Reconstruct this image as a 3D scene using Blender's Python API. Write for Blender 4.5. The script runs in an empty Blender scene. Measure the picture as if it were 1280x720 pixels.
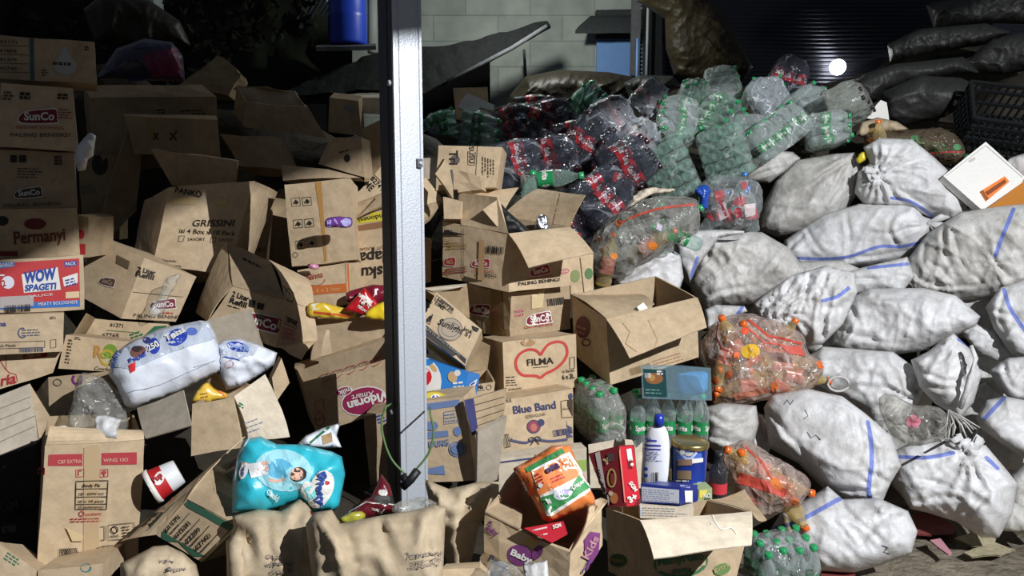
import bpy, math, random
import numpy as np
from mathutils import Vector, Matrix, noise
from mathutils.bvhtree import BVHTree
from mathutils.geometry import delaunay_2d_cdt

SC = bpy.context.scene
COL = SC.collection
# ------------------------------------------------------------------ camera
FPX = 900.0
PITCH = math.radians(7.0)
CAM = Vector((0, 0, 1.6))
FW = Vector((0, math.cos(PITCH), -math.sin(PITCH)))
UP = Vector((0, math.sin(PITCH), math.cos(PITCH)))
RT = Vector((1, 0, 0))
cd = bpy.data.cameras.new('camera')
cd.sensor_width = 36.0
cd.lens = FPX / 1280 * 36.0
cd.clip_end = 200
cam = bpy.data.objects.new('camera', cd)
COL.objects.link(cam)
cam.location = CAM
cam.rotation_euler = (math.radians(90) - PITCH, 0, 0)
SC.camera = cam
# ------------------------------------------------------------------ world, lamps, exposure
w = bpy.data.worlds.new('night_sky')
SC.world = w
w.use_nodes = True
w.node_tree.nodes['Background'].inputs[0].default_value = (0.62, 0.70, 0.85, 1)
w.node_tree.nodes['Background'].inputs[1].default_value = 0.088
def lamp(name, loc, power, color, radius):
    l = bpy.data.lights.new(name, 'POINT')
    l.energy = power
    l.color = color
    l.shadow_soft_size = radius
    o = bpy.data.objects.new(name, l)
    o.location = loc
    COL.objects.link(o)
    return o
lamp('yard_floodlight', (2.45, -0.5, 3.40), 1230, (0.95, 0.97, 1.0), 0.0045)
lamp('house_lamp', (0.1, 5.4, 3.24), 68, (0.92, 0.97, 0.90), 0.06)
SC.view_settings.view_transform = 'Standard'
SC.view_settings.look = 'None'
SC.view_settings.exposure = 0.0
SC.view_settings.gamma = 1.0
SC.view_settings.use_curve_mapping = False
try:
    SC.cycles.transparent_max_bounces = 24
    SC.cycles.max_bounces = 6
    SC.cycles.sample_clamp_indirect = 3.0
    SC.cycles.caustics_reflective = False
    SC.cycles.caustics_refractive = False
except Exception:
    pass

# ------------------------------------------------------------------ picture -> place
def ray(px, py):
    return RT * ((px - 640) / FPX) + UP * ((360 - py) / FPX) + FW
DEEP = [0.0]   # how much farther back a whole row of the pile lies
def P(px, py, d):
    return CAM + ray(px, py) * (d + DEEP[0])
def nrm(yaw, tilt):
    y, t = math.radians(yaw), math.radians(tilt)
    return Vector((math.sin(y) * math.cos(t), -math.cos(y) * math.cos(t), math.sin(t)))
def hit(px, py, p0, n):
    r = ray(px, py)
    return CAM + r * ((p0 - CAM).dot(n) / r.dot(n))
def reach(px, py, A, L, far=True):
    r = ray(px, py)
    o = CAM - A
    a, b, c = r.dot(r), 2 * r.dot(o), o.dot(o) - L * L
    q = b * b - 4 * a * c
    q = math.sqrt(q) if q > 0 else 0.0
    return CAM + r * ((-b + q if far else -b - q) / (2 * a))

# ------------------------------------------------------------------ materials
MATS = {}
def srgb(r, g, b):
    f = lambda c: (c / 255 / 12.92) if c / 255 <= 0.04045 else ((c / 255 + 0.055) / 1.055) ** 2.4
    return (f(r), f(g), f(b), 1)
def base(name):
    m = bpy.data.materials.new(name)
    m.use_nodes = True
    MATS[name] = m
    nt = m.node_tree
    return m, nt, nt.nodes['Principled BSDF'], nt.nodes, nt.links
def plain(name, col, rough=0.6, metal=0.0, spec=0.4, bump=0.0, bscale=60, var=0.0):
    m, nt, b, N, L = base(name)
    b.inputs['Base Color'].default_value = col
    b.inputs['Roughness'].default_value = rough
    b.inputs['Metallic'].default_value = metal
    b.inputs['Specular IOR Level'].default_value = spec
    if bump or var:
        tc = N.new('ShaderNodeTexCoord')
        ns = N.new('ShaderNodeTexNoise')
        ns.inputs['Scale'].default_value = bscale
        ns.inputs['Detail'].default_value = 5
        L.new(tc.outputs['Object'], ns.inputs['Vector'])
        if bump:
            bp = N.new('ShaderNodeBump')
            bp.inputs['Strength'].default_value = bump
            bp.inputs['Distance'].default_value = 0.01
            L.new(ns.outputs['Fac'], bp.inputs['Height'])
            L.new(bp.outputs['Normal'], b.inputs['Normal'])
        if var:
            mx = N.new('ShaderNodeMix')
            mx.data_type = 'RGBA'
            mx.inputs['A'].default_value = tuple(c * (1 - var) for c in col[:3]) + (1,)
            mx.inputs['B'].default_value = tuple(min(1, c * (1 + var)) for c in col[:3]) + (1,)
            L.new(ns.outputs['Fac'], mx.inputs['Factor'])
            L.new(mx.outputs['Result'], b.inputs['Base Color'])
    return m
def kraft(name, col, stain, amount=0.5, flute=0.0):
    m, nt, b, N, L = base(name)
    tc = N.new('ShaderNodeTexCoord')
    oi = N.new('ShaderNodeObjectInfo')
    n1 = N.new('ShaderNodeTexNoise')
    n1.noise_dimensions = '4D'
    n1.inputs['Scale'].default_value = 5
    n1.inputs['Detail'].default_value = 6
    n1.inputs['Roughness'].default_value = 0.65
    mw = N.new('ShaderNodeMath')
    mw.operation = 'MULTIPLY'
    mw.inputs[1].default_value = 37
    L.new(oi.outputs['Random'], mw.inputs[0])
    L.new(mw.outputs[0], n1.inputs['W'])
    L.new(tc.outputs['Object'], n1.inputs['Vector'])
    rp = N.new('ShaderNodeValToRGB')
    rp.color_ramp.elements[0].position = 0.42
    rp.color_ramp.elements[0].color = (0, 0, 0, 1)
    rp.color_ramp.elements[1].position = 0.75
    rp.color_ramp.elements[1].color = (amount,) * 3 + (1,)
    L.new(n1.outputs['Fac'], rp.inputs['Fac'])
    mx = N.new('ShaderNodeMix')
    mx.data_type = 'RGBA'
    mx.inputs['A'].default_value = col
    mx.inputs['B'].default_value = stain
    L.new(rp.outputs['Color'], mx.inputs['Factor'])
    n3 = N.new('ShaderNodeTexNoise')
    n3.inputs['Scale'].default_value = 26
    n3.inputs['Detail'].default_value = 8
    n3.inputs['Roughness'].default_value = 0.75
    L.new(tc.outputs['Object'], n3.inputs['Vector'])
    m3 = N.new('ShaderNodeMapRange')
    m3.inputs['From Min'].default_value = 0.3
    m3.inputs['From Max'].default_value = 0.7
    m3.inputs['To Min'].default_value = 0.80
    m3.inputs['To Max'].default_value = 1.16
    L.new(n3.outputs['Fac'], m3.inputs['Value'])
    hs = N.new('ShaderNodeHueSaturation')
    mr = N.new('ShaderNodeMapRange')
    mr.inputs['To Min'].default_value = 0.9
    mr.inputs['To Max'].default_value = 1.1
    L.new(oi.outputs['Random'], mr.inputs['Value'])
    mm = N.new('ShaderNodeMath')
    mm.operation = 'MULTIPLY'
    L.new(mr.outputs[0], mm.inputs[0])
    L.new(m3.outputs[0], mm.inputs[1])
    L.new(mm.outputs[0], hs.inputs['Value'])
    L.new(mx.outputs['Result'], hs.inputs['Color'])
    L.new(hs.outputs['Color'], b.inputs['Base Color'])
    b.inputs['Roughness'].default_value = 0.72
    b.inputs['Specular IOR Level'].default_value = 0.25
    n2 = N.new('ShaderNodeTexNoise')
    n2.inputs['Scale'].default_value = 28
    n2.inputs['Detail'].default_value = 4
    L.new(tc.outputs['Object'], n2.inputs['Vector'])
    bp = N.new('ShaderNodeBump')
    bp.inputs['Strength'].default_value = 0.25
    bp.inputs['Distance'].default_value = 0.006
    L.new(n2.outputs['Fac'], bp.inputs['Height'])
    L.new(bp.outputs['Normal'], b.inputs['Normal'])
    return m
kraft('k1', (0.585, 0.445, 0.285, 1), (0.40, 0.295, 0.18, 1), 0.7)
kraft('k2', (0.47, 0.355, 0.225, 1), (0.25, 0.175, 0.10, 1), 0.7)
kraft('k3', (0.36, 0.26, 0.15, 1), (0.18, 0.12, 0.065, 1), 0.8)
kraft('kin', (0.48, 0.365, 0.235, 1), (0.34, 0.24, 0.15, 1), 0.5)
kraft('kgrey', (0.43, 0.37, 0.29, 1), (0.30, 0.25, 0.19, 1), 0.6)
kraft('kcream', (0.66, 0.57, 0.44, 1), (0.50, 0.41, 0.29, 1), 0.4)
kraft('kpaper', (0.50, 0.40, 0.27, 1), (0.31, 0.235, 0.15, 1), 0.7)
def sackmat(name, col, dirt, amount):
    m, nt, b, N, L = base(name)
    tc = N.new('ShaderNodeTexCoord')
    oi = N.new('ShaderNodeObjectInfo')
    mw = N.new('ShaderNodeMath')
    mw.operation = 'MULTIPLY'
    mw.inputs[1].default_value = 53
    L.new(oi.outputs['Random'], mw.inputs[0])
    n1 = N.new('ShaderNodeTexNoise')
    n1.noise_dimensions = '4D'
    n1.inputs['Scale'].default_value = 7
    n1.inputs['Detail'].default_value = 10
    n1.inputs['Roughness'].default_value = 0.7
    L.new(mw.outputs[0], n1.inputs['W'])
    L.new(tc.outputs['Object'], n1.inputs['Vector'])
    rp = N.new('ShaderNodeValToRGB')
    rp.color_ramp.elements[0].position = 0.40
    rp.color_ramp.elements[0].color = (0, 0, 0, 1)
    rp.color_ramp.elements[1].position = 0.8
    rp.color_ramp.elements[1].color = (amount,) * 3 + (1,)
    L.new(n1.outputs['Fac'], rp.inputs['Fac'])
    mx = N.new('ShaderNodeMix')
    mx.data_type = 'RGBA'
    mx.inputs['A'].default_value = col
    mx.inputs['B'].default_value = dirt
    L.new(rp.outputs['Color'], mx.inputs['Factor'])
    mp = N.new('ShaderNodeMapping')
    mp.inputs['Scale'].default_value = (30, 30, 9)
    mp.inputs['Rotation'].default_value = (.5, .4, 0)
    L.new(tc.outputs['Object'], mp.inputs['Vector'])
    n4 = N.new('ShaderNodeTexNoise')
    n4.noise_dimensions = '4D'
    n4.inputs['Scale'].default_value = 1
    n4.inputs['Detail'].default_value = 9
    n4.inputs['Roughness'].default_value = 0.75
    L.new(mw.outputs[0], n4.inputs['W'])
    L.new(mp.outputs[0], n4.inputs['Vector'])
    r4 = N.new('ShaderNodeMapRange')
    r4.inputs['From Min'].default_value = 0.50
    r4.inputs['From Max'].default_value = 0.74
    r4.inputs['To Max'].default_value = amount * .75
    L.new(n4.outputs['Fac'], r4.inputs['Value'])
    m4 = N.new('ShaderNodeMix')
    m4.data_type = 'RGBA'
    m4.inputs['B'].default_value = tuple(c * .8 for c in dirt[:3]) + (1,)
    L.new(mx.outputs['Result'], m4.inputs['A'])
    L.new(r4.outputs[0], m4.inputs['Factor'])
    mx = m4
    at = N.new('ShaderNodeAttribute')
    at.attribute_name = 'stripe'
    st = N.new('ShaderNodeMapRange')
    st.inputs['From Min'].default_value = 0.0105
    st.inputs['From Max'].default_value = 0.0075
    st.inputs['To Max'].default_value = 0.85
    L.new(at.outputs['Fac'], st.inputs['Value'])
    m2 = N.new('ShaderNodeMix')
    m2.data_type = 'RGBA'
    m2.inputs['B'].default_value = (0.10, 0.16, 0.55, 1)
    L.new(mx.outputs['Result'], m2.inputs['A'])
    L.new(st.outputs[0], m2.inputs['Factor'])
    L.new(m2.outputs['Result'], b.inputs['Base Color'])
    b.inputs['Roughness'].default_value = 0.5
    b.inputs['Specular IOR Level'].default_value = 0.35
    n2 = N.new('ShaderNodeTexNoise')
    n2.inputs['Scale'].default_value = 34
    n2.inputs['Detail'].default_value = 6
    n2.inputs['Distortion'].default_value = 0.8
    L.new(tc.outputs['Object'], n2.inputs['Vector'])
    bp = N.new('ShaderNodeBump')
    bp.inputs['Strength'].default_value = 0.35
    bp.inputs['Distance'].default_value = 0.01
    L.new(n2.outputs['Fac'], bp.inputs['Height'])
    L.new(bp.outputs['Normal'], b.inputs['Normal'])
    return m
sackmat('sack', (0.70, 0.70, 0.71, 1), (0.36, 0.335, 0.30, 1), 0.95)
sackmat('sack_dirty', (0.60, 0.59, 0.57, 1), (0.26, 0.235, 0.195, 1), 1.0)
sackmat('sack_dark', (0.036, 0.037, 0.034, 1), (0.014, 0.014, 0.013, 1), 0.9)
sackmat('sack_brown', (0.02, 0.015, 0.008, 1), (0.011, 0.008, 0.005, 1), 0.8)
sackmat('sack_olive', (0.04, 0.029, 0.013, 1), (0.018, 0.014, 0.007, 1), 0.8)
def clear(name, tint, body, opac=0.18, edge=0.75, rough=0.12, bump=0.6, bscale=22, spec=0.8, crease_glint=0.0):
    """See-through plastic: a thin tinted sheet, denser at its edges, with glints coloured into its creases."""
    m, nt, b, N, L = base(name)
    b.inputs['Base Color'].default_value = body
    b.inputs['Roughness'].default_value = rough
    b.inputs['Specular IOR Level'].default_value = spec
    tr = N.new('ShaderNodeBsdfTransparent')
    tr.inputs['Color'].default_value = tint
    lw = N.new('ShaderNodeLayerWeight')
    lw.inputs['Blend'].default_value = 0.4
    mr = N.new('ShaderNodeMapRange')
    mr.inputs['To Min'].default_value = opac
    mr.inputs['To Max'].default_value = edge
    L.new(lw.outputs['Facing'], mr.inputs['Value'])
    mix = N.new('ShaderNodeMixShader')
    L.new(mr.outputs[0], mix.inputs['Fac'])
    fac = mr
    L.new(tr.outputs[0], mix.inputs[1])
    L.new(b.outputs[0], mix.inputs[2])
    L.new(mix.outputs[0], N['Material Output'].inputs['Surface'])
    if bump:
        tc = N.new('ShaderNodeTexCoord')
        ns = N.new('ShaderNodeTexNoise')
        ns.inputs['Scale'].default_value = bscale
        ns.inputs['Detail'].default_value = 3
        L.new(tc.outputs['Object'], ns.inputs['Vector'])
        ad = N.new('ShaderNodeVectorMath')
        ad.operation = 'MULTIPLY_ADD'
        ad.inputs[1].default_value = (.08, .08, .08)
        L.new(ns.outputs['Color'], ad.inputs[0])
        L.new(tc.outputs['Object'], ad.inputs[2])
        vo = N.new('ShaderNodeTexVoronoi')
        vo.inputs['Scale'].default_value = bscale * 1.1
        L.new(ad.outputs[0], vo.inputs['Vector'])
        sm = N.new('ShaderNodeMath')
        sm.operation = 'ADD'
        L.new(vo.outputs['Distance'], sm.inputs[0])
        L.new(ns.outputs['Fac'], sm.inputs[1])
        bp = N.new('ShaderNodeBump')
        bp.inputs['Strength'].default_value = bump
        bp.inputs['Distance'].default_value = 0.03
        L.new(sm.outputs[0], bp.inputs['Height'])
        L.new(bp.outputs['Normal'], b.inputs['Normal'])
        L.new(bp.outputs['Normal'], lw.inputs['Normal'])
        if crease_glint:
            # lamp glints painted as pale streaks along the folds
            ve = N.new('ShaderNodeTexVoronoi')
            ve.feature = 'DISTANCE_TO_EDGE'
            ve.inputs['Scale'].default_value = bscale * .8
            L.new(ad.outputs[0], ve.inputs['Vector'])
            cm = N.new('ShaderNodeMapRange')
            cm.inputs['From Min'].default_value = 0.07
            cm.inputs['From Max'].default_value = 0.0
            cm.inputs['To Max'].default_value = crease_glint
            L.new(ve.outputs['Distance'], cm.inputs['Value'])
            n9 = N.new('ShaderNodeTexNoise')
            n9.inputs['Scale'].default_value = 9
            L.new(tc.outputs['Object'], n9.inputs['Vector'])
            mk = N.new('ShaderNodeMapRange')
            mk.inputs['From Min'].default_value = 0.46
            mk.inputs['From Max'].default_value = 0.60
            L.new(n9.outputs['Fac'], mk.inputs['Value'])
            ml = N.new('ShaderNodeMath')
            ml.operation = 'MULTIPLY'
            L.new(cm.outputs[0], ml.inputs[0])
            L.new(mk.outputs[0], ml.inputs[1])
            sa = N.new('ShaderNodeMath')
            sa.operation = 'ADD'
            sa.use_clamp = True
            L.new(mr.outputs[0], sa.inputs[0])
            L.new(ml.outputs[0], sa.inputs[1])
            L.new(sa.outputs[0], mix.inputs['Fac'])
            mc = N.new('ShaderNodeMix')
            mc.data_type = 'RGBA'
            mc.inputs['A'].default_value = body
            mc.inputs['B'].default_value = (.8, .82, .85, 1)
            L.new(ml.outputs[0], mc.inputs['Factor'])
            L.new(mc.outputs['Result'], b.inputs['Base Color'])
    return m
clear('pet', (0.95, 0.97, 0.96, 1), (0.56, 0.63, 0.61, 1), 0.12, 0.6, 0.16, 0.3, 50)
clear('pet_green', (0.90, 0.97, 0.94, 1), (0.42, 0.58, 0.51, 1), 0.13, 0.6, 0.16, 0.3, 50)
clear('pet_dark', (0.60, 0.62, 0.67, 1), (0.07, 0.075, 0.09, 1), 0.22, 0.65, 0.16, 0.3, 50)
clear('pet_oil', (0.98, 0.90, 0.66, 1), (0.72, 0.56, 0.28, 1), 0.18, 0.65, 0.15, 0.2, 60)
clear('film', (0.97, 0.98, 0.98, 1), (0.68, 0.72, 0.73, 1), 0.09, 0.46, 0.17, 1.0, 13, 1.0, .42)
clear('film_thin', (0.97, 0.98, 0.98, 1), (0.70, 0.74, 0.75, 1), 0.03, 0.25, 0.14, 0.9, 13, 1.0, .3)
clear('film_dark', (0.85, 0.86, 0.91, 1), (0.13, 0.14, 0.165, 1), 0.10, 0.45, 0.13, 1.0, 12, 1.0, .38)
clear('film_silver', (0.85, 0.87, 0.90, 1), (0.62, 0.65, 0.70, 1), 0.25, 0.8, 0.14, 1.0, 15, 1.0, .8)  # densest film: pack sheen and glint streaks put into the colour
clear('film_milky', (0.94, 0.94, 0.91, 1), (0.50, 0.48, 0.44, 1), 0.18, 0.58, 0.22, 0.9, 13, 0.9, .35)
clear('film_red', (0.98, 0.90, 0.84, 1), (0.76, 0.60, 0.52, 1), 0.20, 0.6, 0.2, 0.9, 15, 1.0, .45)
clear('film_brown', (0.72, 0.64, 0.52, 1), (0.20, 0.15, 0.10, 1), 0.3, 0.7, 0.2, 0.9, 16, 0.9)
clear('film_bluebox', (0.80, 0.90, 0.95, 1), (0.40, 0.58, 0.68, 1), 0.22, 0.7, 0.12, 0.1, 20, 0.8)
INK = {}
def ink(r, g, b, rough=0.6):
    k = 'ink_%02x%02x%02x' % (r, g, b)
    if k not in MATS:
        plain(k, srgb(r, g, b), rough)
    return k
def gloss(r, g, b, rough=0.25):
    k = 'gloss_%02x%02x%02x' % (r, g, b)
    if k not in MATS:
        plain(k, srgb(r, g, b), rough, spec=0.6, bump=0.25, bscale=30)
    return k
BK = ink(38, 33, 28)
RED = ink(165, 38, 44)
WHT = ink(225, 222, 215)
MAR = ink(120, 28, 45)
PINK = ink(190, 105, 120)
BLU = ink(45, 70, 165)
GRN = ink(45, 105, 70)
DBK = ink(75, 62, 48)

# ------------------------------------------------------------------ geometry
_txt = {}
def glyphs(s, bold):
    k = (s, bold)
    if k not in _txt:
        c = bpy.data.curves.new('t', 'FONT')
        c.body = s
        c.offset = bold
        c.resolution_u = 3
        c.fill_mode = 'FRONT'
        o = bpy.data.objects.new('t', c)
        me = o.to_mesh()
        v = [(q.co.x, q.co.y) for q in me.vertices]
        f = [tuple(p.vertices) for p in me.polygons]
        o.to_mesh_clear()
        bpy.data.objects.remove(o)
        bpy.data.curves.remove(c)
        xs = [a[0] for a in v] or [0, 1]
        _txt[k] = (v, f, min(xs), max(xs))
    return _txt[k]
CAPH = 0.729
def tri_fill(pts, step):
    n = len(pts)
    xs, ys = [p[0] for p in pts], [p[1] for p in pts]
    vv = []
    for i in range(n):
        a, b = pts[i], pts[(i + 1) % n]
        k = max(1, int(math.hypot(b[0] - a[0], b[1] - a[1]) / step))
        for j in range(k):
            vv.append((a[0] + (b[0] - a[0]) * j / k, a[1] + (b[1] - a[1]) * j / k))
    nb = len(vv)
    arr = np.array(vv)
    x1, y1 = arr[:, 0], arr[:, 1]
    x2, y2 = np.roll(x1, -1), np.roll(y1, -1)
    gx, gy = np.meshgrid(np.arange(min(xs) + step * .5, max(xs), step), np.arange(min(ys) + step * .5, max(ys), step))
    gx = gx + (np.arange(gx.shape[0]) % 2)[:, None] * step * .5
    q = np.stack([gx.ravel(), gy.ravel()], 1)
    if len(q):
        ins = np.zeros(len(q), bool)
        dmin = np.full(len(q), 1e9)
        for i in range(nb):
            c = (y1[i] > q[:, 1]) != (y2[i] > q[:, 1])
            with np.errstate(divide='ignore', invalid='ignore'):
                xi = (x2[i] - x1[i]) * (q[:, 1] - y1[i]) / (y2[i] - y1[i] + 1e-12) + x1[i]
            ins ^= c & (q[:, 0] < xi)
            ex, ey = x2[i] - x1[i], y2[i] - y1[i]
            t = np.clip(((q[:, 0] - x1[i]) * ex + (q[:, 1] - y1[i]) * ey) / (ex * ex + ey * ey + 1e-12), 0, 1)
            dmin = np.minimum(dmin, np.hypot(q[:, 0] - x1[i] - t * ex, q[:, 1] - y1[i] - t * ey))
        q = q[ins & (dmin > step * .4)]
    allv = [Vector(p) for p in vv] + [Vector((float(a), float(b))) for a, b in q]
    r = delaunay_2d_cdt(allv, [], [list(range(nb))], 1, 1e-9)
    return [tuple(p) for p in r[0]], [tuple(f) for f in r[2]]

class Geo:
    def __init__(s):
        s.v, s.f, s.m, s.sm, s.mats = [], [], [], [], []
        s.stripe, s._b, s.lay, s.step = None, None, 0, 7.0
    def mi(s, name):
        if name not in s.mats:
            s.mats.append(name)
        return s.mats.index(name)
    def add(s, vs, fs, mat, smooth=False):
        k, n = s.mi(mat), len(s.v)
        s.v += [Vector(p) for p in vs]
        s.f += [tuple(i + n for i in f) for f in fs]
        s.m += [k] * len(fs)
        s.sm += [smooth] * len(fs)
        return n
    def patch(s, a, b, c, d, nu, nv, mat, smooth=False):
        vs = []
        for j in range(nv + 1):
            for i in range(nu + 1):
                u, t = i / nu, j / nv
                vs.append((a * (1 - u) + b * u) * (1 - t) + (d * (1 - u) + c * u) * t)
        fs = [(j * (nu + 1) + i, j * (nu + 1) + i + 1, (j + 1) * (nu + 1) + i + 1, (j + 1) * (nu + 1) + i) for j in range(nv) for i in range(nu)]
        s.add(vs, fs, mat, smooth)
    def warp(s, amp, freq, seed=0):
        o = Vector((seed * 3.7, seed * 1.3, seed * 7.1))
        s.v = [p + noise.noise_vector(p * freq + o) * amp for p in s.v]
        return s
    def box(s, c, sx, sy, sz, mat, M=None):
        vs = [Vector((x * sx / 2, y * sy / 2, z * sz / 2)) for x in (-1, 1) for y in (-1, 1) for z in (-1, 1)]
        vs = [(M @ p if M else p) + Vector(c) for p in vs]
        s.add(vs, [(0, 1, 3, 2), (4, 6, 7, 5), (0, 4, 5, 1), (2, 3, 7, 6), (0, 2, 6, 4), (1, 5, 7, 3)], mat)
    def tube(s, pts, r, mat, n=8, r2=None, caps=True):
        pts = [Vector(p) for p in pts]
        vs, fs = [], []
        for i, p in enumerate(pts):
            t = (pts[min(i + 1, len(pts) - 1)] - pts[max(i - 1, 0)]).normalized()
            a = t.cross(Vector((0.31, 0.17, 0.93)))
            a = a.normalized() if a.length > 1e-4 else Vector((1, 0, 0))
            b = t.cross(a)
            rr = r if r2 is None else r + (r2 - r) * i / (len(pts) - 1)
            vs += [p + (a * math.cos(k * 2 * math.pi / n) + b * math.sin(k * 2 * math.pi / n)) * rr for k in range(n)]
        for i in range(len(pts) - 1):
            fs += [(i * n + k, i * n + (k + 1) % n, (i + 1) * n + (k + 1) % n, (i + 1) * n + k) for k in range(n)]
        if caps:
            fs += [tuple(range(n))[::-1], tuple((len(pts) - 1) * n + k for k in range(n))]
        s.add(vs, fs, mat, True)
    def lathe(s, prof, mat, n=14, M=None, smooth=True):
        vs, fs = [], []
        for r, z in prof:
            for k in range(n):
                p = Vector((r * math.cos(k * 2 * math.pi / n), r * math.sin(k * 2 * math.pi / n), z))
                vs.append(M @ p if M else p)
        for i in range(len(prof) - 1):
            fs += [(i * n + k, i * n + (k + 1) % n, (i + 1) * n + (k + 1) % n, (i + 1) * n + k) for k in range(n)]
        s.add(vs, fs, mat, smooth)
    # ---- printing: marks laid on the surface that is already there
    def on(s, px, py, off):
        if s._b is None:
            s._b = BVHTree.FromPolygons([tuple(p) for p in s.v], s.f)
        r = ray(px, py).normalized()
        q, n, i, d = s._b.ray_cast(CAM, r)
        if q is None:
            q, n, i, d = s._b.find_nearest(CAM + r * (s.v[0] - CAM).length)
            for t in (0.97, 0.9, 0.8):
                pass
        if n.dot(r) > 0:
            n = -n
        return q + n * off
    def _put(s, pts, fs, col, ex=0.0):
        s._b or s.on(640, 360, 0)
        s.lay += 1
        off = 0.0016 + 0.0002 * s.lay + ex
        s.add([s.on(x, y, off) for x, y in pts], fs, col)
    def poly(s, pts, col, step=None):
        v, f = tri_fill(pts, step or s.step)
        s._put(v, f, col)
    def ell(s, cx, cy, rx, ry, col, rot=0, n=20, step=None):
        c, k = math.cos(math.radians(rot)), math.sin(math.radians(rot))
        pts = []
        for i in range(n):
            a = i * 2 * math.pi / n
            x, y = rx * math.cos(a), ry * math.sin(a)
            pts.append((cx + x * c + y * k, cy - x * k + y * c))
        s.poly(pts, col, step)
    def line(s, pts, wd, col, closed=False):
        if closed:
            pts = list(pts) + [pts[0]]
        q = [pts[0]]
        for a, b in zip(pts, pts[1:]):
            k = max(1, int(math.hypot(b[0] - a[0], b[1] - a[1]) / s.step))
            q += [(a[0] + (b[0] - a[0]) * j / k, a[1] + (b[1] - a[1]) * j / k) for j in range(1, k + 1)]
        v, f = [], []
        for i, p in enumerate(q):
            a, b = q[max(0, i - 1)], q[min(len(q) - 1, i + 1)]
            if closed and i in (0, len(q) - 1):
                a, b = q[-2], q[1]
            dx, dy = b[0] - a[0], b[1] - a[1]
            l = math.hypot(dx, dy) or 1
            v += [(p[0] - dy / l * wd / 2, p[1] + dx / l * wd / 2), (p[0] + dy / l * wd / 2, p[1] - dx / l * wd / 2)]
        f = [(2 * i, 2 * i + 1, 2 * i + 3, 2 * i + 2) for i in range(len(q) - 1)]
        s._put(v, f, col)
    def ring(s, cx, cy, rx, ry, wd, col, rot=0, n=22, a0=0, a1=360):
        c, k = math.cos(math.radians(rot)), math.sin(math.radians(rot))
        pts = []
        for i in range(n + 1):
            a = math.radians(a0 + (a1 - a0) * i / n)
            x, y = rx * math.cos(a), -ry * math.sin(a)
            pts.append((cx + x * c + y * k, cy - x * k + y * c))
        if a1 - a0 >= 360:
            s.line(pts[:-1], wd, col, True)
        else:
            s.line(pts, wd, col)
    def text(s, t, a, b, h, col, bold=0.0, ital=0.0, up=None):
        v, f, x0, x1 = glyphs(t, bold)
        ux, uy = b[0] - a[0], b[1] - a[1]
        l = math.hypot(ux, uy)
        if up is None:
            up = (uy / l, -ux / l)
        else:
            ul = math.hypot(*up)
            up = (up[0] / ul, up[1] / ul)
        pts = []
        for x, y in v:
            k = (x - x0) / (x1 - x0)
            yy = y / CAPH * h
            k += ital * yy / l
            pts.append((a[0] + ux * k + up[0] * yy, a[1] + uy * k + up[1] * yy))
        s._put(pts, f, col, 0.0016 if s.step > 5 else 0.0045)
    def dash(s, a, b, rows, gap, h, col, seed=1):
        """Rows of words too small to read."""
        rnd = random.Random(seed)
        ux, uy = b[0] - a[0], b[1] - a[1]
        l = math.hypot(ux, uy)
        ux, uy = ux / l, uy / l
        nx, ny = -uy, ux
        v, f = [], []
        for r in range(rows):
            t, end = 0.0, l * rnd.uniform(.7, 1)
            while t < end:
                wl = rnd.uniform(2.0, 6.5)
                e = min(end, t + wl)
                n = len(v)
                for tt, k in ((t, 0), (e, 0), (e, h), (t, h)):
                    v.append((a[0] + ux * tt + nx * (r * gap + k), a[1] + uy * tt + ny * (r * gap + k)))
                f.append((n, n + 1, n + 2, n + 3))
                t = e + 1.3
        s._put(v, f, col)
    def bars(s, a, b, h, col, seed=1, frame=False):
        rnd = random.Random(seed)
        ux, uy = b[0] - a[0], b[1] - a[1]
        l = math.hypot(ux, uy)
        ux, uy = ux / l, uy / l
        nx, ny = -uy * h, ux * h
        v, f, t = [], [], 0.0
        while t < l:
            e = min(l, t + rnd.choice((0.5, 0.8, 1.3)))
            n = len(v)
            v += [(a[0] + ux * t, a[1] + uy * t), (a[0] + ux * e, a[1] + uy * e), (a[0] + ux * e + nx, a[1] + uy * e + ny), (a[0] + ux * t + nx, a[1] + uy * t + ny)]
            f.append((n, n + 1, n + 2, n + 3))
            t = e + rnd.choice((0.5, 0.7, 1.0))
        s._put(v, f, col)
        if frame:
            s.line([(a[0] - ux, a[1] - uy), (b[0] + ux, b[1] + uy), (b[0] + ux + nx, b[1] + uy + ny), (a[0] - ux + nx, a[1] - uy + ny)], 0.7, col, True)

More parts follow.
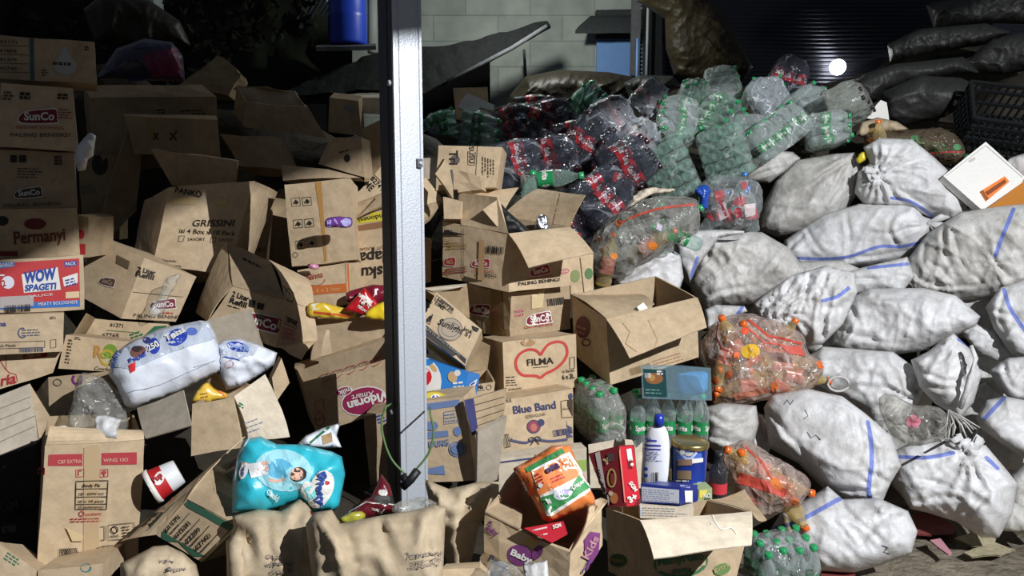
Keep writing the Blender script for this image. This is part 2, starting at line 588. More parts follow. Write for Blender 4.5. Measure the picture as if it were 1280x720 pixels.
ALL = []   # world points of what is built, for the heap underneath
def link(name, g, parent=None, origin=None):
    me = bpy.data.meshes.new(name)
    o0 = origin if origin is not None else Vector()
    me.from_pydata([tuple(p - o0) for p in g.v], [], g.f)
    for m in g.mats:
        me.materials.append(MATS[m])
    me.polygons.foreach_set('material_index', g.m)
    me.polygons.foreach_set('use_smooth', g.sm)
    if g.stripe is not None:
        a = me.attributes.new('stripe', 'FLOAT', 'POINT')
        st = list(g.stripe) + [1.0] * (len(g.v) - len(g.stripe))
        a.data.foreach_set('value', st)
    elif any(m.startswith('sack') for m in g.mats):
        a = me.attributes.new('stripe', 'FLOAT', 'POINT')
        a.data.foreach_set('value', [1.0] * len(g.v))
    me.update()
    o = bpy.data.objects.new(name, me)
    COL.objects.link(o)
    if parent is not None:
        o.parent = parent
    return o
def make(name, label, cat, parts, group=None, kind=None, heap=True):
    """parts: [(part_name, Geo or list of sub parts ...)]; one part only -> the thing is that mesh."""
    allv = [p for q in parts for p in q[1].v]
    lo = min(p.z for p in allv)
    org = Vector((sum(p.x for p in allv) / len(allv), sum(p.y for p in allv) / len(allv), lo))
    if heap:
        ALL.append([None, [tuple(p) for p in allv[::max(1, len(allv) // 300)]]])
    if len(parts) == 1 and len(parts[0]) == 2:
        r = link(name, parts[0][1], None, org)
        r.location = org
    else:
        r = bpy.data.objects.new(name, None)
        r.empty_display_size = 0.05
        r.location = org
        COL.objects.link(r)
        for q in parts:
            c = link(q[0], q[1], r, org)
            if len(q) > 3 and q[3]:
                c['label'] = q[3]
            for sn, sg in (q[2] if len(q) > 2 and q[2] else ()):
                link(sn, sg, c, org)
    if kind == 'structure':
        r['kind'] = kind
        return r
    if heap:
        ALL[-1][0] = r
    r['label'] = label
    r['category'] = cat
    if group:
        r['group'] = group
    if kind:
        r['kind'] = kind
    return r

# ------------------------------------------------------------------ cartons
class Carton(Geo):
    def __init__(s, quad, d, yaw, tilt, D, back=None, mat='k1', open=False, dent=0.004, seed=1, inner='kin', fmat=None):
        super().__init__()
        n = nrm(yaw, tilt)
        cx = sum(q[0] for q in quad) / 4
        cy = sum(q[1] for q in quad) / 4
        p0 = P(cx, cy, d)
        F = [hit(q[0], q[1], p0, n) for q in quad]
        bv = -n * D
        if back:
            i, px, py = back
            bv = reach(px, py, F[i], D) - F[i]
        B = [p + bv for p in F]
        s.C, s.n, s.bv = F + B, n, bv
        seg = lambda a, b: max(2, min(9, int((a - b).length / 0.045)))
        nu, nv, nw = seg(F[0], F[1]), seg(F[0], F[3]), seg(F[0], B[0])
        s.patch(F[0], F[1], F[2], F[3], nu, nv, fmat or mat)
        s.patch(B[1], B[0], B[3], B[2], nu, nv, mat)
        s.patch(B[0], F[0], F[3], B[3], nw, nv, mat)
        s.patch(F[1], B[1], B[2], F[2], nw, nv, mat)
        s.patch(F[3], F[2], B[2], B[3], nu, nw, mat)
        if not open:
            s.patch(B[0], B[1], F[1], F[0], nu, nw, mat)
        else:
            th = 0.006
            u = (F[1] - F[0]).normalized() * th
            w_ = bv.normalized() * th
            dn = (F[3] - F[0]).normalized() * th
            I = [F[0] + u + w_, F[1] - u + w_, F[2] - u + w_ - dn, F[3] + u + w_ - dn,
                 B[0] + u - w_, B[1] - u - w_, B[2] - u - w_ - dn, B[3] + u - w_ - dn]
            s.patch(I[1], I[0], I[3], I[2], nu, nv, inner)
            s.patch(I[4], I[5], I[6], I[7], nu, nv, inner)
            s.patch(I[0], I[4], I[7], I[3], nw, nv, inner)
            s.patch(I[5], I[1], I[2], I[6], nw, nv, inner)
            s.patch(I[3], I[7], I[6], I[2], nw, nu, inner)
            s.patch(F[0], F[1], I[1], I[0], nu, 1, inner)
            s.patch(F[1], B[1], I[5], I[1], nw, 1, inner)
            s.patch(B[1], B[0], I[4], I[5], nu, 1, inner)
            s.patch(B[0], F[0], I[0], I[4], nw, 1, inner)
        if dent:
            s.warp(dent, 7.0, seed)
            s.warp(dent * 0.35, 26.0, seed + 5)
        s.flaps = []
        s.seed = seed
    def flap(s, i, j, pj, pi, L, far=False, mat='k1', inner='kin', bend=0.01, Li=None):
        A, B = s.C[i], s.C[j]
        q = sheet4(A, B, reach(pj[0], pj[1], B, L, far), reach(pi[0], pi[1], A, Li or L, far), mat, bend=bend, seed=s.seed + len(s.flaps))
        s.flaps.append(q)
        return q
    def done(s, label, name='cardboard_box', cat='box', group=None, more=()):
        return make(name, label, cat, [('body', s)] + [('flap', f) for f in s.flaps] + list(more) if (s.flaps or more) else [('body', s)], group)
def sheet4(a, b, c, d, mat, th=0.004, bend=0.01, seed=1, n=5, dent=0.004, mat2=None):
    g = Geo()
    nn = (b - a).cross(d - a)
    nn = nn.normalized() if nn.length > 1e-9 else Vector((0, -1, 0))
    if nn.dot(CAM - a) < 0:
        nn = -nn
    def grid(off):
        vs = []
        for j in range(n + 1):
            for i in range(n + 1):
                u, t = i / n, j / n
                p = (a * (1 - u) + b * u) * (1 - t) + (d * (1 - u) + c * u) * t
                vs.append(p + nn * (off + bend * 4 * t * (1 - t)))
        return vs
    m = n + 1
    top, bot = grid(th / 2), grid(-th / 2)
    q = [(j * m + i, j * m + i + 1, (j + 1) * m + i + 1, (j + 1) * m + i) for j in range(n) for i in range(n)]
    g.add(top, q, mat)
    g.add(bot, [f[::-1] for f in q], mat2 or mat)
    k = m * m
    edge = [i for i in range(m)] + [j * m + n for j in range(1, m)] + [n * m + i for i in range(n - 1, -1, -1)] + [j * m for j in range(n - 1, 0, -1)]
    e2 = edge[1:] + edge[:1]
    kk = g.mi(mat2 or mat)
    for x, y in zip(edge, e2):
        g.f.append((x, x + k, y + k, y))
        g.m.append(kk)
        g.sm.append(False)
    g.warp(dent, 8.0, seed)
    return g
def panel(pts, mat, **kw):
    return sheet4(*[P(*p) for p in pts], mat, **kw)
def slab(pts, yaw, tilt, d, th, mat, mat2=None, dent=0.003, seed=1):
    """A traced flat piece of real thickness: any outline on one plane."""
    g = Geo()
    cx = sum(p[0] for p in pts) / len(pts)
    cy = sum(p[1] for p in pts) / len(pts)
    n = nrm(yaw, tilt)
    p0 = P(cx, cy, d)
    v, f = tri_fill(pts, 8)
    top = [hit(x, y, p0, n) for x, y in v]
    nf = (top[f[0][1]] - top[f[0][0]]).cross(top[f[0][2]] - top[f[0][0]])
    if nf.dot(n) < 0:
        f = [t[::-1] for t in f]
    k = len(v)
    g.add(top, f, mat)
    g.add([p - n * th for p in top], [t[::-1] for t in f], mat2 or mat)
    cnt = {}
    for t in f:
        for a, b in ((t[0], t[1]), (t[1], t[2]), (t[2], t[0])):
            cnt[(a, b)] = 1
    kk = g.mi(mat2 or mat)
    for a, b in cnt:
        if (b, a) not in cnt:
            g.f.append((b, a, a + k, b + k))
            g.m.append(kk)
            g.sm.append(False)
    g.warp(dent, 9.0, seed)
    return g

# ------------------------------------------------------------------ sacks and soft packs
def smooth_outline(pts, k=6):
    n, out = len(pts), []
    for i in range(n):
        p0, p1, p2, p3 = pts[i - 1], pts[i], pts[(i + 1) % n], pts[(i + 2) % n]
        for j in range(k):
            t = j / k
            out.append(tuple(0.5 * (2 * p1[c] + (p2[c] - p0[c]) * t + (2 * p0[c] - 5 * p1[c] + 4 * p2[c] - p3[c]) * t * t + (3 * p1[c] - p0[c] - 3 * p2[c] + p3[c]) * t ** 3) for c in (0, 1)))
    return out
def pillow(pts, d, T, mat='sack', yaw=None, tilt=None, R=None, seed=1, wr=0.012, wf=9.0, stretch=(1, 1, 0), ties=(), stripes=(), smooth=True, back=0.8, lump=0.2, rag=0.004, grid=None, flat=2.0, cr=0.006, pw=0.5, lf=0.0, fa=None, folds=(), fw=0.011, fA=0.016, plateau=1.0):
    g = Geo()
    g.step = 4.0
    rnd = random.Random(seed)
    cx = (min(p[0] for p in pts) + max(p[0] for p in pts)) / 2
    cy = (min(p[1] for p in pts) + max(p[1] for p in pts)) / 2
    p0 = P(cx, cy, d)
    vd = -ray(cx, cy).normalized()
    n = vd if yaw is None else nrm(yaw, tilt or 0)
    ex = Vector((0, 0, 1)).cross(n)
    ex = (ex if ex.length > 1e-3 else Vector((1, 0, 0))).normalized()
    ey = n.cross(ex)
    def uv(px, py):
        q = hit(px, py, p0, n) - p0
        return (q.dot(ex), q.dot(ey))
    o = [uv(*p) for p in (smooth_outline(pts) if smooth else pts)]
    if rag:
        o = [(x + noise.noise(Vector((x * 25, y * 25, seed))) * rag * 2, y + noise.noise(Vector((x * 25, y * 25, seed + 9))) * rag * 2) for x, y in o]
    A = np.array(o)
    size = min(np.ptp(A[:, 0]), np.ptp(A[:, 1]))
    grid = grid or max(0.008, min(0.016, size / 22))
    v, f = tri_fill(o, grid)
    V = np.array(v)
    a, b = A, np.roll(A, -1, 0)
    dm = np.full(len(V), 1e9)
    for i in range(len(a)):
        e = b[i] - a[i]
        t = np.clip(((V - a[i]) @ e) / (e @ e + 1e-12), 0, 1)
        dm = np.minimum(dm, np.hypot(*(V - a[i] - t[:, None] * e).T))
    R = (R or dm.max() * 0.95) * plateau
    h = np.clip(1 - (1 - np.clip(dm / R, 0, 1)) ** flat, 0, 1) ** pw
    fa = math.radians(rnd.uniform(0, 180) if fa is None else fa)
    fc, fs_ = math.cos(fa), math.sin(fa)
    tp = [(uv(x, y), k, rr, am) for x, y, k, rr, am in ties]
    FO = np.zeros(len(V))
    jit = np.array([noise.noise(Vector((x * 14, y * 14, seed + 2.5))) for x, y in v]) * .010
    for fo in folds:
        q = [uv(*p) for p in (fo if len(fo) < 3 else open_smooth(fo, 5))]
        best, side, tt = np.full(len(V), 1e9), np.zeros(len(V)), np.zeros(len(V))
        for i, (s0, s1) in enumerate(zip(q, q[1:])):
            s0, s1 = np.array(s0), np.array(s1)
            e = s1 - s0
            t = np.clip(((V - s0) @ e) / (e @ e + 1e-12), 0, 1)
            dv = V - s0 - t[:, None] * e
            d_ = np.hypot(dv[:, 0], dv[:, 1])
            m = d_ < best
            best[m] = d_[m]
            side[m] = np.sign(dv[m, 0] * e[1] - dv[m, 1] * e[0])
            tt[m] = (i + t[m]) / (len(q) - 1)
        sdv = best * side + jit
        amp = fA * (.35 + .65 * np.sin(np.clip(tt * 1.1 + .25, 0, 1) * math.pi) )
        FO += amp * (-np.exp(-(sdv / fw) ** 2) + .75 * np.exp(-((sdv - 1.9 * fw) / (1.3 * fw)) ** 2) + .3 * np.exp(-((sdv + 2.6 * fw) / (2 * fw)) ** 2))
    sx, sy, sa = stretch
    ca, sa_ = math.cos(math.radians(sa)), math.sin(math.radians(sa))
    S = 17.3 * seed
    W = []
    for (x, y), hh, fo_ in zip(v, h, FO):
        l = 1 + lump * noise.noise(Vector((x * 4.5, y * 4.5, S))) * 2
        X, Y = (x * ca + y * sa_) * sx, (-x * sa_ + y * ca) * sy
        r1 = 1 - abs(noise.noise(Vector((X * wf, Y * wf, S + 3)))) * 2
        r2 = 1 - abs(noise.noise(Vector((X * wf * 2.3 + 5, Y * wf * 2.3, S + 7)))) * 2
        r3 = noise.noise(Vector((X * wf * 5 + 5, Y * wf * 5, S + 11)))
        q = wr * (0.9 * max(0, r1) ** 2 + 0.5 * max(0, r2) ** 2 + 0.2 * r3 - 0.4)
        q += float(fo_)
        if lf:
            bend = 0.12 * noise.noise(Vector((x * 3, y * 3, S + 41)))
            al, ac = (x * fc + y * fs_), (-x * fs_ + y * fc) + bend
            for k1, k2, am in ((1.6, 8, 1.0), (3.0, 17, .5)):
                r = 1 - abs(noise.noise(Vector((al * k1, ac * k2, S + 51 + k1)))) * 2.6
                mk = max(0, noise.noise(Vector((x * 4, y * 4, S + 61 + k1))) + .35)
                q += lf * am * max(0, r) ** 3 * mk * 1.6
        if cr:
            pw_ = Vector((X + .05 * noise.noise(Vector((x * 7, y * 7, S + 21))), Y + .05 * noise.noise(Vector((x * 7, y * 7, S + 31))), S * .1))
            for cf, ca2 in ((7.5, 1.0), (17.0, .45)):
                ds, ps = noise.voronoi(pw_ * cf)
                e = ds[1] - ds[0]
                rn = noise.noise_vector(ps[0] * 3.1)
                dv = pw_ * cf - ps[0]
                q += cr * ca2 * (rn.x * dv.x + rn.y * dv.y) * min(1, e * 3) * 1.4 + cr * ca2 * .55 * math.exp(-e * 7) * (1 if rn.z > -.15 else -1)
        for (tx, ty), k, rr, am in tp:
            dd = math.hypot(x - tx, y - ty)
            th = math.atan2(y - ty, x - tx)
            th += 0.25 * noise.noise(Vector((x * 9, y * 9, S)))
            q += am * (0.5 - abs(math.sin(k * th * 0.5 + S))) * math.exp(-dd / rr) * min(1, dd / 0.03)
        W.append((T * hh * l, q * min(1, hh * 1.6)))
    top = [p0 + ex * x + ey * y + n * (t + q) for (x, y), (t, q) in zip(v, W)]
    bnd = set(int(i) for i in np.nonzero(dm < 1e-6)[0])
    k = len(v)
    idx, bot = {}, []
    for i, ((x, y), (t, q)) in enumerate(zip(v, W)):
        if i in bnd:
            idx[i] = i
        else:
            idx[i] = k + len(bot)
            bot.append(p0 + ex * x + ey * y - n * (t * back))
    fa = v[f[0][0]], v[f[0][1]], v[f[0][2]]
    if (fa[1][0] - fa[0][0]) * (fa[2][1] - fa[0][1]) - (fa[1][1] - fa[0][1]) * (fa[2][0] - fa[0][0]) < 0:
        f = [t[::-1] for t in f]
    fb = [tuple(idx[i] for i in t[::-1]) for t in f]
    g.add(top + bot, f + fb, mat, True)
    if stripes:
        sd = np.full(len(V), 1.0)
        for st in stripes:
            q = [uv(*p) for p in (st if len(st) < 3 else open_smooth(st))]
            for s0, s1 in zip(q, q[1:]):
                s0, s1 = np.array(s0), np.array(s1)
                e = s1 - s0
                t = np.clip(((V - s0) @ e) / (e @ e + 1e-12), 0, 1)
                sd = np.minimum(sd, np.hypot(*(V - s0 - t[:, None] * e).T))
        g.stripe = list(map(float, sd)) + [1.0] * len(bot)
    return g
def open_smooth(pts, k=6):
    q = [pts[0]] + list(pts) + [pts[-1]]
    out = []
    for i in range(1, len(q) - 2):
        p0, p1, p2, p3 = q[i - 1], q[i], q[i + 1], q[i + 2]
        for j in range(k):
            t = j / k
            out.append(tuple(0.5 * (2 * p1[c] + (p2[c] - p0[c]) * t + (2 * p0[c] - 5 * p1[c] + 4 * p2[c] - p3[c]) * t * t + (3 * p1[c] - p0[c] - 3 * p2[c] + p3[c]) * t ** 3) for c in (0, 1)))
    return out + [pts[-1]]
def tuft(px, py, d, ang, L, mat='sack', n=9, seed=1, wid=0.02):
    """The frayed, gathered mouth of a tied sack."""
    g = Geo()
    rnd = random.Random(seed)
    o = P(px, py, d)
    for i in range(n):
        a = math.radians(ang + rnd.uniform(-45, 45))
        e = o + (RT * math.cos(a) + UP * math.sin(a) - FW * rnd.uniform(-.2, .7)) * L * rnd.uniform(.6, 1.1)
        side = (e - o).cross(FW).normalized() * wid * rnd.uniform(.5, 1.2)
        mid = (o + e) / 2 - FW * rnd.uniform(0, .3) * L
        g.add([o - side * .3, o + side * .3, mid + side * .8, mid - side * .8, e + side, e - side, o - side * .3 + FW * .004, o + side * .3 + FW * .004, mid + side * .8 + FW * .004, mid - side * .8 + FW * .004, e + side + FW * .004, e - side + FW * .004],
              [(0, 1, 2, 3), (3, 2, 4, 5), (7, 6, 9, 8), (8, 9, 11, 10), (0, 3, 9, 6), (3, 5, 11, 9), (2, 1, 7, 8), (4, 2, 8, 10), (5, 4, 10, 11), (1, 0, 6, 7)], mat, True)
    return g
# ================================================================== the yard
m, nt, b, N, L = base('mud')
tc = N.new('ShaderNodeTexCoord')
n1 = N.new('ShaderNodeTexNoise'); n1.inputs['Scale'].default_value = 2.2; n1.inputs['Detail'].default_value = 9
n1.inputs['Roughness'].default_value = 0.7
L.new(tc.outputs['Object'], n1.inputs['Vector'])
rp = N.new('ShaderNodeValToRGB')
rp.color_ramp.elements[0].position = 0.3; rp.color_ramp.elements[0].color = (0.085, 0.070, 0.050, 1)
rp.color_ramp.elements[1].position = 0.75; rp.color_ramp.elements[1].color = (0.34, 0.285, 0.21, 1)
L.new(n1.outputs['Fac'], rp.inputs['Fac']); L.new(rp.outputs[0], b.inputs['Base Color'])
b.inputs['Roughness'].default_value = 0.8
bp = N.new('ShaderNodeBump'); bp.inputs['Strength'].default_value = 0.9; bp.inputs['Distance'].default_value = 0.05
n2 = N.new('ShaderNodeTexNoise'); n2.inputs['Scale'].default_value = 14; n2.inputs['Detail'].default_value = 8
L.new(tc.outputs['Object'], n2.inputs['Vector']); L.new(n2.outputs['Fac'], bp.inputs['Height']); L.new(bp.outputs[0], b.inputs['Normal'])

def brickmat(name, c1, c2, mortar, scale=1.0):
    m, nt, b, N, L = base(name)
    tc = N.new('ShaderNodeTexCoord')
    sp = N.new('ShaderNodeSeparateXYZ'); cb = N.new('ShaderNodeCombineXYZ')
    L.new(tc.outputs['Object'], sp.inputs[0]); L.new(sp.outputs['X'], cb.inputs['X']); L.new(sp.outputs['Z'], cb.inputs['Y'])
    br = N.new('ShaderNodeTexBrick')
    br.inputs['Scale'].default_value = scale
    br.inputs['Color1'].default_value = c1; br.inputs['Color2'].default_value = c2; br.inputs['Mortar'].default_value = mortar
    br.inputs['Mortar Size'].default_value = 0.008; br.inputs['Mortar Smooth'].default_value = 0.6
    br.inputs['Brick Width'].default_value = 0.62; br.inputs['Row Height'].default_value = 0.24
    L.new(cb.outputs[0], br.inputs['Vector'])
    ns = N.new('ShaderNodeTexNoise'); ns.inputs['Scale'].default_value = 5; ns.inputs['Detail'].default_value = 8
    L.new(tc.outputs['Object'], ns.inputs['Vector'])
    mx = N.new('ShaderNodeMix'); mx.data_type = 'RGBA'; mx.blend_type = 'MULTIPLY'; mx.inputs['Factor'].default_value = 0.6
    rp = N.new('ShaderNodeValToRGB'); rp.color_ramp.elements[0].position = 0.3; rp.color_ramp.elements[0].color = (.55, .55, .55, 1); rp.color_ramp.elements[1].position = 0.65
    L.new(ns.outputs['Fac'], rp.inputs['Fac']); L.new(br.outputs['Color'], mx.inputs['A']); L.new(rp.outputs[0], mx.inputs['B'])
    L.new(mx.outputs['Result'], b.inputs['Base Color'])
    b.inputs['Roughness'].default_value = 0.85
    bp = N.new('ShaderNodeBump'); bp.inputs['Strength'].default_value = 0.4; bp.inputs['Distance'].default_value = 0.02
    L.new(ns.outputs['Fac'], bp.inputs['Height']); L.new(bp.outputs[0], b.inputs['Normal'])
brickmat('block', (0.44, 0.47, 0.43, 1), (0.36, 0.39, 0.36, 1), (0.27, 0.29, 0.27, 1))
plain('shutter', (0.035, 0.037, 0.05, 1), 0.32, 0.6, 0.5)
plain('slate', (0.055, 0.06, 0.062, 1), 0.7, 0, 0.3, 0.6, 30, 0.5)
plain('slate_dark', (0.011, 0.012, 0.0125, 1), 0.85, 0, 0.15, 0.6, 30, 0.5)
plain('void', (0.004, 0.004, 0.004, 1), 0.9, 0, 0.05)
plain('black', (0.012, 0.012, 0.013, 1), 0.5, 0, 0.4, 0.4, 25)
plain('darkwood', (0.10, 0.10, 0.11, 1), 0.7, 0, 0.3, 0.4, 20, 0.4)
plain('bluepaint', (0.19, 0.36, 0.74, 1), 0.55, 0, 0.4, 0.2, 12, 0.12)
plain('bluedrum', (0.01, 0.045, 0.42, 1), 0.4, 0, 0.5)
plain('galv', (0.55, 0.58, 0.63, 1), 0.42, 0.35, 0.5, 0.15, 160, 0.16)
plain('galv_dark', (0.10, 0.105, 0.115, 1), 0.5, 0.4, 0.5, 0.15, 120, 0.2)
plain('palepipe', (0.40, 0.43, 0.42, 1), 0.5)
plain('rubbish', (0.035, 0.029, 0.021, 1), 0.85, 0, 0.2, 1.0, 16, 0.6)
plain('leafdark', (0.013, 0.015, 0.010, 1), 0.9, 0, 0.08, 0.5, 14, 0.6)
plain('straw', (0.42, 0.37, 0.24, 1), 0.8, 0, 0.2, 0.8, 40, 0.4)
plain('redsheet', (0.22, 0.055, 0.05, 1), 0.6, 0, 0.3, 0.5, 14, 0.4)

plain('foil', (0.75, 0.76, 0.80, 1), 0.16, 0.95, 0.5, 0.7, 30)
plain('tissue', (0.72, 0.75, 0.82, 1), 0.28, 0, 0.6, 0.35, 26)
plain('foam', (0.74, 0.73, 0.69, 1), 0.75, 0, 0.3, 0.3, 50, 0.06)
plain('gloss_cup', (0.70, 0.71, 0.72, 1), 0.3, 0, 0.5)
plain('bluebox', (0.03, 0.21, 0.58, 1), 0.35, 0, 0.5)
plain('packorange', (0.72, 0.20, 0.05, 1), 0.3, 0, 0.6, 0.3, 24)
plain('packnavy', (0.02, 0.02, 0.05, 1), 0.35, 0, 0.5, 0.4, 20)
plain('boxred', (0.50, 0.02, 0.035, 1), 0.35, 0, 0.5)
plain('boxdkred', (0.19, 0.018, 0.025, 1), 0.4, 0, 0.5)
plain('whiteplastic', (0.74, 0.75, 0.80, 1), 0.3, 0, 0.5)
plain('bluecap', (0.01, 0.03, 0.30, 1), 0.3, 0, 0.5)
plain('gold', (0.42, 0.32, 0.13, 1), 0.3, 0.85, 0.5)
plain('cratebk', (0.008, 0.009, 0.010, 1), 0.45, 0, 0.5)
# ground: churned mud
g = Geo()
nx, ny = 90, 80
vs = []
for j in range(ny + 1):
    for i in range(nx + 1):
        x, y = -4.5 + 10 * i / nx, 0.2 + 8.4 * j / ny
        vs.append(Vector((x, y, -0.035 + 0.035 * noise.noise(Vector((x * 3, y * 3, 1))) + 0.02 * noise.noise(Vector((x * 11, y * 11, 2))))))
g.add(vs, [(j * (nx + 1) + i, j * (nx + 1) + i + 1, (j + 1) * (nx + 1) + i + 1, (j + 1) * (nx + 1) + i) for j in range(ny) for i in range(nx)], 'mud', True)
make('ground', '', '', [('ground', g)], kind='structure', heap=False)
# house wall of grey concrete blocks
def wallbox(name, x0, x1, y, z0, z1, mat, th=0.15):
    g = Geo(); g.box(((x0 + x1) / 2, y + th / 2, (z0 + z1) / 2), x1 - x0, th, z1 - z0, mat)
    return make(name, '', '', [(name, g)], kind='structure', heap=False)
YW = 7.2
def atY(px, py, Y=YW):
    r = ray(px, py)
    return CAM + r * ((Y - CAM.y) / r.y)
wallbox('wall_back', atY(440, 60).x, atY(805, 60).x, YW, 0, 4.6, 'block')
# corrugated wall behind the bottles, ribs running level
g = Geo()
x0, x1 = atY(800, 60).x, atY(1330, 60).x + 6.0
zs = np.arange(0.6, 4.6, 0.0095)
prof = [(YW + 0.011 * math.sin(z / 0.038 * 2 * math.pi), z) for z in zs]
vs = []
for yy, z in prof:
    vs += [Vector((x0, yy, z)), Vector((x1, yy, z))]
g.add(vs, [(2 * i, 2 * i + 1, 2 * i + 3, 2 * i + 2) for i in range(len(prof) - 1)], 'shutter', True)
make('wall_right', '', '', [('wall_right', g)], kind='structure', heap=False)
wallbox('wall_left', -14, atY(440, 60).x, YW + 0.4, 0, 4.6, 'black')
# unseen eave added over the floodlight, its edge shaped to shade the upper scene
g = Geo()
ez = lambda x: 2.404 + 0.37 * x - max(0, 1.52 - x) * .2
LX, LY, LZ, kf = 2.45, -0.5, 3.40, 0.3 / 0.8
edge = [(LX + (x - LX) * kf, LZ + (ez(x) - LZ) * kf) for x in (-1.2, 1.52, 5.2)]
vs = [Vector((x, y, z + u + t)) for t in (0, .03) for x, z in edge for y, u in ((-.2, 0), (-1.2, .5))]
g.add(vs, [(0, 2, 3, 1), (2, 4, 5, 3), (7, 9, 8, 6), (9, 11, 10, 8), (0, 6, 8, 2), (2, 8, 10, 4), (1, 3, 9, 7), (3, 5, 11, 9), (0, 1, 7, 6), (4, 10, 11, 5)], 'slate')
make('roof', '', '', [('roof', g)], kind='structure', heap=False)

# galvanised post in the middle
def along(px0, py0, px1, py1, d):
    return P(px0, py0, d), P(px1, py1, d)
PC = P(500, 300, 2.22)
psi = math.radians(38)
fr = Vector((math.sin(psi), -math.cos(psi), 0)); fl = Vector((-math.cos(psi), -math.sin(psi), 0))
W, T = 0.098, 0.098
z0, z1 = -0.05, 2.9
org = Vector((P(496, 300, 2.2).x, P(496, 300, 2.2).y, 0))     # near vertical edge
ex, eb = -fl, -fr
def prism(g, prof, mat):
    n = len(prof)
    vs = [org + ex * u + eb * w_ + Vector((0, 0, z)) for z in (z0, z1) for u, w_ in prof]
    g.add(vs, [(i, (i + 1) % n, n + (i + 1) % n, n + i) for i in range(n)] + [tuple(range(n))[::-1], tuple(range(n, 2 * n))], mat)
web = Geo()
prism(web, [(0, 0), (0.008, 0), (0.011, 0.003), (0.018, 0.003), (0.021, 0), (W - .021, 0), (W - .018, .003), (W - .011, .003), (W - .008, 0), (W, 0), (W, T), (W - .004, T), (W - .004, .006), (0, .006)], 'galv')
side = Geo()
prism(side, [(0, 0.0045), (-0.0015, 0.006), (-0.0015, 0.028), (0.004, 0.03), (0.004, 0.036), (-0.0015, 0.038), (-0.0015, T - .012), (0.003, T - .01), (0.003, T), (W - .004, T), (W - .004, T - .004), (0.007, T - .004), (0.007, 0.0065)], 'galv_dark')  # same steel as the web; its shaded side is put into the colour
bolts = []
for q, nn in ((hit(488, 104, org, fl), fl), (hit(491, 515, org, fl), fl)):
    bolt = Geo(); bolt.tube([q - nn * .01, q + nn * .007], .0095, 'galv', 6); bolts.append(('bolt', bolt))
br = Geo()
q = hit(523.5, 204, org, fr)
br.box(q + fr * .004, .018, .01, .026, 'galv_dark', Matrix.Rotation(psi, 3, 'Z'))
bl = Geo(); bl.tube([q, q + fr * .014], .006, 'galv', 8)
make('steel_post', 'tall galvanised steel channel post standing between the cartons', 'post',
     [('front_channel', web), ('side_channel', side)] + bolts + [('bracket', br, [('bolt', bl)])], heap=False)
# cable lock looped round the post
g = Geo()
lp = [(519, 588), (536, 566), (542, 540), (538, 518)]
pts = [P(x, y, 2.13) for x, y in open_smooth(lp)]
lp2 = [(508, 594), (490, 575), (480, 550), (477, 525), (483, 508)]
g.tube(pts + [P(537, 510, 2.3)], .0035, ink(88, 120, 70), 6)
g2 = [P(x, y, 2.14) for x, y in open_smooth(lp2)]
g.tube(g2 + [P(490, 504, 2.3)], .0035, ink(88, 120, 70), 6)
lk = Geo(); lk.tube([P(503, 609, 2.11), P(513, 600, 2.11), P(522, 588, 2.11)], .013, 'black', 10)
lk.tube([P(503, 594, 2.12), P(510, 604, 2.11)], .011, 'black', 10)
make('cable_lock', 'green cable bicycle lock looped round the galvanised post', 'lock', [('cable', g), ('lock_barrel', lk)], heap=False)

# lean-to sheet roof behind the post
g = slab([(345, 119), (405, 92), (470, 66), (530, 60), (600, 48), (684, 26), (688, 31), (612, 74), (530, 116), (475, 113), (420, 117)], 8, 35, 5.7, .03, 'slate_dark', dent=.02)
ed = Geo(); ed.tube([P(560, 102, 5.62), P(640, 60, 5.75), P(683, 33, 5.8)], .018, 'darkwood')
make('lean_to_roof', 'dark sagging sheet roof sloping down behind the steel post', 'roof', [('sheet', g), ('beam', ed)], heap=False)
wallbox('opening_shade', atY(524, 100, 6.9).x, atY(612, 100, 6.9).x, 6.95, 0, atY(560, 66, 6.9).z, 'void', .1)  # black sheet painted as the shade in the opening below the lean-to
# small awning above the blue door, door leaf, posts
g = panel([(719, 40, 6.6), (806, 39, 6.6), (806, 21, 6.9), (738, 22, 6.9)], 'slate', th=.03, n=6)
g2 = panel([(744, 19, 6.9), (806, 17, 6.85), (806, 13, 6.95), (746, 14, 6.95)], 'slate', th=.03)
make('door_awning', 'small dark awning sheet over the blue door', 'awning', [('sheet', g), ('batten', g2)], heap=False)
g = Geo()
a, b2 = atY(745, 110, 7.15), atY(797, 47, 7.15)
g.box(((a.x + b2.x) / 2, 7.15, (.9 + b2.z) / 2), b2.x - a.x, .05, b2.z - .9, 'bluepaint')
h2 = Geo(); q = atY(745, 50, 7.1); h2.box(((a.x + b2.x) / 2, 7.1, b2.z + .03), b2.x - a.x + .04, .06, .12, 'slate')
make('door_1', '', '', [('leaf', g), ('frame', h2)], kind='structure', heap=False)
def upright(name, label, pxs, d, w_, mat, ytop=-40, ybot=105, r=None, cat='post'):
    (xa, xb) = pxs
    g = Geo()
    a, c = P(xa, ytop, d), P(xb, ybot, d)
    if r:
        g.tube([a, (a + c) / 2, c], r, mat, 10)
    else:
        ax = (c - a)
        g.add([a + RT * s * w_ / 2 + FW * t * w_ / 2 for s in (-1, 1) for t in (-1, 1)] + [c + RT * s * w_ / 2 + FW * t * w_ / 2 for s in (-1, 1) for t in (-1, 1)],
              [(0, 1, 3, 2), (4, 6, 7, 5), (0, 4, 5, 1), (2, 3, 7, 6), (0, 2, 6, 4), (1, 5, 7, 3)], mat)
    return make(name, label, cat, [(name, g)], heap=False)
upright('timber_post', 'dark timber post right beside the blue door', (796, 793), 6.4, .075, 'darkwood', -30, 96)
upright('timber_post', 'wide dark post between the blue door and the ribbed wall', (815, 815), 6.5, .15, 'black', -30, 98)
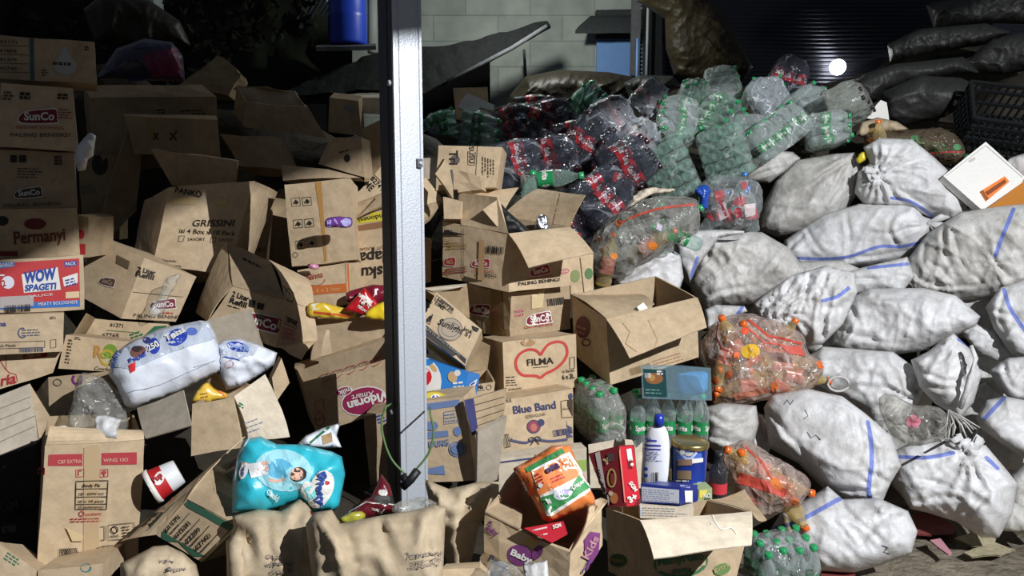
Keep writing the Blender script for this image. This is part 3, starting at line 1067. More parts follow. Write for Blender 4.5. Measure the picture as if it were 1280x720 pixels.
upright('wooden_pole', 'thin pale pole against the dark post by the blue door', (811, 808), 6.35, 0, 'palepipe', -30, 94, r=.012, cat='pole')
upright('white_pipe', 'pale blue pipe at the edge of the blue door', (797, 796), 6.3, 0, 'bluepaint', 48, 108, r=.012, cat='pipe')
upright('drain_pipe', 'pale drain pipe beside the blue drum', (466, 466), 6.6, 0, 'palepipe', -40, 66, r=.05, cat='pipe')
upright('distant_post', 'grey steel post far behind the dark cartons', (185, 186), 5.6, .16, 'palepipe', -40, 38)
upright('wooden_pole', 'short leaning stick under the sheet roof edge against the block wall', (655, 657), 6.6, 0, 'darkwood', 62, 96, r=.013, cat='pole')
# round lamp in front of the ribbed wall
g = Geo()
m, nt, b, N, L = base('bulb')
b.inputs['Emission Color'].default_value = (1, 1, 1, 1); b.inputs['Emission Strength'].default_value = 22
c0 = P(1047, 84, 6.9)
g.lathe([(0.001, -.074), (.03, -.067), (.055, -.05), (.07, -.025), (.075, 0), (.07, .025), (.055, .05), (.03, .067), (.001, .074)], 'bulb', 16, Matrix.Translation(c0))
s_ = Geo(); s_.tube([c0 + Vector((0, .05, 0)), c0 + Vector((0, .27, 0))], .03, 'black', 10)
make('wall_lamp', 'round white glowing lamp in front of the dark ribbed wall', 'lamp', [('bulb', g), ('lamp_holder', s_)], heap=False)
# blue drum
g = Geo(); c0 = P(435.5, 48, 5.6); c0.z = P(435, 53, 5.5).z
g.lathe([(.001, 0), (.135, 0), (.143, .02), (.143, .2), (.148, .215), (.143, .23), (.143, .45), (.148, .465), (.143, .48), (.143, .72), (.13, .74), (.001, .74)], 'bluedrum', 24, Matrix.Translation(c0))
make('plastic_drum', 'blue plastic drum hanging high beside the pale drain pipe', 'drum', [('drum', g)], heap=False)
g = panel([(395, 61, 5.4), (470, 60, 5.4), (470, 58, 5.9), (400, 59, 5.9)], 'darkwood', th=.03)
make('wooden_shelf', 'dark board on which the blue drum stands', 'shelf', [('board', g)], heap=False)
# sticks at the top left of the drum
for k in range(7):
    g = Geo(); g.tube([P(372 + k * 6, 24 - k * .5, 5.7), P(393 + k * 7, -20, 5.9)], .008, 'palepipe', 6)
    make('bamboo_stick', 'grey stick leaning among others left of the blue drum', 'stick', [('stick', g)], group='sticks beside the drum', heap=False)
# litter on the ground
def flatbit(pts, mat, label, name, cat, z=0.0, th=.006, bump=.01):
    g = Geo()
    v, f = tri_fill(pts, 6)
    top = []
    for x, y in v:
        r = ray(x, y); q = CAM + r * ((z - CAM.z) / r.z)
        q.z += .012 + bump * noise.noise(q * 9)
        top.append(q)
    k = len(v)
    g.add(top + [p - Vector((0, 0, th)) for p in top], f + [tuple(i + k for i in t[::-1]) for t in f], mat, True)
    make(name, label, cat, [(name, g)], heap=False)
flatbit([(1142, 645), (1165, 642), (1196, 662), (1190, 672), (1146, 670)], 'redsheet', 'flattened dark red sheet on the mud below the sacks', 'plastic_sheet', 'litter')
flatbit([(1162, 679), (1175, 676), (1190, 695), (1186, 698)], ink(196, 140, 150), 'small pink scrap of paper on the mud', 'paper_scrap', 'litter', .02)
flatbit([(1192, 676), (1215, 668), (1245, 676), (1240, 686), (1215, 684)], 'straw', 'pale scrap of straw matting lying nearest the tied sack', 'straw_scrap', 'litter')
flatbit([(1205, 692), (1240, 680), (1270, 690), (1250, 700), (1215, 698)], 'straw', 'clump of pale straw lying alone on the mud', 'straw_scrap', 'litter', 0, .006, .02)
flatbit([(1026, 714), (1045, 715), (1070, 716), (1068, 726), (1026, 726)], 'redsheet', 'red scrap under the lowest white sack', 'plastic_scrap', 'litter')
# ================================================================== cartons left of the post
GL = 'cartons heaped on the left'
def sunco(g, a, b, h, small=True, plate=MAR, txt=WHT):
    """the oval maker's plate with white lettering"""
    ux, uy = b[0] - a[0], b[1] - a[1]
    l = math.hypot(ux, uy); ux, uy = ux / l, uy / l
    nx, ny = uy, -ux
    e = h * .45
    def q(t, k):
        return (a[0] + ux * t + nx * k, a[1] + uy * t + ny * k)
    o = [q(-e, -e), q(l + e * .6, -e), q(l + e, 0), q(l + e, h * .8), q(l + e * .5, h + e), q(l * .6, h + e * .8), q(l * .3, h + e * .6), q(-e, h * .8)]
    g.poly(smooth_outline(o, 4), WHT if h > 5 else plate, max(3, h))
    if h > 5:
        o2 = [(p[0] + (q(l / 2, h / 2)[0] - p[0]) * .06, p[1] + (q(l / 2, h / 2)[1] - p[1]) * .14) for p in o]
        g.poly(smooth_outline(o2, 4), plate, max(3, h))
    g.text('SunCo', a, b, h, txt, .03)

# --- tall far-left stack, all in the shade
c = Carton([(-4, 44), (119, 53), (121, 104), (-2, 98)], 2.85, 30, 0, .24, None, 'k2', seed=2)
c.poly([(81, 58), (89, 71), (97, 81), (93, 91), (82, 94), (70, 90), (66, 81), (73, 71)], ink(170, 170, 165))
c.dash((66, 77), (98, 79), 1, 3, 4, DBK)
c.dash((52, 87), (60, 87), 3, 3, 1.5, DBK); c.dash((106, 58), (112, 58), 2, 3, 2, DBK)
c.poly([(37, 48), (42, 48), (43, 100), (38, 100)], ink(55, 95, 85))
for k, t in enumerate(('61171', '61804', '61279', '62740')):
    c.text(t, (0, 54 + k * 11), (21, 55 + k * 11), 4, DBK, .02)
    c.line([(0, 57 + k * 11), (36, 58 + k * 11)], .7, DBK)
c.done('dark shaded carton with a grey water drop, topmost of the far left stack', group=GL)
c = Carton([(0, 104), (91, 111), (98, 189), (-2, 183)], 2.74, 31, 0, .24, mat='k1', seed=3)
sunco(c, (30, 150), (68, 150), 10)
c.text('MINYAK GORENG', (20, 161), (80, 162), 4, ink(150, 60, 45)); c.text('PALING BENING?', (13, 171), (88, 171), 5, DBK, .01)
c.dash((72, 136), (92, 137), 4, 3.4, 1.5, ink(150, 70, 60)); c.dash((0, 114), (20, 115), 3, 4, 2.4, DBK); c.dash((25, 115), (42, 116), 2, 5, 4, BK); c.dash((72, 117), (89, 118), 2, 4, 3, BK)
c.done('shaded carton with red oval mark, second from the top of the far left stack', group=GL)
c = Carton([(-2, 187), (93, 191), (97, 262), (-2, 266)], 2.70, 31, 0, .24, mat='k2', seed=4)
sunco(c, (23, 245), (50, 243), 7, plate=DBK, txt=WHT)
c.text('PALING BENING', (5, 259), (76, 256), 4.5, DBK); c.dash((22, 210), (56, 211), 4, 3.5, 1.4, DBK); c.poly([(13, 194), (21, 194), (21, 203), (13, 203)], BK); c.poly([(24, 194), (33, 194), (33, 203), (24, 203)], BK); c.dash((68, 195), (80, 195), 3, 4, 3, BK)
c.done('shaded carton with small dark oval mark, third down the far left stack', group=GL)
c = Carton([(-2, 262), (96, 261), (100, 322), (-2, 326)], 2.64, 32, 0, .24, None, 'k2', seed=5)
c.text('Permanyi', (18, 305), (82, 300), 16, ink(95, 30, 28), .02); c.ell(44, 280, 14, 7, ink(95, 30, 28)); c.ell(3, 276, 8, 6, BK); c.poly([(0, 314), (22, 314), (22, 320), (0, 320)], ink(120, 40, 35))
c.done('shaded carton with blurred dark red lettering, resting on the red and blue spaghetti carton', group=GL)
c = Carton([(97, 268), (111, 272), (111, 322), (100, 322)], 2.72, 5, 0, .2, None, 'k2', seed=6)
c.ell(101, 293, 5, 6, RED); c.poly([(98, 305), (107, 305), (107, 318), (98, 318)], RED)
c.done('narrow carton end with two red symbols behind the far left stack', group=GL)
c = Carton([(-3, 325), (104, 319), (106, 387), (-3, 391)], 2.50, 33, 4, .25, None, 'k1', seed=7)
WR = ink(186, 50, 52)
c.poly([(-3, 329), (99, 323), (100, 376), (-3, 381)], WR); c.poly([(-3, 380), (100, 375), (100, 383), (-3, 387)], ink(45, 105, 185))
c.poly([(-3, 328), (18, 327), (18, 333), (-3, 336)], ink(70, 125, 195)); c.text('BARU!', (0, 334), (16, 332), 5, WHT, .01)
c.poly([(80, 327), (96, 326), (96, 332), (81, 334)], ink(40, 60, 140)); c.text('PACK', (82, 332), (95, 331), 4, WHT, .01)
c.poly([(27, 343), (72, 334), (76, 362), (30, 366)], WHT)
c.text('WOW', (30, 354), (70, 348), 14, ink(35, 65, 150), .05, .15); c.text('SPAGETI', (31, 364), (70, 361), 8, ink(35, 65, 150), .04, .15)
c.ell(10, 353, 8, 8, ink(215, 215, 225)); c.text('2', (4, 358), (8, 357), 8, RED, .03)
c.poly([(78, 347), (97, 341), (97, 354), (80, 358)], WHT); c.dash((81, 350), (96, 346), 3, 3.4, 2, ink(60, 60, 140))
c.poly([(0, 371), (42, 369), (42, 382), (0, 385)], ink(175, 165, 160)); c.bars((4, 382), (38, 380), 9, BK)
c.poly([(82, 365), (99, 364), (99, 372), (82, 373)], ink(215, 190, 150)); c.text('MEATY BOLOGNESE', (48, 382), (97, 379), 4, WHT)
c.dash((0, 343), (8, 343), 1, 3, 2, WHT); c.text('SAUCE', (36, 372), (66, 369), 3, WHT)
c.done('red and blue printed spaghetti carton on the far left stack', group=GL)
c = Carton([(-3, 394), (80, 391), (79, 439), (-3, 443)], 2.46, 33, 3, .25, None, 'k1', seed=8)
c.text('na', (-1, 408), (8, 407), 6, ink(50, 60, 130), .03); c.ring(28, 416, 5, 6, 1.6, ink(70, 75, 110), a0=60, a1=330); c.dash((27, 412), (54, 411), 3, 3.4, 1.4, ink(80, 85, 110))
c.line([(-3, 428), (56, 426), (56, 434), (-3, 436)], .7, DBK); c.text('sch Mania', (-2, 434), (20, 433), 4, DBK); c.bars((24, 434.5), (54, 433.5), 6, ink(95, 95, 115)); c.line([(63, 425), (70, 424), (70, 434), (63, 435)], .7, DBK, True); c.dash((62, 396), (72, 395), 2, 2, 1, DBK)
c.done('tan carton with dark blue print directly below the spaghetti carton', group=GL)
c = Carton([(-3, 442), (77, 437), (67, 466), (-3, 487)], 2.43, 33, 3, .25, None, 'k1', seed=9)
c.text('ria', (1, 482), (20, 478), 13, RED, .03, .3); c.line([(0, 450), (6, 460), (12, 466), (20, 468), (22, 476), (17, 483)], 1, RED); c.line([(7, 442), (8, 462)], .7, RED); c.dash((28, 444), (36, 443), 2, 3.2, 2, RED); c.line([(39, 447), (52, 446)], 1.2, RED); c.line([(43, 441), (46, 447)], 1.4, RED); c.ell(55, 443, 4.5, 3.5, RED)
c.done('torn tan carton with red script lettering at the bottom of the far left stack', group=GL)

DEEP[0] = 0.16
# --- shaded cartons behind, upper left
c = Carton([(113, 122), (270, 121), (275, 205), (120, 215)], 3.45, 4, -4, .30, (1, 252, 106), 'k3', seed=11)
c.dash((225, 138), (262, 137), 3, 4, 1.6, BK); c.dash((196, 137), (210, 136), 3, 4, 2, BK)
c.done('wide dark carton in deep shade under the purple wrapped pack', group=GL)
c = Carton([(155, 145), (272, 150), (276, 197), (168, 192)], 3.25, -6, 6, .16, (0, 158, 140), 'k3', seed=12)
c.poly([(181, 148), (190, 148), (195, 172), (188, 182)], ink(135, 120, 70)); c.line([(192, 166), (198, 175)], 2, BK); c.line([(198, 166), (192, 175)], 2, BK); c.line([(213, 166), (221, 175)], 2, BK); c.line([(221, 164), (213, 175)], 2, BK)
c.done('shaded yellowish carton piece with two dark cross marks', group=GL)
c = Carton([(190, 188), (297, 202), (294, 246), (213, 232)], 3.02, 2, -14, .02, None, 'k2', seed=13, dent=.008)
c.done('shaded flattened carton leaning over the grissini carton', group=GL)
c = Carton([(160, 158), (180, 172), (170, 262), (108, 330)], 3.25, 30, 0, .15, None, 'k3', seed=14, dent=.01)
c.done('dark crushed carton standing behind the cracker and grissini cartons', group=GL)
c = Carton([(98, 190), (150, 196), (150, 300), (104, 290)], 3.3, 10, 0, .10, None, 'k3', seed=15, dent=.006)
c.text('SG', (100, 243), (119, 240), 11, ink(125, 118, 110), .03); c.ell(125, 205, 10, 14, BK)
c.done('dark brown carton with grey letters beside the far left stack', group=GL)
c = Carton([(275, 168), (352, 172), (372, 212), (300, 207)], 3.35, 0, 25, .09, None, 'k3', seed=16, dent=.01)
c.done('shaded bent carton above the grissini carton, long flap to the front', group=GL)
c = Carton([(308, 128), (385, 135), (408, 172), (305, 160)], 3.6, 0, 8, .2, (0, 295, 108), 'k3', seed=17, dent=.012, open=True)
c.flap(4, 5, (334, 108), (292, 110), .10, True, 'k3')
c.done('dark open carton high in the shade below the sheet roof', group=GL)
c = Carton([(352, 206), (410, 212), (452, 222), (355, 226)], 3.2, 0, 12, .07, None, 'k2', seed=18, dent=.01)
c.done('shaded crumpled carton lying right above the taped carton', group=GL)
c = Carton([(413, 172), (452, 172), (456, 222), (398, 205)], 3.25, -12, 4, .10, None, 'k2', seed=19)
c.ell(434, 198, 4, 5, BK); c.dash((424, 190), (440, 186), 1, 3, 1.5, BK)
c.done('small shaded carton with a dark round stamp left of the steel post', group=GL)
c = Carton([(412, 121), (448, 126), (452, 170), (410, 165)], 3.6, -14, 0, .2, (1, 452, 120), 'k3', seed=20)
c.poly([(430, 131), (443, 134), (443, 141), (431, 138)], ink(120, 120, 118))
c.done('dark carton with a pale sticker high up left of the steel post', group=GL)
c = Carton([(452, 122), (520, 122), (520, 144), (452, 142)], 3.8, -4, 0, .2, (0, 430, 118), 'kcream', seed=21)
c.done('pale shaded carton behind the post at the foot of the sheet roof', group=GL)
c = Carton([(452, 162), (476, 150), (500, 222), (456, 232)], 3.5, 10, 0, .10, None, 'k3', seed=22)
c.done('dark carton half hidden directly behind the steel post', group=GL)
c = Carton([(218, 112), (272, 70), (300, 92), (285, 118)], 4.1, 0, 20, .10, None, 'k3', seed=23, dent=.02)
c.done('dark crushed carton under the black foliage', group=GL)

DEEP[0] = 0.09
# --- grissini carton
c = Carton([(212, 234), (318, 226), (284, 344), (191, 330)], 2.92, 6, 8, .27, (0, 181, 250), 'k1', seed=31)
c.text('GRISSINI', (240, 283), (292, 283), 8.5, BK, .012, .25); c.text('isi 4 Box x 10 Pack', (224, 291), (294, 295), 6, BK, .01, .2)
c.line([(224, 295), (231, 295), (229, 302), (223, 302)], .8, BK, True); c.text('SAVORY', (235, 301), (257, 301), 4, BK); c.line([(264, 297), (270, 297), (269, 303), (263, 303)], .8, BK, True); c.text('SWEET', (274, 302), (292, 302), 4, BK)
c.text('PT Grissindo', (196, 326), (221, 328), 3.4, BK); c.text('Tempat Kedaluwarsa', (196, 332), (227, 334), 3.2, BK)
c.poly([(214, 246), (244, 247), (246, 256), (215, 255)], ink(205, 178, 125)); c.poly([(268, 248), (285, 250), (285, 258), (270, 257)], ink(205, 178, 125))
c.text('PANKO', (219, 241), (252, 247), 7.5, BK, .02)
f = c.flap(1, 2, (312, 330), (346, 240), .16, True, 'k2')
c.done('torn tan carton lettered GRISSINI', group=GL)

DEEP[0] = 0.18
# --- dark-sided refill carton beside the spaghetti carton
c = Carton([(180, 322), (246, 346), (219, 402), (152, 398)], 2.66, 24, 10, .26, (0, 121, 293), 'k1', seed=32)
c.text('2 Liter', (172, 339), (194, 344), 6, BK, .03); c.text('Refill', (170, 345), (192, 350), 6, BK, .03)
sunco(c, (192, 384), (217, 383), 7); c.text('PALING BENING', (167, 396), (226, 399), 4.5, DBK); c.line([(166, 365), (235, 372)], .6, DBK)
c.dash((200, 390), (222, 391), 1, 3, 2, RED)
sunco(c, (128, 353), (141, 357), 6, plate=ink(95, 60, 50), txt=ink(150, 135, 120))
c.poly([(147, 319), (163, 327), (161, 337), (146, 329)], ink(95, 80, 60))
tp = pillow([(205, 352), (212, 346), (226, 344), (218, 360), (210, 376), (204, 392), (186, 396), (190, 382), (198, 372)], 2.55, .008, 'film', seed=4, wr=.008)
c.done('tan refill carton with its dark side towards the spaghetti carton', group=GL, more=[('torn_tape', tp)])
# --- green printed carton below it
c = Carton([(118, 398), (210, 405), (200, 444), (98, 432)], 2.58, 10, 22, .2, None, 'k1', seed=33)
c.text('61371', (138, 408), (154, 410), 5, DBK, .02); c.text('67765', (128, 421), (149, 422), 5, DBK, .02); c.line([(133, 413), (172, 416)], .7, GRN); c.line([(124, 426), (168, 429)], .7, GRN)
c.poly([(180, 420), (193, 408), (209, 407), (203, 424), (190, 428)], GRN); c.dash((162, 418), (180, 412), 4, 4, 2.4, GRN)
c.flap(0, 3, (76, 444), (108, 392), .12, False, 'k3')
c.done('tan carton with green leaf print and stock numbers under the dark-sided refill carton', group=GL)
DEEP[0] = 0.14
# --- Royal biscuit carton
c = Carton([(82, 418), (166, 428), (160, 466), (73, 460)], 2.42, 12, 10, .22, None, 'k1', seed=34)
c.text('R', (117, 446), (128, 447), 15, ink(190, 140, 70), .04); c.ell(138, 439, 9, 9, ink(120, 150, 50)); c.ring(134, 447, 8, 9, 3, ink(190, 165, 60)); c.text('oy', (126, 447), (146, 449), 11, ink(150, 165, 60), .02); c.text('Cowfarm', (118, 462), (144, 464), 4.5, BK, 0, .3)
c.dash((86, 424), (92, 425), 8, 4, 2, DBK); c.dash((94, 421), (102, 422), 2, 2, 1, DBK)
c.done('tan carton with orange R and green apple print', group=GL)
# --- carton behind the open one with purple print
c = Carton([(60, 472), (150, 462), (160, 505), (62, 520)], 2.3, 8, 4, .12, (0, 45, 492), 'k2', seed=35)
c.ring(97, 474, 6, 6, 3, ink(120, 40, 120)); c.poly([(108, 467), (140, 463), (140, 467), (108, 471)], ink(180, 155, 50)); c.ring(72, 478, 5, 4, 1, DBK)
c.done('brown open carton with a purple ring print behind the carton with red bars', group=GL)
DEEP[0] = 0
# --- open body-fit carton, front left
c = Carton([(57, 556), (180, 550), (172, 702), (47, 706)], 1.95, 33, -2, .26, None, 'k1', open=True, seed=36)
BR = ink(175, 62, 68)
c.poly([(61, 568), (103, 567), (103, 582), (60, 582)], BR); c.poly([(127, 566), (171, 565), (171, 580), (127, 581)], BR)
c.text('CBF EXTRA', (72, 579), (102, 578), 4.5, ink(215, 160, 140), .02); c.text('WING 10O', (129, 577), (160, 576), 4.5, ink(215, 160, 140), .02)
c.poly([(105, 552), (125, 552), (123, 702), (104, 703)], ink(186, 160, 124))
for x in (95, 125):
    c.line([(x, 587), (x + 10, 586), (x + 10, 595), (x, 596)], .9, BR, True)
c.line([(98, 594), (98, 588), (102, 588)], 1.2, BR); c.ell(130, 590, 3, 2.4, BR); c.line([(130, 590), (130, 595)], 1.2, BR)
c.line([(95, 601), (135, 600), (133, 636), (94, 636)], 1, BK, True)
for k, (t, y) in enumerate((('Body Fit', 608), ('CBF - EXPW 10O', 618), ('18 x 10 pads', 627), ('18 packs/carton', 634))):
    c.text(t, (98 + (5 if k == 0 else 0), y), (130 - (5 if k == 0 else 0), y - .5), 4 if k == 0 else 3, BK, .015, .2 if k == 0 else 0)
    if k < 3:
        c.line([(95, y + 2.5), (134, y + 2)], .8, BK)
c.ring(102, 641, 3, 3, 1.2, BR); c.text('unicharm', (107, 643), (127, 642), 3.4, BR, .02); c.dash((88, 647), (136, 646), 2, 3.2, 1.3, BR, 3)
c.line([(126, 657), (131, 657), (131, 674), (126, 674)], 1, BK); c.line([(135, 655), (168, 652), (166, 672), (135, 674)], .7, BK, True); c.ring(143, 661, 4, 4, 1.4, BK); c.text('HALAL', (138, 670), (149, 669), 3, BK, .02); c.dash((152, 657), (164, 656), 4, 3.6, 1.4, DBK)
c.bars((76, 695), (100, 695), 15, BK, 1, True); c.bars((126, 693), (145, 692), 15, BK, 2, True)
c.text('EI', (51, 592), (56, 592), 9, BR, .03)
c.poly([(82, 657), (104, 668), (103, 675), (90, 675)], ink(205, 182, 140))
c.flaps.append(panel([(172, 511, 2.12), (230, 488, 2.08), (240, 533, 1.98), (182, 548, 2.0)], 'kgrey', bend=.004))
c.flaps.append(panel([(-4, 497, 1.98), (38, 480, 2.04), (50, 548, 1.97), (-4, 571, 1.9)], 'kgrey', bend=.004))
for k in range(4):
    c.flaps[-1].line([(-3, 512 + k * 14), (44, 494 + k * 13)], 1, ink(120, 112, 96))
c.flaps.append(panel([(38, 480, 2.04), (61, 519, 2.0), (53, 547, 1.97), (49, 547, 1.965)], 'k1', bend=.002))
f3 = c.flap(0, 1, (178, 538), (62, 532), .05, True, 'k1')
c.done('open tan carton with two red bars and a boxed table on its front', group=GL)
make('plastic_bag', 'grey see-through bag stuffed into the open carton with red bars', 'bag', [('bag', pillow([(97, 470), (112, 467), (140, 480), (152, 500), (160, 530), (150, 560), (95, 560), (84, 540), (90, 495)], 2.08, .04, 'film_milky', seed=7, wr=.02))])
make('plastic_bag', 'crumpled white wrapper poking out of the open carton with red bars', 'wrapper', [('bag', pillow([(118, 545), (119, 521), (132, 519), (154, 524), (148, 537), (150, 548), (130, 552)], 1.98, .02, 'sack', seed=8, wr=.03, smooth=False))])
make('paper_sheet', 'white blue-edged paper along the torn rim of the carton with red bars', 'paper', [('sheet', slab([(64, 535), (80, 532), (95, 540), (120, 543), (119, 546), (95, 545)], 20, 10, 1.97, .002, WHT))])
# --- dark cartons at the left edge below
c = Carton([(-3, 572), (44, 556), (46, 652), (-3, 655)], 2.12, 8, -10, .2, None, 'black', seed=37)
c.text('GM', (2, 639), (25, 633), 12, ink(60, 58, 55), .02)
c.done('black carton with grey letters under the raised grey flap at the left edge', group=GL)
c = Carton([(-3, 657), (44, 652), (44, 700), (-3, 690)], 2.08, 8, -6, .2, None, 'black', seed=38)
c.poly([(2, 658), (20, 655), (21, 664), (3, 666)], ink(90, 88, 82)); c.text('L', (8, 664), (13, 663), 6, BK, .03)
c.done('black carton with a pale label square at the left edge', group=GL)
c = Carton([(-6, 676), (46, 712), (40, 730), (-6, 735)], 1.8, 10, 30, .15, None, 'k1', seed=39)
c.dash((10, 690), (30, 703), 3, 4, 2, ink(80, 120, 95))
c.done('carton corner with green print at the bottom left corner', group=GL)
c = Carton([(48, 713), (127, 704), (128, 730), (48, 735)], 1.82, 12, 10, .2, None, 'k1', seed=40)
c.ell(108, 710, 7, 5, ink(70, 130, 130))
c.done('carton with a teal round mark under the carton with red bars', group=GL)

DEEP[0] = 0.42
# --- big near refill carton
c = Carton([(291, 358), (356, 374), (344, 434), (260, 402)], 2.46, -8, 14, .26, None, 'k1', seed=41, open=True)
# (right side)
sd = sheet4(c.C[1], c.C[1] + (P(391, 388, 2.52) - c.C[1]), P(396, 426, 2.5), c.C[2], 'k1', seed=4)
sd.text('SNI', (357, 402), (369, 407), 6, BK, .03); sd.line([(356, 395), (371, 402), (370, 411), (355, 404)], .8, BK)
for k, t in enumerate(('100%', 'HEMAT', 'ENERGI')):
    sd.text(t, (352, 412 + k * 5), (368, 416 + k * 5), 4, PINK, .02)
c.text('2 Liter', (290, 370), (311, 377), 7, BK, .03); c.text('Refill', (287, 378), (308, 385), 7, BK, .03); c.dash((285, 381), (305, 387), 1, 3, 1.5, BK)
c.poly([(312, 374), (320, 376), (318, 385), (311, 383)], BK); c.poly([(322, 378), (331, 380), (329, 388), (321, 386)], BK)
sunco(c, (307, 401), (345, 413), 11)
c.poly([(322, 396), (327, 392), (332, 398)], GRN)
sl = sheet4(P(283, 301, 2.62), c.C[0], c.C[3], P(245, 391, 2.62), 'k2', seed=5)
c.flaps.append(sheet4(c.C[0], c.C[1], P(338, 327, 2.62), P(286, 303, 2.62), 'k2', seed=6))
t_ = c.flaps[-1]; t_.dash((304, 322), (334, 337), 1, 3, 2.4, BK)
c.flaps.append(sheet4(c.C[1], P(391, 388, 2.52), P(382, 347, 2.6), P(336, 325, 2.63), 'k1', seed=7, bend=.02))
t_ = c.flaps[-1]; t_.line([(354, 358), (362, 368), (366, 380), (360, 372)], 1, DBK); t_.ring(362, 369, 5, 8, .8, DBK, 20)
c.flaps.append(sheet4(c.C[2], P(396, 426, 2.5), P(377, 450, 2.4), P(362, 443, 2.4), 'k1', seed=8))
c.done('large tilted tan refill carton with open flaps above the tissue packs', group=GL, more=[('side_panel', sd), ('side_panel', sl)])
c = Carton([(248, 404), (312, 386), (330, 440), (280, 450)], 2.42, 4, 20, .02, None, 'kgrey', seed=42)
c.done('plain grey cardboard flap standing behind the second tissue pack', 'cardboard_sheet', 'cardboard', group=GL)
# dark thing between
c = Carton([(300, 268), (338, 262), (333, 330), (312, 325)], 3.0, 12, 0, .12, None, 'k1', seed=43)
c.dash((316, 312), (335, 308), 2, 3, 1, DBK); c.ell(318, 298, 3, 5, ink(90, 95, 120))
c.done('tan carton end peeping out right of the grissini carton', group=GL)
c = Carton([(330, 258), (360, 236), (372, 336), (336, 330)], 3.05, 40, 0, .1, None, 'k3', seed=44)
c.done('dark brown carton side in the gap left of the taped carton', group=GL)

DEEP[0] = 0.22
# --- taped carton with icons
c = Carton([(355, 231), (438, 223), (447, 325), (365, 333)], 2.80, -4, -3, .2, (1, 447, 234), 'k1', seed=45)
c.poly([(394, 228), (402, 227), (409, 326), (406, 328), (400, 270)], ink(178, 132, 74))
for i, (x, y) in enumerate(((364, 248), (378, 247), (367, 275), (381, 274), (370, 301), (384, 299))):
    c.line([(x, y), (x + 11, y - 1), (x + 12, y + 9), (x + 1, y + 10)], .7, BK, True)
    c.line([(x + 3, y + 7), (x + 6, y + 2), (x + 9, y + 6)], 1.6, BK); c.ell(x + 7, y + 5, 2, 2.4, BK)
c.ring(370, 318, 3, 3, .6, DBK)
c.done('tan carton with a brown tape strip and six handling icons', group=GL)
g = pillow([(408, 274), (424, 271), (438, 272), (441, 277), (438, 284), (424, 284), (408, 285)], 2.74, .012, gloss(110, 60, 140), seed=3, wr=.006)
g.ell(433, 278, 6, 5, ink(170, 165, 215)); g.poly([(409, 276), (414, 275), (414, 284), (409, 284)], ink(160, 150, 210)); g.line([(418, 274), (424, 283)], 2, ink(180, 150, 210))
make('snack_packet', 'purple packet stuck in the slit of the taped carton', 'packet', [('packet', g)])
make('plastic_bit', 'pink wrapper scrap between taped carton and the orange striped carton', 'wrapper', [('bit', pillow([(385, 331), (396, 330), (397, 335), (388, 336)], 2.76, .006, gloss(220, 150, 180), seed=3))])
c = Carton([(372, 338), (433, 329), (435, 380), (386, 390)], 2.74, -4, 4, .24, None, 'k1', seed=46)
OR = ink(196, 108, 52)
c.text('Ninna', (384, 351), (404, 346), 8, ink(160, 70, 60), .01, .2); c.ring(394, 349, 12, 8, .9, ink(160, 70, 60), a0=180, a1=360)
c.poly([(385, 358), (433, 354), (434, 365), (386, 369)], OR); c.text('L 6 x 2 liter', (390, 366), (426, 363), 5, ink(226, 170, 120)); c.poly([(432, 329), (435, 329), (437, 380), (434, 380)], OR)
c.bars((388, 382), (410, 380), 10, BK)
c.done('tan carton with an orange stripe under the taped carton', group=GL)
# --- upside down biscuit carton behind the post
c = Carton([(441, 268), (505, 255), (508, 375), (436, 376)], 2.9, -6, -2, .25, None, 'k1', seed=47)
c.poly([(443, 265), (505, 255), (505, 272), (445, 280)], ink(205, 190, 60)); c.text('Roti Indonesia', (500, 263), (444, 274), 6, BK, .01)
c.poly([(447, 282), (500, 273), (500, 281), (447, 289)], ink(140, 100, 72))
c.text('COCONUT SUGAR', (506, 305), (447, 310), 4, ink(130, 85, 60)); c.text('Kelapa', (506, 311), (449, 316), 15, BK, .02, .1); c.text('Biskuit', (494, 331), (440, 336), 15, BK, .02, .1)
c.flap(0, 1, (500, 232), (440, 262), .11, True, 'k2', bend=.03)
c.flap(1, 0, (438, 282), (478, 240), .06, False, 'k2', bend=.02)
c.done('tan biscuit carton standing upside down with black script and yellow band beside the post', group=GL)
c = Carton([(440, 250), (476, 208), (502, 232), (470, 270)], 3.12, -2, 18, .2, None, 'k1', seed=48)
c.text('LIME', (450, 226), (463, 240), 9, BK, .02, up=(8, -8)); c.text('648274', (458, 218), (474, 236), 6, BK, .02, up=(8, -8)); c.line([(456, 219), (462, 212), (481, 232), (475, 239)], .8, BK)
c.done('tilted tan carton corner with black stock lettering above the biscuit carton', group=GL)
# --- tall open carton of packets
c = Carton([(388, 399), (505, 394), (505, 470), (388, 466)], 2.66, -4, 0, .16, None, 'k1', seed=49, open=True)
c.done('open tan carton filled with red and yellow packets left of the post', group=GL)
g = pillow([(388, 396), (386, 380), (400, 378), (425, 383), (442, 388), (440, 398)], 2.72, .02, gloss(225, 190, 60), seed=5, wr=.012)
g.poly([(389, 381), (399, 379), (400, 386), (390, 388)], ink(220, 215, 205)); g.line([(392, 390), (438, 395)], 2.5, ink(205, 75, 40))
make('snack_packet', 'yellow crumpled packet at the left rim of the open packet carton', 'packet', [('packet', g)])
g = pillow([(430, 388), (455, 360), (476, 382), (460, 396)], 2.70, .02, gloss(190, 28, 36), seed=6, wr=.006, smooth=False)
g.poly([(450, 366), (466, 377), (463, 382), (448, 371)], WHT); g.text('HOT', (449, 377), (462, 386), 5, WHT, .03); g.text('PEDAS', (446, 383), (458, 391), 4, WHT, .03); g.dash((450, 369), (462, 378), 2, 2, 1, RED)
make('snack_packet', 'red packet standing in the open packet carton', 'packet', [('packet', g)])
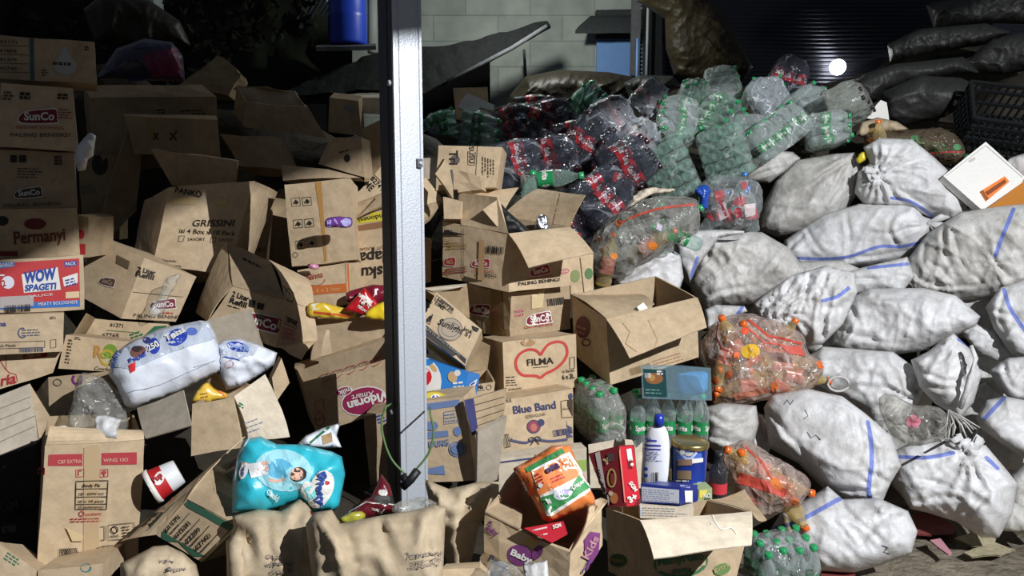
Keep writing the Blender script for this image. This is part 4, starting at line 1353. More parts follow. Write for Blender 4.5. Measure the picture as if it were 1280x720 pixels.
g = pillow([(458, 398), (468, 382), (500, 376), (505, 398)], 2.67, .02, gloss(232, 200, 40), seed=7, wr=.006)
make('snack_packet', 'yellow packet against the post in the open packet carton', 'packet', [('packet', g)])
g = pillow([(432, 372), (438, 363), (480, 356), (486, 372), (470, 380), (440, 380)], 2.78, .02, gloss(120, 25, 45), seed=8, wr=.012)
make('snack_packet', 'dark red packet behind the red packet in the open packet carton', 'packet', [('packet', g)])
DEEP[0] = 0.24
# --- milk carton lying on its head
c = Carton([(378, 479), (512, 441), (512, 506), (396, 541)], 2.38, -10, 2, .24, (0, 368, 460), 'k1', seed=50, open=True)
MG = ink(150, 40, 80)
c.ell(455, 501, 29, 18, WHT, 12); c.ell(455, 501, 27.5, 16.5, MG, 12)
c.text('Vidoran', (484, 489), (434, 503), 11, WHT, .04); c.text('Xmart', (468, 488), (440, 494), 7, WHT, .01, .2)
c.ell(430, 489, 11, 6, WHT, 15); c.ell(430, 489, 10, 5, MG, 15); c.text('milk', (439, 483), (423, 489), 6.5, WHT, .02)
c.ring(400, 524, 6, 8, .8, RED); c.line([(394, 502), (404, 498), (406, 512), (396, 515)], .8, RED, True); c.text('NV', (397, 527), (405, 524), 5, RED)
for k in range(5):
    x, y = 402 + k * 16, 477 - k * 5
    c.line([(x, y - 8), (x + 10, y - 11), (x + 11, y - 5), (x + 4, y), (x, y)], .9, RED, True)
c.flap(5, 4, (372, 455), (482, 422), .16, True, 'k1')
c.flaps.append(sheet4(P(401, 446, 2.52), P(415, 442, 2.52), P(412, 412, 2.55), P(409, 411, 2.55), 'k1', seed=9))
c.done('open tan carton with an upside-down purple oval mark left of the post', group=GL)
c = Carton([(340, 472), (352, 447), (362, 478), (345, 502)], 2.42, 34, 0, .04, None, 'k1', seed=51)
c.done('narrow brown cardboard strip left of the dark gap by the purple oval carton', 'cardboard_sheet', 'cardboard', group=GL)
c = Carton([(455, 520), (490, 512), (490, 600), (463, 606)], 2.34, -4, 0, .16, None, 'k2', seed=52)
c.dash((470, 520), (482, 516), 3, 4, 2, BLU)
c.done('shaded brown carton directly left of the post below the purple oval carton', group=GL)

DEEP[0] = 0
# --- carton with yellow wafer pack
c = Carton([(240, 505), (292, 496), (302, 560), (238, 570)], 2.08, 2, 6, .2, None, 'k1', seed=53, open=True)
c.flap(4, 5, (258, 459), (252, 461), .09, True, 'k1')
c.flaps.append(sheet4(c.C[1], P(331, 468, 2.2), P(362, 546, 2.12), c.C[2] + (P(310, 552, 2.05) - P(302, 560, 2.05)), 'kcream', seed=3, mat2='k1'))
t_ = c.flaps[-1]; t_.dash((296, 532), (330, 520), 3, 6, 1.6, ink(110, 112, 140)); t_.dash((299, 503), (308, 508), 2, 3, 2, GRN)
c.done('open tan carton holding a yellow wafer packet', group=GL)
g = pillow([(241, 503), (247, 488), (255, 480), (262, 480), (284, 494), (270, 502)], 2.17, .015, gloss(225, 185, 70), seed=9, wr=.005)
g.line([(262, 481), (282, 495)], 2.5, ink(220, 120, 60)); g.dash((250, 492), (262, 490), 2, 4, 2, ink(150, 110, 40))
make('wafer_packet', 'yellow and orange wafer packet peeping from its carton', 'packet', [('packet', g)])

# --- green-banded carton with stock numbers
c = Carton([(234, 624), (297, 659), (253, 703), (196, 669)], 1.86, -14, 16, .2, None, 'k1', seed=54, open=True)
GB = ink(52, 92, 72)
c.poly([(234, 624), (297, 659), (291, 666), (228, 630)], GB); c.poly([(203, 664), (257, 695), (252, 703), (196, 669)], GB); c.poly([(290, 660), (297, 661), (254, 704), (249, 701)], GB)
for k, t in enumerate(('61171', '61531', '62239', '627A0')):
    x, y = 209 + k * 13, 666 + k * 7.5
    c.text(t, (x, y), (x + 18, y - 19), 5.5, BK, .03)
    c.line([(x + 5, y + 2), (x + 29, y - 25)], .7, BK); c.dash((x + 3, y + 1.5), (x + 20, y - 17), 1, 2, 1, DBK)
c.flaps.append(sheet4(c.C[3], c.C[0], P(306, 546, 2.0), P(152, 677, 1.95), 'k1', seed=3))
t_ = c.flaps[-1]
t_.line([(160, 672), (215, 620), (280, 560)], 2, BK); t_.line([(184, 664), (218, 630), (236, 616)], .8, GRN); t_.poly([(201, 632), (222, 619), (216, 629), (205, 634)], ink(200, 180, 140))
c.flaps.append(sheet4(c.C[0], c.C[1], P(296, 600, 2.0), P(272, 580, 2.0), 'k2', seed=4, bend=.02))
c.done('open carton tipped over, its green-banded side listing stock numbers', group=GL)
c = Carton([(282, 592), (296, 585), (296, 640), (284, 630)], 1.98, 10, 0, .03, None, 'kgrey', seed=55)
c.done('grey cardboard scrap inside the green-banded carton', 'cardboard_sheet', 'cardboard', group=GL)
# ================================================================== cartons right of the post
GM_ = 'cartons heaped right of the post'
c = Carton([(548, 181), (628, 184), (620, 234), (545, 238)], 3.35, -6, 6, .2, None, 'k1', seed=60)
c.text('Tri', (562, 188), (562, 206), 11, BK, .02); c.ell(569, 200, 6, 6, ink(95, 85, 78))
c.line([(585, 181), (595, 182), (593, 207), (585, 206)], .8, BK, True); c.text('SUSU', (587, 183), (587, 204), 6, BK, .01)
c.line([(597, 183), (594, 232)], .7, DBK)
for k in range(5):
    c.dash((604 + k * 3.4, 196 + k), (604 + k * 3.4, 220 + k), 1, 3, 1.4, DBK, k)
c.done('tan carton with sideways black lettering high up behind the open carton with foil inside', group=GM_)
c = Carton([(572, 212), (598, 220), (604, 238), (572, 240)], 3.2, -20, 10, .04, None, 'k1', seed=61, dent=.02)
c.done('curled cardboard piece below the sideways lettered carton', 'cardboard_sheet', 'cardboard', group=GM_)
c = Carton([(546, 218), (556, 200), (570, 216), (566, 250)], 3.15, 26, 0, .03, None, 'k2', seed=62, dent=.014)
c.line([(564, 212), (571, 250)], 3, ink(70, 62, 58))
c.done('twisted cardboard strip with a dark taped edge right of the post', 'cardboard_sheet', 'cardboard', group=GM_)
c = Carton([(554, 246), (576, 252), (575, 274), (555, 273)], 3.08, -10, 0, .04, None, 'k1', seed=63)
c.done('small square cardboard flap left of the open carton with foil inside', 'cardboard_sheet', 'cardboard', group=GM_)
c = Carton([(520, 226), (532, 222), (553, 250), (520, 260)], 3.25, 10, 10, .12, None, 'k1', seed=64)
c.flap(3, 2, (538, 275), (520, 290), .1, False, 'k2', bend=.02)
c.done('torn carton corner directly right of the post', group=GM_)
c = Carton([(522, 292), (540, 300), (538, 352), (522, 356)], 3.3, 14, 0, .14, None, 'k3', seed=65)
c.ring(524, 318, 4, 12, 1.4, ink(110, 40, 50))
c.done('dark carton with a red curved mark in the gap right of the post', group=GM_)
c = Carton([(528, 197), (538, 197), (537, 224), (526, 224)], 3.4, 0, 0, .1, None, 'kgrey', seed=66)
c.done('grey carton edge beside the post bracket', group=GM_)

# --- stack: upper open carton
SX = 3.02
c = Carton([(636, 292), (712, 284), (713, 357), (636, 365)], SX, 22, 2, .36, (0, 553, 277), 'k1', open=True, seed=67)
sunco(c, (667, 343), (685, 339), 6.5, plate=RED); c.text('MINYAK GORENG', (659, 350), (691, 346), 3.4, ink(170, 70, 55)); c.text('PALING BENING?', (648, 357), (700, 351), 4.6, BK, .01)
c.ring(705, 339, 6, 3, 1, PINK, 8); c.dash((701, 338), (710, 337), 2, 2.2, 1, PINK)
sunco(c, (594, 331), (610, 332), 6, plate=RED); c.text('GORENG', (592, 339), (618, 341), 3, RED); c.text('BENING', (596, 344), (621, 347), 4, BK, .01)
sunco(c, (559, 329), (567, 330), 6, plate=RED, txt=ink(190, 150, 120)); c.dash((552, 335), (566, 337), 3, 3, 1, ink(150, 70, 60)); c.dash((554, 299), (568, 300), 4, 3.5, 1, ink(160, 130, 60))
c.bars((609, 307), (631, 309), 9, BK, 3); c.text('ABI', (553, 294), (566, 294), 7, BK, .02); c.line([(580, 286), (580, 352)], .8, DBK)
c.poly([(600, 300), (606, 300), (606, 350), (598, 350)], ink(182, 150, 108))
for k in range(2):
    pass
c.flaps.append(sheet4(c.C[4].lerp(c.C[0], .3), c.C[0], P(621, 247, 3.02), P(574, 241, 3.24), 'k2', seed=1, mat2='kin'))
c.flaps.append(sheet4(P(630, 291, 3.0), P(636, 292, 3.0), P(624, 248, 3.02), P(603, 263, 3.0), 'k1', seed=2))
c.flaps.append(sheet4(c.C[4], c.C[5], P(648, 235, 3.45), P(577, 241, 3.4), 'k1', seed=3))
c.flaps.append(sheet4(c.C[5], c.C[1], P(731, 245, 3.1), P(672, 236, 3.4), 'k2', seed=4))
c.flaps[-1].line([(697, 242), (688, 280)], 1, ink(200, 175, 130)); c.flaps[-1].line([(700, 242), (691, 280)], .8, DBK)
c.flaps.append(sheet4(c.C[0], c.C[1], P(742, 316, 2.86), P(661, 335, 2.84), 'k1', seed=5))
c.done('open tan carton with foil inside, topmost of the carton stack right of the post', group=GM_)
make('plastic_bag', 'black bag inside the open carton on top of the carton stack', 'bag', [('bag', pillow([(626, 254), (634, 262), (665, 290), (662, 296), (630, 300), (622, 290)], 3.12, .03, 'black', seed=4, wr=.02, smooth=False))])
make('foil_pouch', 'shiny silver pouch inside the open carton on top of the carton stack', 'pouch', [('pouch', pillow([(668, 282), (672, 271), (680, 268), (687, 276), (687, 292), (680, 298), (671, 294)], 3.08, .02, 'foil', seed=5, wr=.03))])
# --- stack: middle carton, soft corners
c = Carton([(640, 366), (712, 357), (713, 412), (638, 426)], 3.0, 24, 0, .33, (0, 583, 356), 'k2', seed=68, dent=.012)
sunco(c, (663, 403), (686, 400), 8); c.text('GORENG', (655, 411), (690, 406), 3, RED); c.bars((683, 374), (705, 371), 9, BK, 4)
for k, t in enumerate(('100%', 'HEMAT')):
    c.text(t, (643, 391 + k * 5), (655, 389 + k * 5), 3.4, PINK, .02); c.text(t, (613, 389 + k * 5), (625, 390 + k * 5), 3.4, PINK, .02)
sunco(c, (592, 389), (609, 392), 8)
c.poly([(614, 362), (628, 364), (632, 420), (614, 416)], ink(140, 112, 70)); c.poly([(664, 362), (680, 361), (678, 384), (664, 386)], ink(200, 180, 140))
c.done('scuffed tan carton in the middle of the stack right of the post', group=GM_)
c = Carton([(713, 322), (742, 318), (742, 366), (714, 368)], 3.25, 4, 0, .1, None, 'k1', seed=69)
c.ell(736, 342, 5, 7, ink(85, 120, 75)); c.ell(719, 345, 6, 8, ink(130, 140, 90)); c.line([(725, 322), (730, 366)], 1, DBK)
c.done('narrow tan carton with green round prints behind the carton stack', group=GM_)
# --- heart carton and the one under it
c = Carton([(629, 428), (720, 418), (722, 485), (630, 497)], 2.82, 12, 0, .26, (0, 603, 421), 'k1', seed=70)
H = [(675, 441), (667, 437), (655, 437), (646, 445), (644, 456), (648, 466), (656, 470), (666, 470), (675, 473), (683, 469), (696, 463), (706, 453), (710, 442), (706, 431), (698, 427), (688, 429), (680, 434)]
H = [(676, 444), (670, 438), (660, 437), (650, 442), (644.5, 452), (647, 463), (654, 469), (664, 469.5), (671, 470), (675.5, 472), (682, 467), (694, 461), (704, 452), (709, 441), (706, 430), (697, 427), (686, 430), (679, 438)]
c.line(open_smooth(H + [H[0]], 3), 3.4, ink(190, 66, 60), False)
c.text('FILMA', (659, 457), (692, 454), 8.5, BK, .012); c.line([(666, 459.5), (685, 458)], .8, DBK)
c.text('Isi Bersih', (703, 466), (718, 464), 3.6, BK, .01); c.text('6 x 2L', (703, 474), (718, 472), 6, BK, .02); c.line([(712, 447), (718, 446), (718, 460), (712, 461)], .8, DBK, True)
c.dash((632, 471), (647, 470), 2, 4, 1.2, BK); c.dash((632, 478), (650, 477), 2, 3, 1, BK); c.text('Emitsuindo', (636, 488), (652, 486), 3.4, BK, .01)
c.ell(660, 428, 9, 4, ink(170, 135, 95))
c.done('tan carton with a red heart outline in the stack right of the post', group=GM_)
c = Carton([(629, 500), (716, 486), (717, 556), (624, 572)], 2.78, 12, 0, .26, (0, 606, 490), 'k1', seed=71)
NV = ink(68, 72, 108)
c.text('Blue Band', (642, 517), (695, 510), 10, NV, .02); c.text('SERBAGUNA', (657, 523), (682, 519), 4.4, ink(120, 105, 85))
c.ell(667, 533, 7.5, 7.5, ink(150, 75, 85)); c.ring(667, 533, 8, 8, 1.2, NV); c.ell(676, 528, 4.5, 4.5, NV); c.ell(667, 534, 4, 5, ink(190, 120, 110))
c.line([(701, 501), (716, 499), (716, 521), (702, 522)], .7, DBK, True); c.text('Blue Band', (704, 512), (715, 511), 3, DBK); c.bars((692, 538), (716, 534), 7, ink(85, 85, 115), 2, True); c.text('HALAL', (631, 503), (640, 502), 4, DBK); c.ell(713, 495, 2.5, 4, NV)
c.line(smooth_outline([(640, 548), (656, 553), (668, 549), (690, 551), (716, 546)], 4)[:16], 3, ink(90, 92, 120)); c.ring(664, 549, 3.5, 2.6, 1, BK, 20); c.ring(672, 548, 3.5, 2.6, 1, BK, -20); c.line([(668, 549), (663, 556)], 1, BK); c.line([(668, 549), (674, 555)], 1, BK)
c.bars((629, 543), (634, 542), 16, BK, 4, True)
c.done('tan carton with dark blue lettering and a ribbon bow under the heart carton', group=GM_)
c = Carton([(622, 574), (733, 560), (735, 620), (625, 632)], 2.6, 10, 0, .07, None, 'kcream', seed=72)
c.poly([(716, 576), (733, 574), (733, 588), (718, 592)], ink(150, 175, 90)); c.line([(624, 578), (700, 568)], 2.2, NV)
c.done('pale carton with a green stripe under the ribbon bow carton', group=GM_)
# --- lemon soap carton, tilted
c = Carton([(545, 365), (603, 412), (581, 457), (521, 412)], 2.66, 2, 22, .18, None, 'k1', seed=73)
c.poly([(524, 399), (583, 449), (581, 457), (521, 411)], ink(60, 56, 58))
c.ell(563, 411, 15, 14, ink(165, 150, 130)); c.ring(563, 412, 15, 14, 1, ink(110, 100, 92)); c.ring(563, 412, 11, 9, 1, ink(120, 110, 102))
c.text('Sunlight', (547, 405), (577, 418), 8.5, BK, .02, .15, up=(4, -8)); c.text('Jeruk', (579, 412), (590, 418), 5, BK, .01, up=(3, -7)); c.text('51', (581, 419), (587, 423), 5, BK, .01, up=(3, -7))
c.text('6482739', (546, 375), (565, 390), 4.4, BK, .02); c.text('LIME', (544, 380), (555, 388), 4, BK, .02); c.line([(546, 369), (567, 386), (565, 392), (544, 376)], .7, BK, True)
c.line([(533, 388), (541, 394), (537, 406), (529, 399)], .9, BK, True); c.text('8', (533, 400), (537, 403), 8, BK, .03)
for k in range(4):
    c.poly([(541 - k * 3.2, 370 + k * 5.2), (544 - k * 3.2, 372 + k * 5.2), (542.5 - k * 3.2, 375 + k * 5.2), (540 - k * 3.2, 373 + k * 5.2)], BK)
c.poly([(590, 407), (599, 411), (597, 415), (592, 413)], BK); c.text('ANTI BACTERIAL', (530, 410), (575, 446), 3, ink(150, 145, 135), 0)
c.done('tilted tan carton with a lemon roundel and a black band', group=GM_)
c = Carton([(522, 414), (583, 459), (576, 466), (522, 424)], 2.72, 0, -30, .1, None, 'kcream', seed=74)
c.line([(528, 424), (575, 461)], 2.5, ink(200, 175, 80))
c.done('yellow-edged pale carton under the lemon roundel carton', group=GM_)
c = Carton([(528, 360), (583, 354), (588, 398), (560, 380)], 2.9, 6, 20, .16, None, 'k3', seed=75, open=True)
c.flap(0, 1, (582, 357), (545, 366), .05, False, 'kcream')
c.done('dark open carton right behind the lemon roundel carton', group=GM_)
# --- blue wafer box
c = Carton([(518, 444), (585, 466), (580, 497), (518, 508)], 2.52, -8, 6, .10, (1, 600, 468), 'bluebox', seed=76, dent=.002)
c.ell(528, 477, 24, 30, WHT); c.ell(520, 471, 20, 15, ink(200, 30, 40)); c.text('Regal', (518, 486), (536, 463), 8, WHT, .03)
c.ell(542, 460, 3, 6, ink(205, 165, 110), 40); c.dash((566, 478), (583, 476), 2, 5, 2.4, WHT); c.poly([(586, 480), (596, 473), (592, 488), (584, 494)], WHT); c.dash((587, 480), (594, 476), 2, 4, 2, BLU)
c.ell(566, 471, 6, 7, ink(190, 160, 120), 20); c.ell(572, 466, 4, 4, ink(215, 210, 205))
c.done('bright blue biscuit box with a red oval right of the post', group=GM_)
g = pillow([(528, 494), (540, 489), (556, 492), (570, 497), (562, 503), (530, 505)], 2.46, .012, gloss(205, 185, 70), seed=5, wr=.01)
g.ell(544, 497, 6, 4, WHT); g.ell(544, 497, 4, 3, BLU)
make('snack_packet', 'yellow packet with a white flower mark below the bright blue box', 'packet', [('packet', g)])
# --- SNI carton, ribbed brown flap
c = Carton([(585, 482), (619, 477), (617, 492), (584, 497)], 2.62, 10, 0, .2, None, 'k1', seed=77, open=True)
c.text('SNI', (594, 487), (604, 485), 6, BK, .03); c.line([(593, 480), (606, 478), (606, 487), (593, 489)], .8, BK, True); c.ring(611, 484, 3, 3, .7, DBK)
c.flaps.append(sheet4(c.C[5], c.C[4], P(596, 424, 2.9), P(613, 432, 2.86), 'k3', seed=3))
c.done('open carton with a dark raised flap between the blue box and the heart carton', group=GM_)
c = Carton([(522, 502), (579, 496), (596, 600), (522, 604)], 2.40, -8, 4, .2, None, 'k1', seed=78)
BB = ink(105, 125, 165)
c.poly([(530, 505), (574, 499), (575, 507), (531, 513)], BB); c.line([(555, 515), (574, 512), (578, 527), (555, 530)], .7, BB, True); c.dash((556, 518), (573, 516), 3, 4, 1.6, BB)
c.ell(572, 539, 5, 6, BB); c.poly([(532, 540), (560, 538), (561, 545), (532, 549)], BB); c.text('TEPUNG', (532, 560), (562, 556), 8, BB, .03); c.ell(572, 561, 8, 7, BB); c.ring(572, 561, 10, 9, 1.4, BB); c.poly([(533, 586), (555, 581), (557, 593), (532, 592)], BB); c.ell(540, 532, 8, 6, BB)
c.done('tan carton with faded blue print directly right of the post', group=GM_)
c = Carton([(580, 501), (633, 486), (629, 522), (590, 544)], 2.36, 6, 6, .02, None, 'k2', seed=79)
c.poly([(580, 501), (592, 498), (598, 540), (590, 544)], ink(60, 62, 110))
for k in range(4):
    c.line([(594, 506 + k * 9), (630, 496 + k * 8)], .8, DBK)
c.done('ribbed brown flap with a blue edge standing before the heart carton', 'cardboard_sheet', 'cardboard', group=GM_)
c = Carton([(598, 540), (634, 522), (622, 600), (596, 610)], 2.34, 20, -10, .02, None, 'kgrey', seed=80)
c.done('torn grey-brown cardboard wedge below the ribbed brown flap', 'cardboard_sheet', 'cardboard', group=GM_)
# --- big open carton on its side, right
c = Carton([(758, 399), (872, 372), (873, 447), (763, 481)], 2.92, 14, -2, .30, (0, 714, 369), 'k1', open=True, seed=81)
c.bars((786, 461), (812, 453), 9, ink(150, 125, 90), 3); c.dash((815, 451), (862, 437), 3, 4, 1.4, ink(165, 120, 95)); c.ell(729, 409, 9, 14, ink(100, 45, 45)); c.ring(733, 428, 5, 4, 1.5, ink(100, 45, 45))
c.dash((722, 406), (737, 412), 2, 6, 3, ink(150, 110, 90))
c.flaps.append(sheet4(c.C[4], P(800, 368, 3.2), P(818, 380, 2.95), c.C[0], 'k2', seed=4))
c.flaps.append(sheet4(c.C[0], c.C[1], P(883, 409, 2.80), P(787, 448, 2.76), 'k1', seed=5, bend=.012))
t_ = c.flaps[-1]; t_.line([(778, 404), (787, 415), (782, 430), (796, 440)], 1, ink(150, 120, 80)); t_.line([(810, 400), (822, 425), (818, 435)], .8, ink(170, 140, 100))
c.done('large open tan carton with its front flap folded down right of the heart carton', group=GM_)
make('paper_scrap', 'small white scrap sticking up from the large open carton', 'paper', [('scrap', slab([(796, 384), (804, 378), (810, 385), (800, 389)], 10, 10, 2.9, .002, WHT))])

# --- front row: crumpled carton with purple print
c = Carton([(607, 640), (712, 692), (712, 745), (607, 740)], 1.78, -24, 0, .16, (1, 752, 630), 'k1', open=True, seed=82, dent=.012)
PU = ink(120, 60, 115)
c.ell(650, 694, 16, 13, PU, -20); c.text('Baby', (608, 662), (622, 670), 7, PU, .04); c.text('Baby', (638, 692), (664, 704), 8, WHT, .04); c.text('Pants', (610, 700), (634, 712), 9, ink(60, 60, 100), .03); c.ell(665, 676, 9, 5, ink(190, 160, 100), 20); c.ell(672, 690, 6, 10, PU, -30); c.dash((613, 650), (618, 653), 2, 3, 2, PU)
c.poly([(729, 675), (737, 664), (749, 666), (747, 690), (738, 704), (730, 697)], PU); c.text('Kids', (733, 699), (747, 672), 9, ink(175, 130, 140), .03); c.text('Pants', (738, 722), (750, 706), 8, ink(70, 60, 110), .03); c.ell(755, 715, 6, 9, PU)
c.flaps.append(sheet4(c.C[0], c.C[0].lerp(c.C[1], .42), P(648, 640, 1.85), P(612, 626, 1.92), 'k2', seed=2, bend=.02))
c.flaps.append(sheet4(c.C[1], c.C[5], P(752, 622, 1.96), P(735, 628, 1.80), 'k1', seed=3, bend=.02))
c.done('crumpled open carton with purple print at the bottom of the picture', group=GM_)
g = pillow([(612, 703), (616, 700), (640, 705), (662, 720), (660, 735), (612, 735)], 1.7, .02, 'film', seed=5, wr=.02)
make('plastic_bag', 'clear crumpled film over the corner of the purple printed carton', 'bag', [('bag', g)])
make('paper_tag', 'white crumpled tag on the purple printed carton', 'paper', [('tag', pillow([(654, 705), (686, 702), (688, 735), (656, 735)], 1.68, .008, 'sack', seed=8, wr=.02, smooth=False))])
# --- front row: green printed carton
c = Carton([(800, 651), (940, 640), (918, 735), (802, 738)], 2.02, 12, -4, .22, (0, 757, 634), 'k1', open=True, seed=83)
G2 = ink(70, 118, 78)
c.ring(851, 703, 32, 17, 4, G2, 6); c.poly([(819, 697), (881, 688), (882, 706), (821, 714)], c.mats[0])
c.text('MamyPoko', (822, 706), (880, 698), 10, G2, .03); c.text('pants', (840, 716), (864, 714), 7.5, G2, .03); c.ell(902, 711, 11, 7, ink(110, 140, 85), 20); c.text('Extra', (893, 715), (911, 706), 5, ink(180, 170, 120), .02)
c.ell(773, 700, 11, 8, ink(65, 100, 65)); c.text('Poko', (764, 702), (782, 703), 6, ink(160, 130, 90), .03)
c.flaps.append(sheet4(c.C[0], c.C[1], P(940, 680, 1.86), P(816, 699, 1.84), 'kcream', seed=4, dent=.006))
t_ = c.flaps[-1]; t_.line(open_smooth([(890, 640), (893, 650), (902, 662), (914, 660), (921, 668)]), 1.6, ink(235, 230, 215))
c.flaps.append(sheet4(c.C[1], c.C[5], P(930, 612, 2.3), P(958, 650, 2.1), 'k2', seed=6))
c.done('open carton with green oval print whose pale front flap hangs down', group=GM_)
g = slab([(736, 556), (770, 549), (771, 556), (780, 549), (790, 550), (795, 560), (803, 552), (803, 610), (738, 610)], 4, 4, 2.36, .004, 'kcream')
make('cardboard_sheet', 'cream cardboard flap with a round notch behind the red milk box', 'cardboard', [('sheet', g)])
c = Carton([(553, 712), (600, 710), (612, 722), (553, 735)], 1.74, 0, 20, .1, None, 'k1', seed=84)
c.done('tan carton rim at the very bottom beside the paper sacks', group=GM_)
make('white_card', 'white pointed card stuck beside the purple printed carton', 'card', [('card', slab([(600, 696), (617, 677), (617, 713), (600, 713)], 0, 6, 1.84, .003, WHT))])
# ================================================================== white woven sacks on the right
GS = 'white woven sacks heaped on the right'
def sack(label, pts, d, seed, T=.16, mat='sack', stripes=(), ties=(), tuf=None, wr=.009, group=GS, stretch=(1, 1, 0), wf=7.0, marks=(), name='woven_sack', cat='sack', **k):
    gx, gy = sum(p[0] for p in pts) / len(pts), sum(p[1] for p in pts) / len(pts)
    pts = [(gx + (x - gx) * 1.045, gy + (y - gy) * 1.06) for x, y in pts]
    g = pillow(pts, d, T * .72, mat, back=.5, seed=seed, stripes=stripes, ties=ties, wr=wr, stretch=stretch, wf=wf, rag=.008, **dict(dict(cr=.0045, pw=.66, lf=.02, smooth=False, grid=.0105, plateau=.72), **k))
    for kind, *a in marks:
        getattr(g, kind)(*a)
    parts = [('body', g)]
    if tuf:
        x, y, ang, L = tuf
        p = g.on(x, y, 0)
        dd = (p - CAM).dot(FW) - .01
        parts.append(('tied_mouth', tuft(x, y, dd, ang, L, mat, 11, seed)))
    return make(name, label, cat, parts, group)
# back rows first
sack('grey-white sack with a gathered mouth right below the green bottle packs', [(948, 285), (955, 258), (972, 228), (1000, 204), (1040, 195), (1066, 194), (1073, 212), (1068, 246), (1050, 272), (1020, 286), (975, 294)], 4.35, 1, .2, ties=[(1062, 197, 16, .18, .03)], stretch=(1, 2.2, 40), mat='sack_dirty', folds=[[(1067,196),(1055,203),(1010,236),(965,273)],[(1067,196),(1030,204),(1000,214)],[(1067,196),(1064,230),(1050,262)],[(1066,198),(1042,240),(1012,285)],[(1066,198),(1020,225),(985,250)]])
sack('white sack tied in front with radiating folds, beside the cool box', [(1082, 186), (1100, 177), (1140, 178), (1165, 198), (1186, 215), (1204, 245), (1206, 262), (1190, 277), (1160, 270), (1130, 258), (1082, 256), (1071, 240), (1074, 215), (1088, 206)], 4.3, 2, .2, ties=[(1095, 216, 18, .25, .035)], stripes=[[(1115, 247), (1140, 252), (1165, 270)]], stretch=(1, 1.6, -30), tuf=(1096, 217, 200, .10), folds=[[(1096,217),(1130,221),(1160,228)],[(1096,217),(1118,240),(1130,254)],[(1096,217),(1108,196),(1130,184)],[(1096,217),(1078,236)],[(1100,220),(1140,246),(1172,264)],[(1096,217),(1125,205),(1165,205)],[(1097,219),(1105,250)]])
sack('small white cloth sack flat between the bottle packs and the gathered sack', [(921, 219), (935, 201), (965, 189), (990, 190), (999, 200), (985, 212), (962, 228), (935, 226)], 4.5, 3, .08, mat='sack_dirty', folds=[[(925,218),(955,205),(990,195)],[(940,222),(970,212),(995,206)]])
sack('long white sack with a blue stripe along its bottom, second row of the heap', [(978, 318), (985, 300), (1030, 271), (1075, 258), (1140, 257), (1153, 270), (1172, 279), (1160, 295), (1147, 312), (1115, 325), (1060, 336), (1000, 331)], 4.12, 4, .19, stripes=[[(1000, 322), (1030, 323), (1062, 320), (1098, 308), (1125, 308), (1152, 302)]], ties=[(1160, 280, 10, .12, .02), (985, 325, 12, .15, .02)], tuf=(1160, 279, -10, .09), folds=[[(1058,268),(1063,295),(1060,322)],[(985,316),(1010,290),(1032,274)],[(1008,286),(1025,312)],[(1120,305),(1110,285),(1118,265)],[(1158,281),(1120,290),(1090,292)],[(1060,325),(1100,318),(1140,312)]])
sack('large grey-white sack with a steep blue stripe at the right edge beside the cool box', [(1132, 352), (1138, 322), (1165, 293), (1200, 268), (1250, 260), (1300, 257), (1300, 350), (1262, 366), (1200, 373), (1150, 369)], 3.92, 5, .22, mat='sack_dirty', stripes=[[(1266, 262), (1250, 300), (1243, 320)]], ties=[(1240, 325, 9, .1, .02), (1150, 366, 14, .3, .02)], stretch=(1, 2, -50), folds=[[(1160,296),(1154,322),(1170,352)],[(1190,290),(1203,328),(1226,352)],[(1140,342),(1180,357),(1240,352),(1284,338)],[(1166,328),(1195,352)],[(1240,322),(1256,345),(1280,352)],[(1180,280),(1180,310),(1192,340)]])
sack('flat white sack peeping between the long sack and the oval white sack', [(1046, 345), (1080, 335), (1132, 322), (1140, 345), (1128, 365), (1090, 364), (1060, 368)], 4.05, 6, .08, stripes=[[(1085, 335), (1105, 333), (1135, 330)]], folds=[[(1050,346),(1090,350),(1130,345)]])
sack('wide dirty white sack left of the long striped sack', [(850, 305), (868, 292), (925, 291), (952, 292), (985, 310), (1003, 338), (990, 354), (940, 378), (880, 385), (868, 362), (856, 332)], 3.85, 7, .2, mat='sack_dirty', stripes=[[(852, 300), (866, 298)]], ties=[(870, 295, 12, .2, .022)], wr=.02, folds=[[(872,294),(905,302),(960,304)],[(868,345),(884,312),(900,300)],[(985,312),(960,340),(930,378)],[(875,372),(920,360),(990,350)]])
sack('white sack with upper folds lying on the wide dirty sack', [(846, 300), (862, 290), (905, 287), (940, 291), (900, 300), (872, 330), (862, 352), (852, 330)], 3.78, 8, .06, stripes=[[(864, 346), (872, 322)]], cr=.004)
sack('oval white sack in the middle of the heap with a bright worn patch', [(1046, 430), (1050, 402), (1062, 376), (1090, 362), (1150, 362), (1190, 372), (1220, 397), (1214, 406), (1190, 421), (1150, 436), (1110, 443), (1060, 438)], 3.76, 9, .2, wr=.02, ties=[(1055, 430, 10, .15, .02)], folds=[[(1060,382),(1074,402),(1062,436)],[(1050,412),(1100,426),(1150,434)],[(1190,374),(1180,395),(1190,418)],[(1075,370),(1120,375),(1170,368)]])
sack('white torn sack hanging open with a blue stripe left of the oval sack', [(944, 380), (962, 366), (990, 345), (1030, 335), (1066, 344), (1068, 366), (1052, 405), (1030, 425), (1012, 433), (992, 411), (967, 417), (950, 396)], 3.74, 10, .10, stripes=[[(1028, 376), (1046, 371), (1060, 360)]], ties=[(968, 385, 20, .25, .03)], stretch=(1, 2.6, 70), wr=.025, folds=[[(968,394),(1000,370),(1022,344)],[(970,400),(1010,390),(1052,384)],[(986,352),(978,382)],[(1012,346),(1002,398),(1010,425)],[(955,390),(975,372),(990,350)],[(1030,425),(1030,395),(1045,350)]])
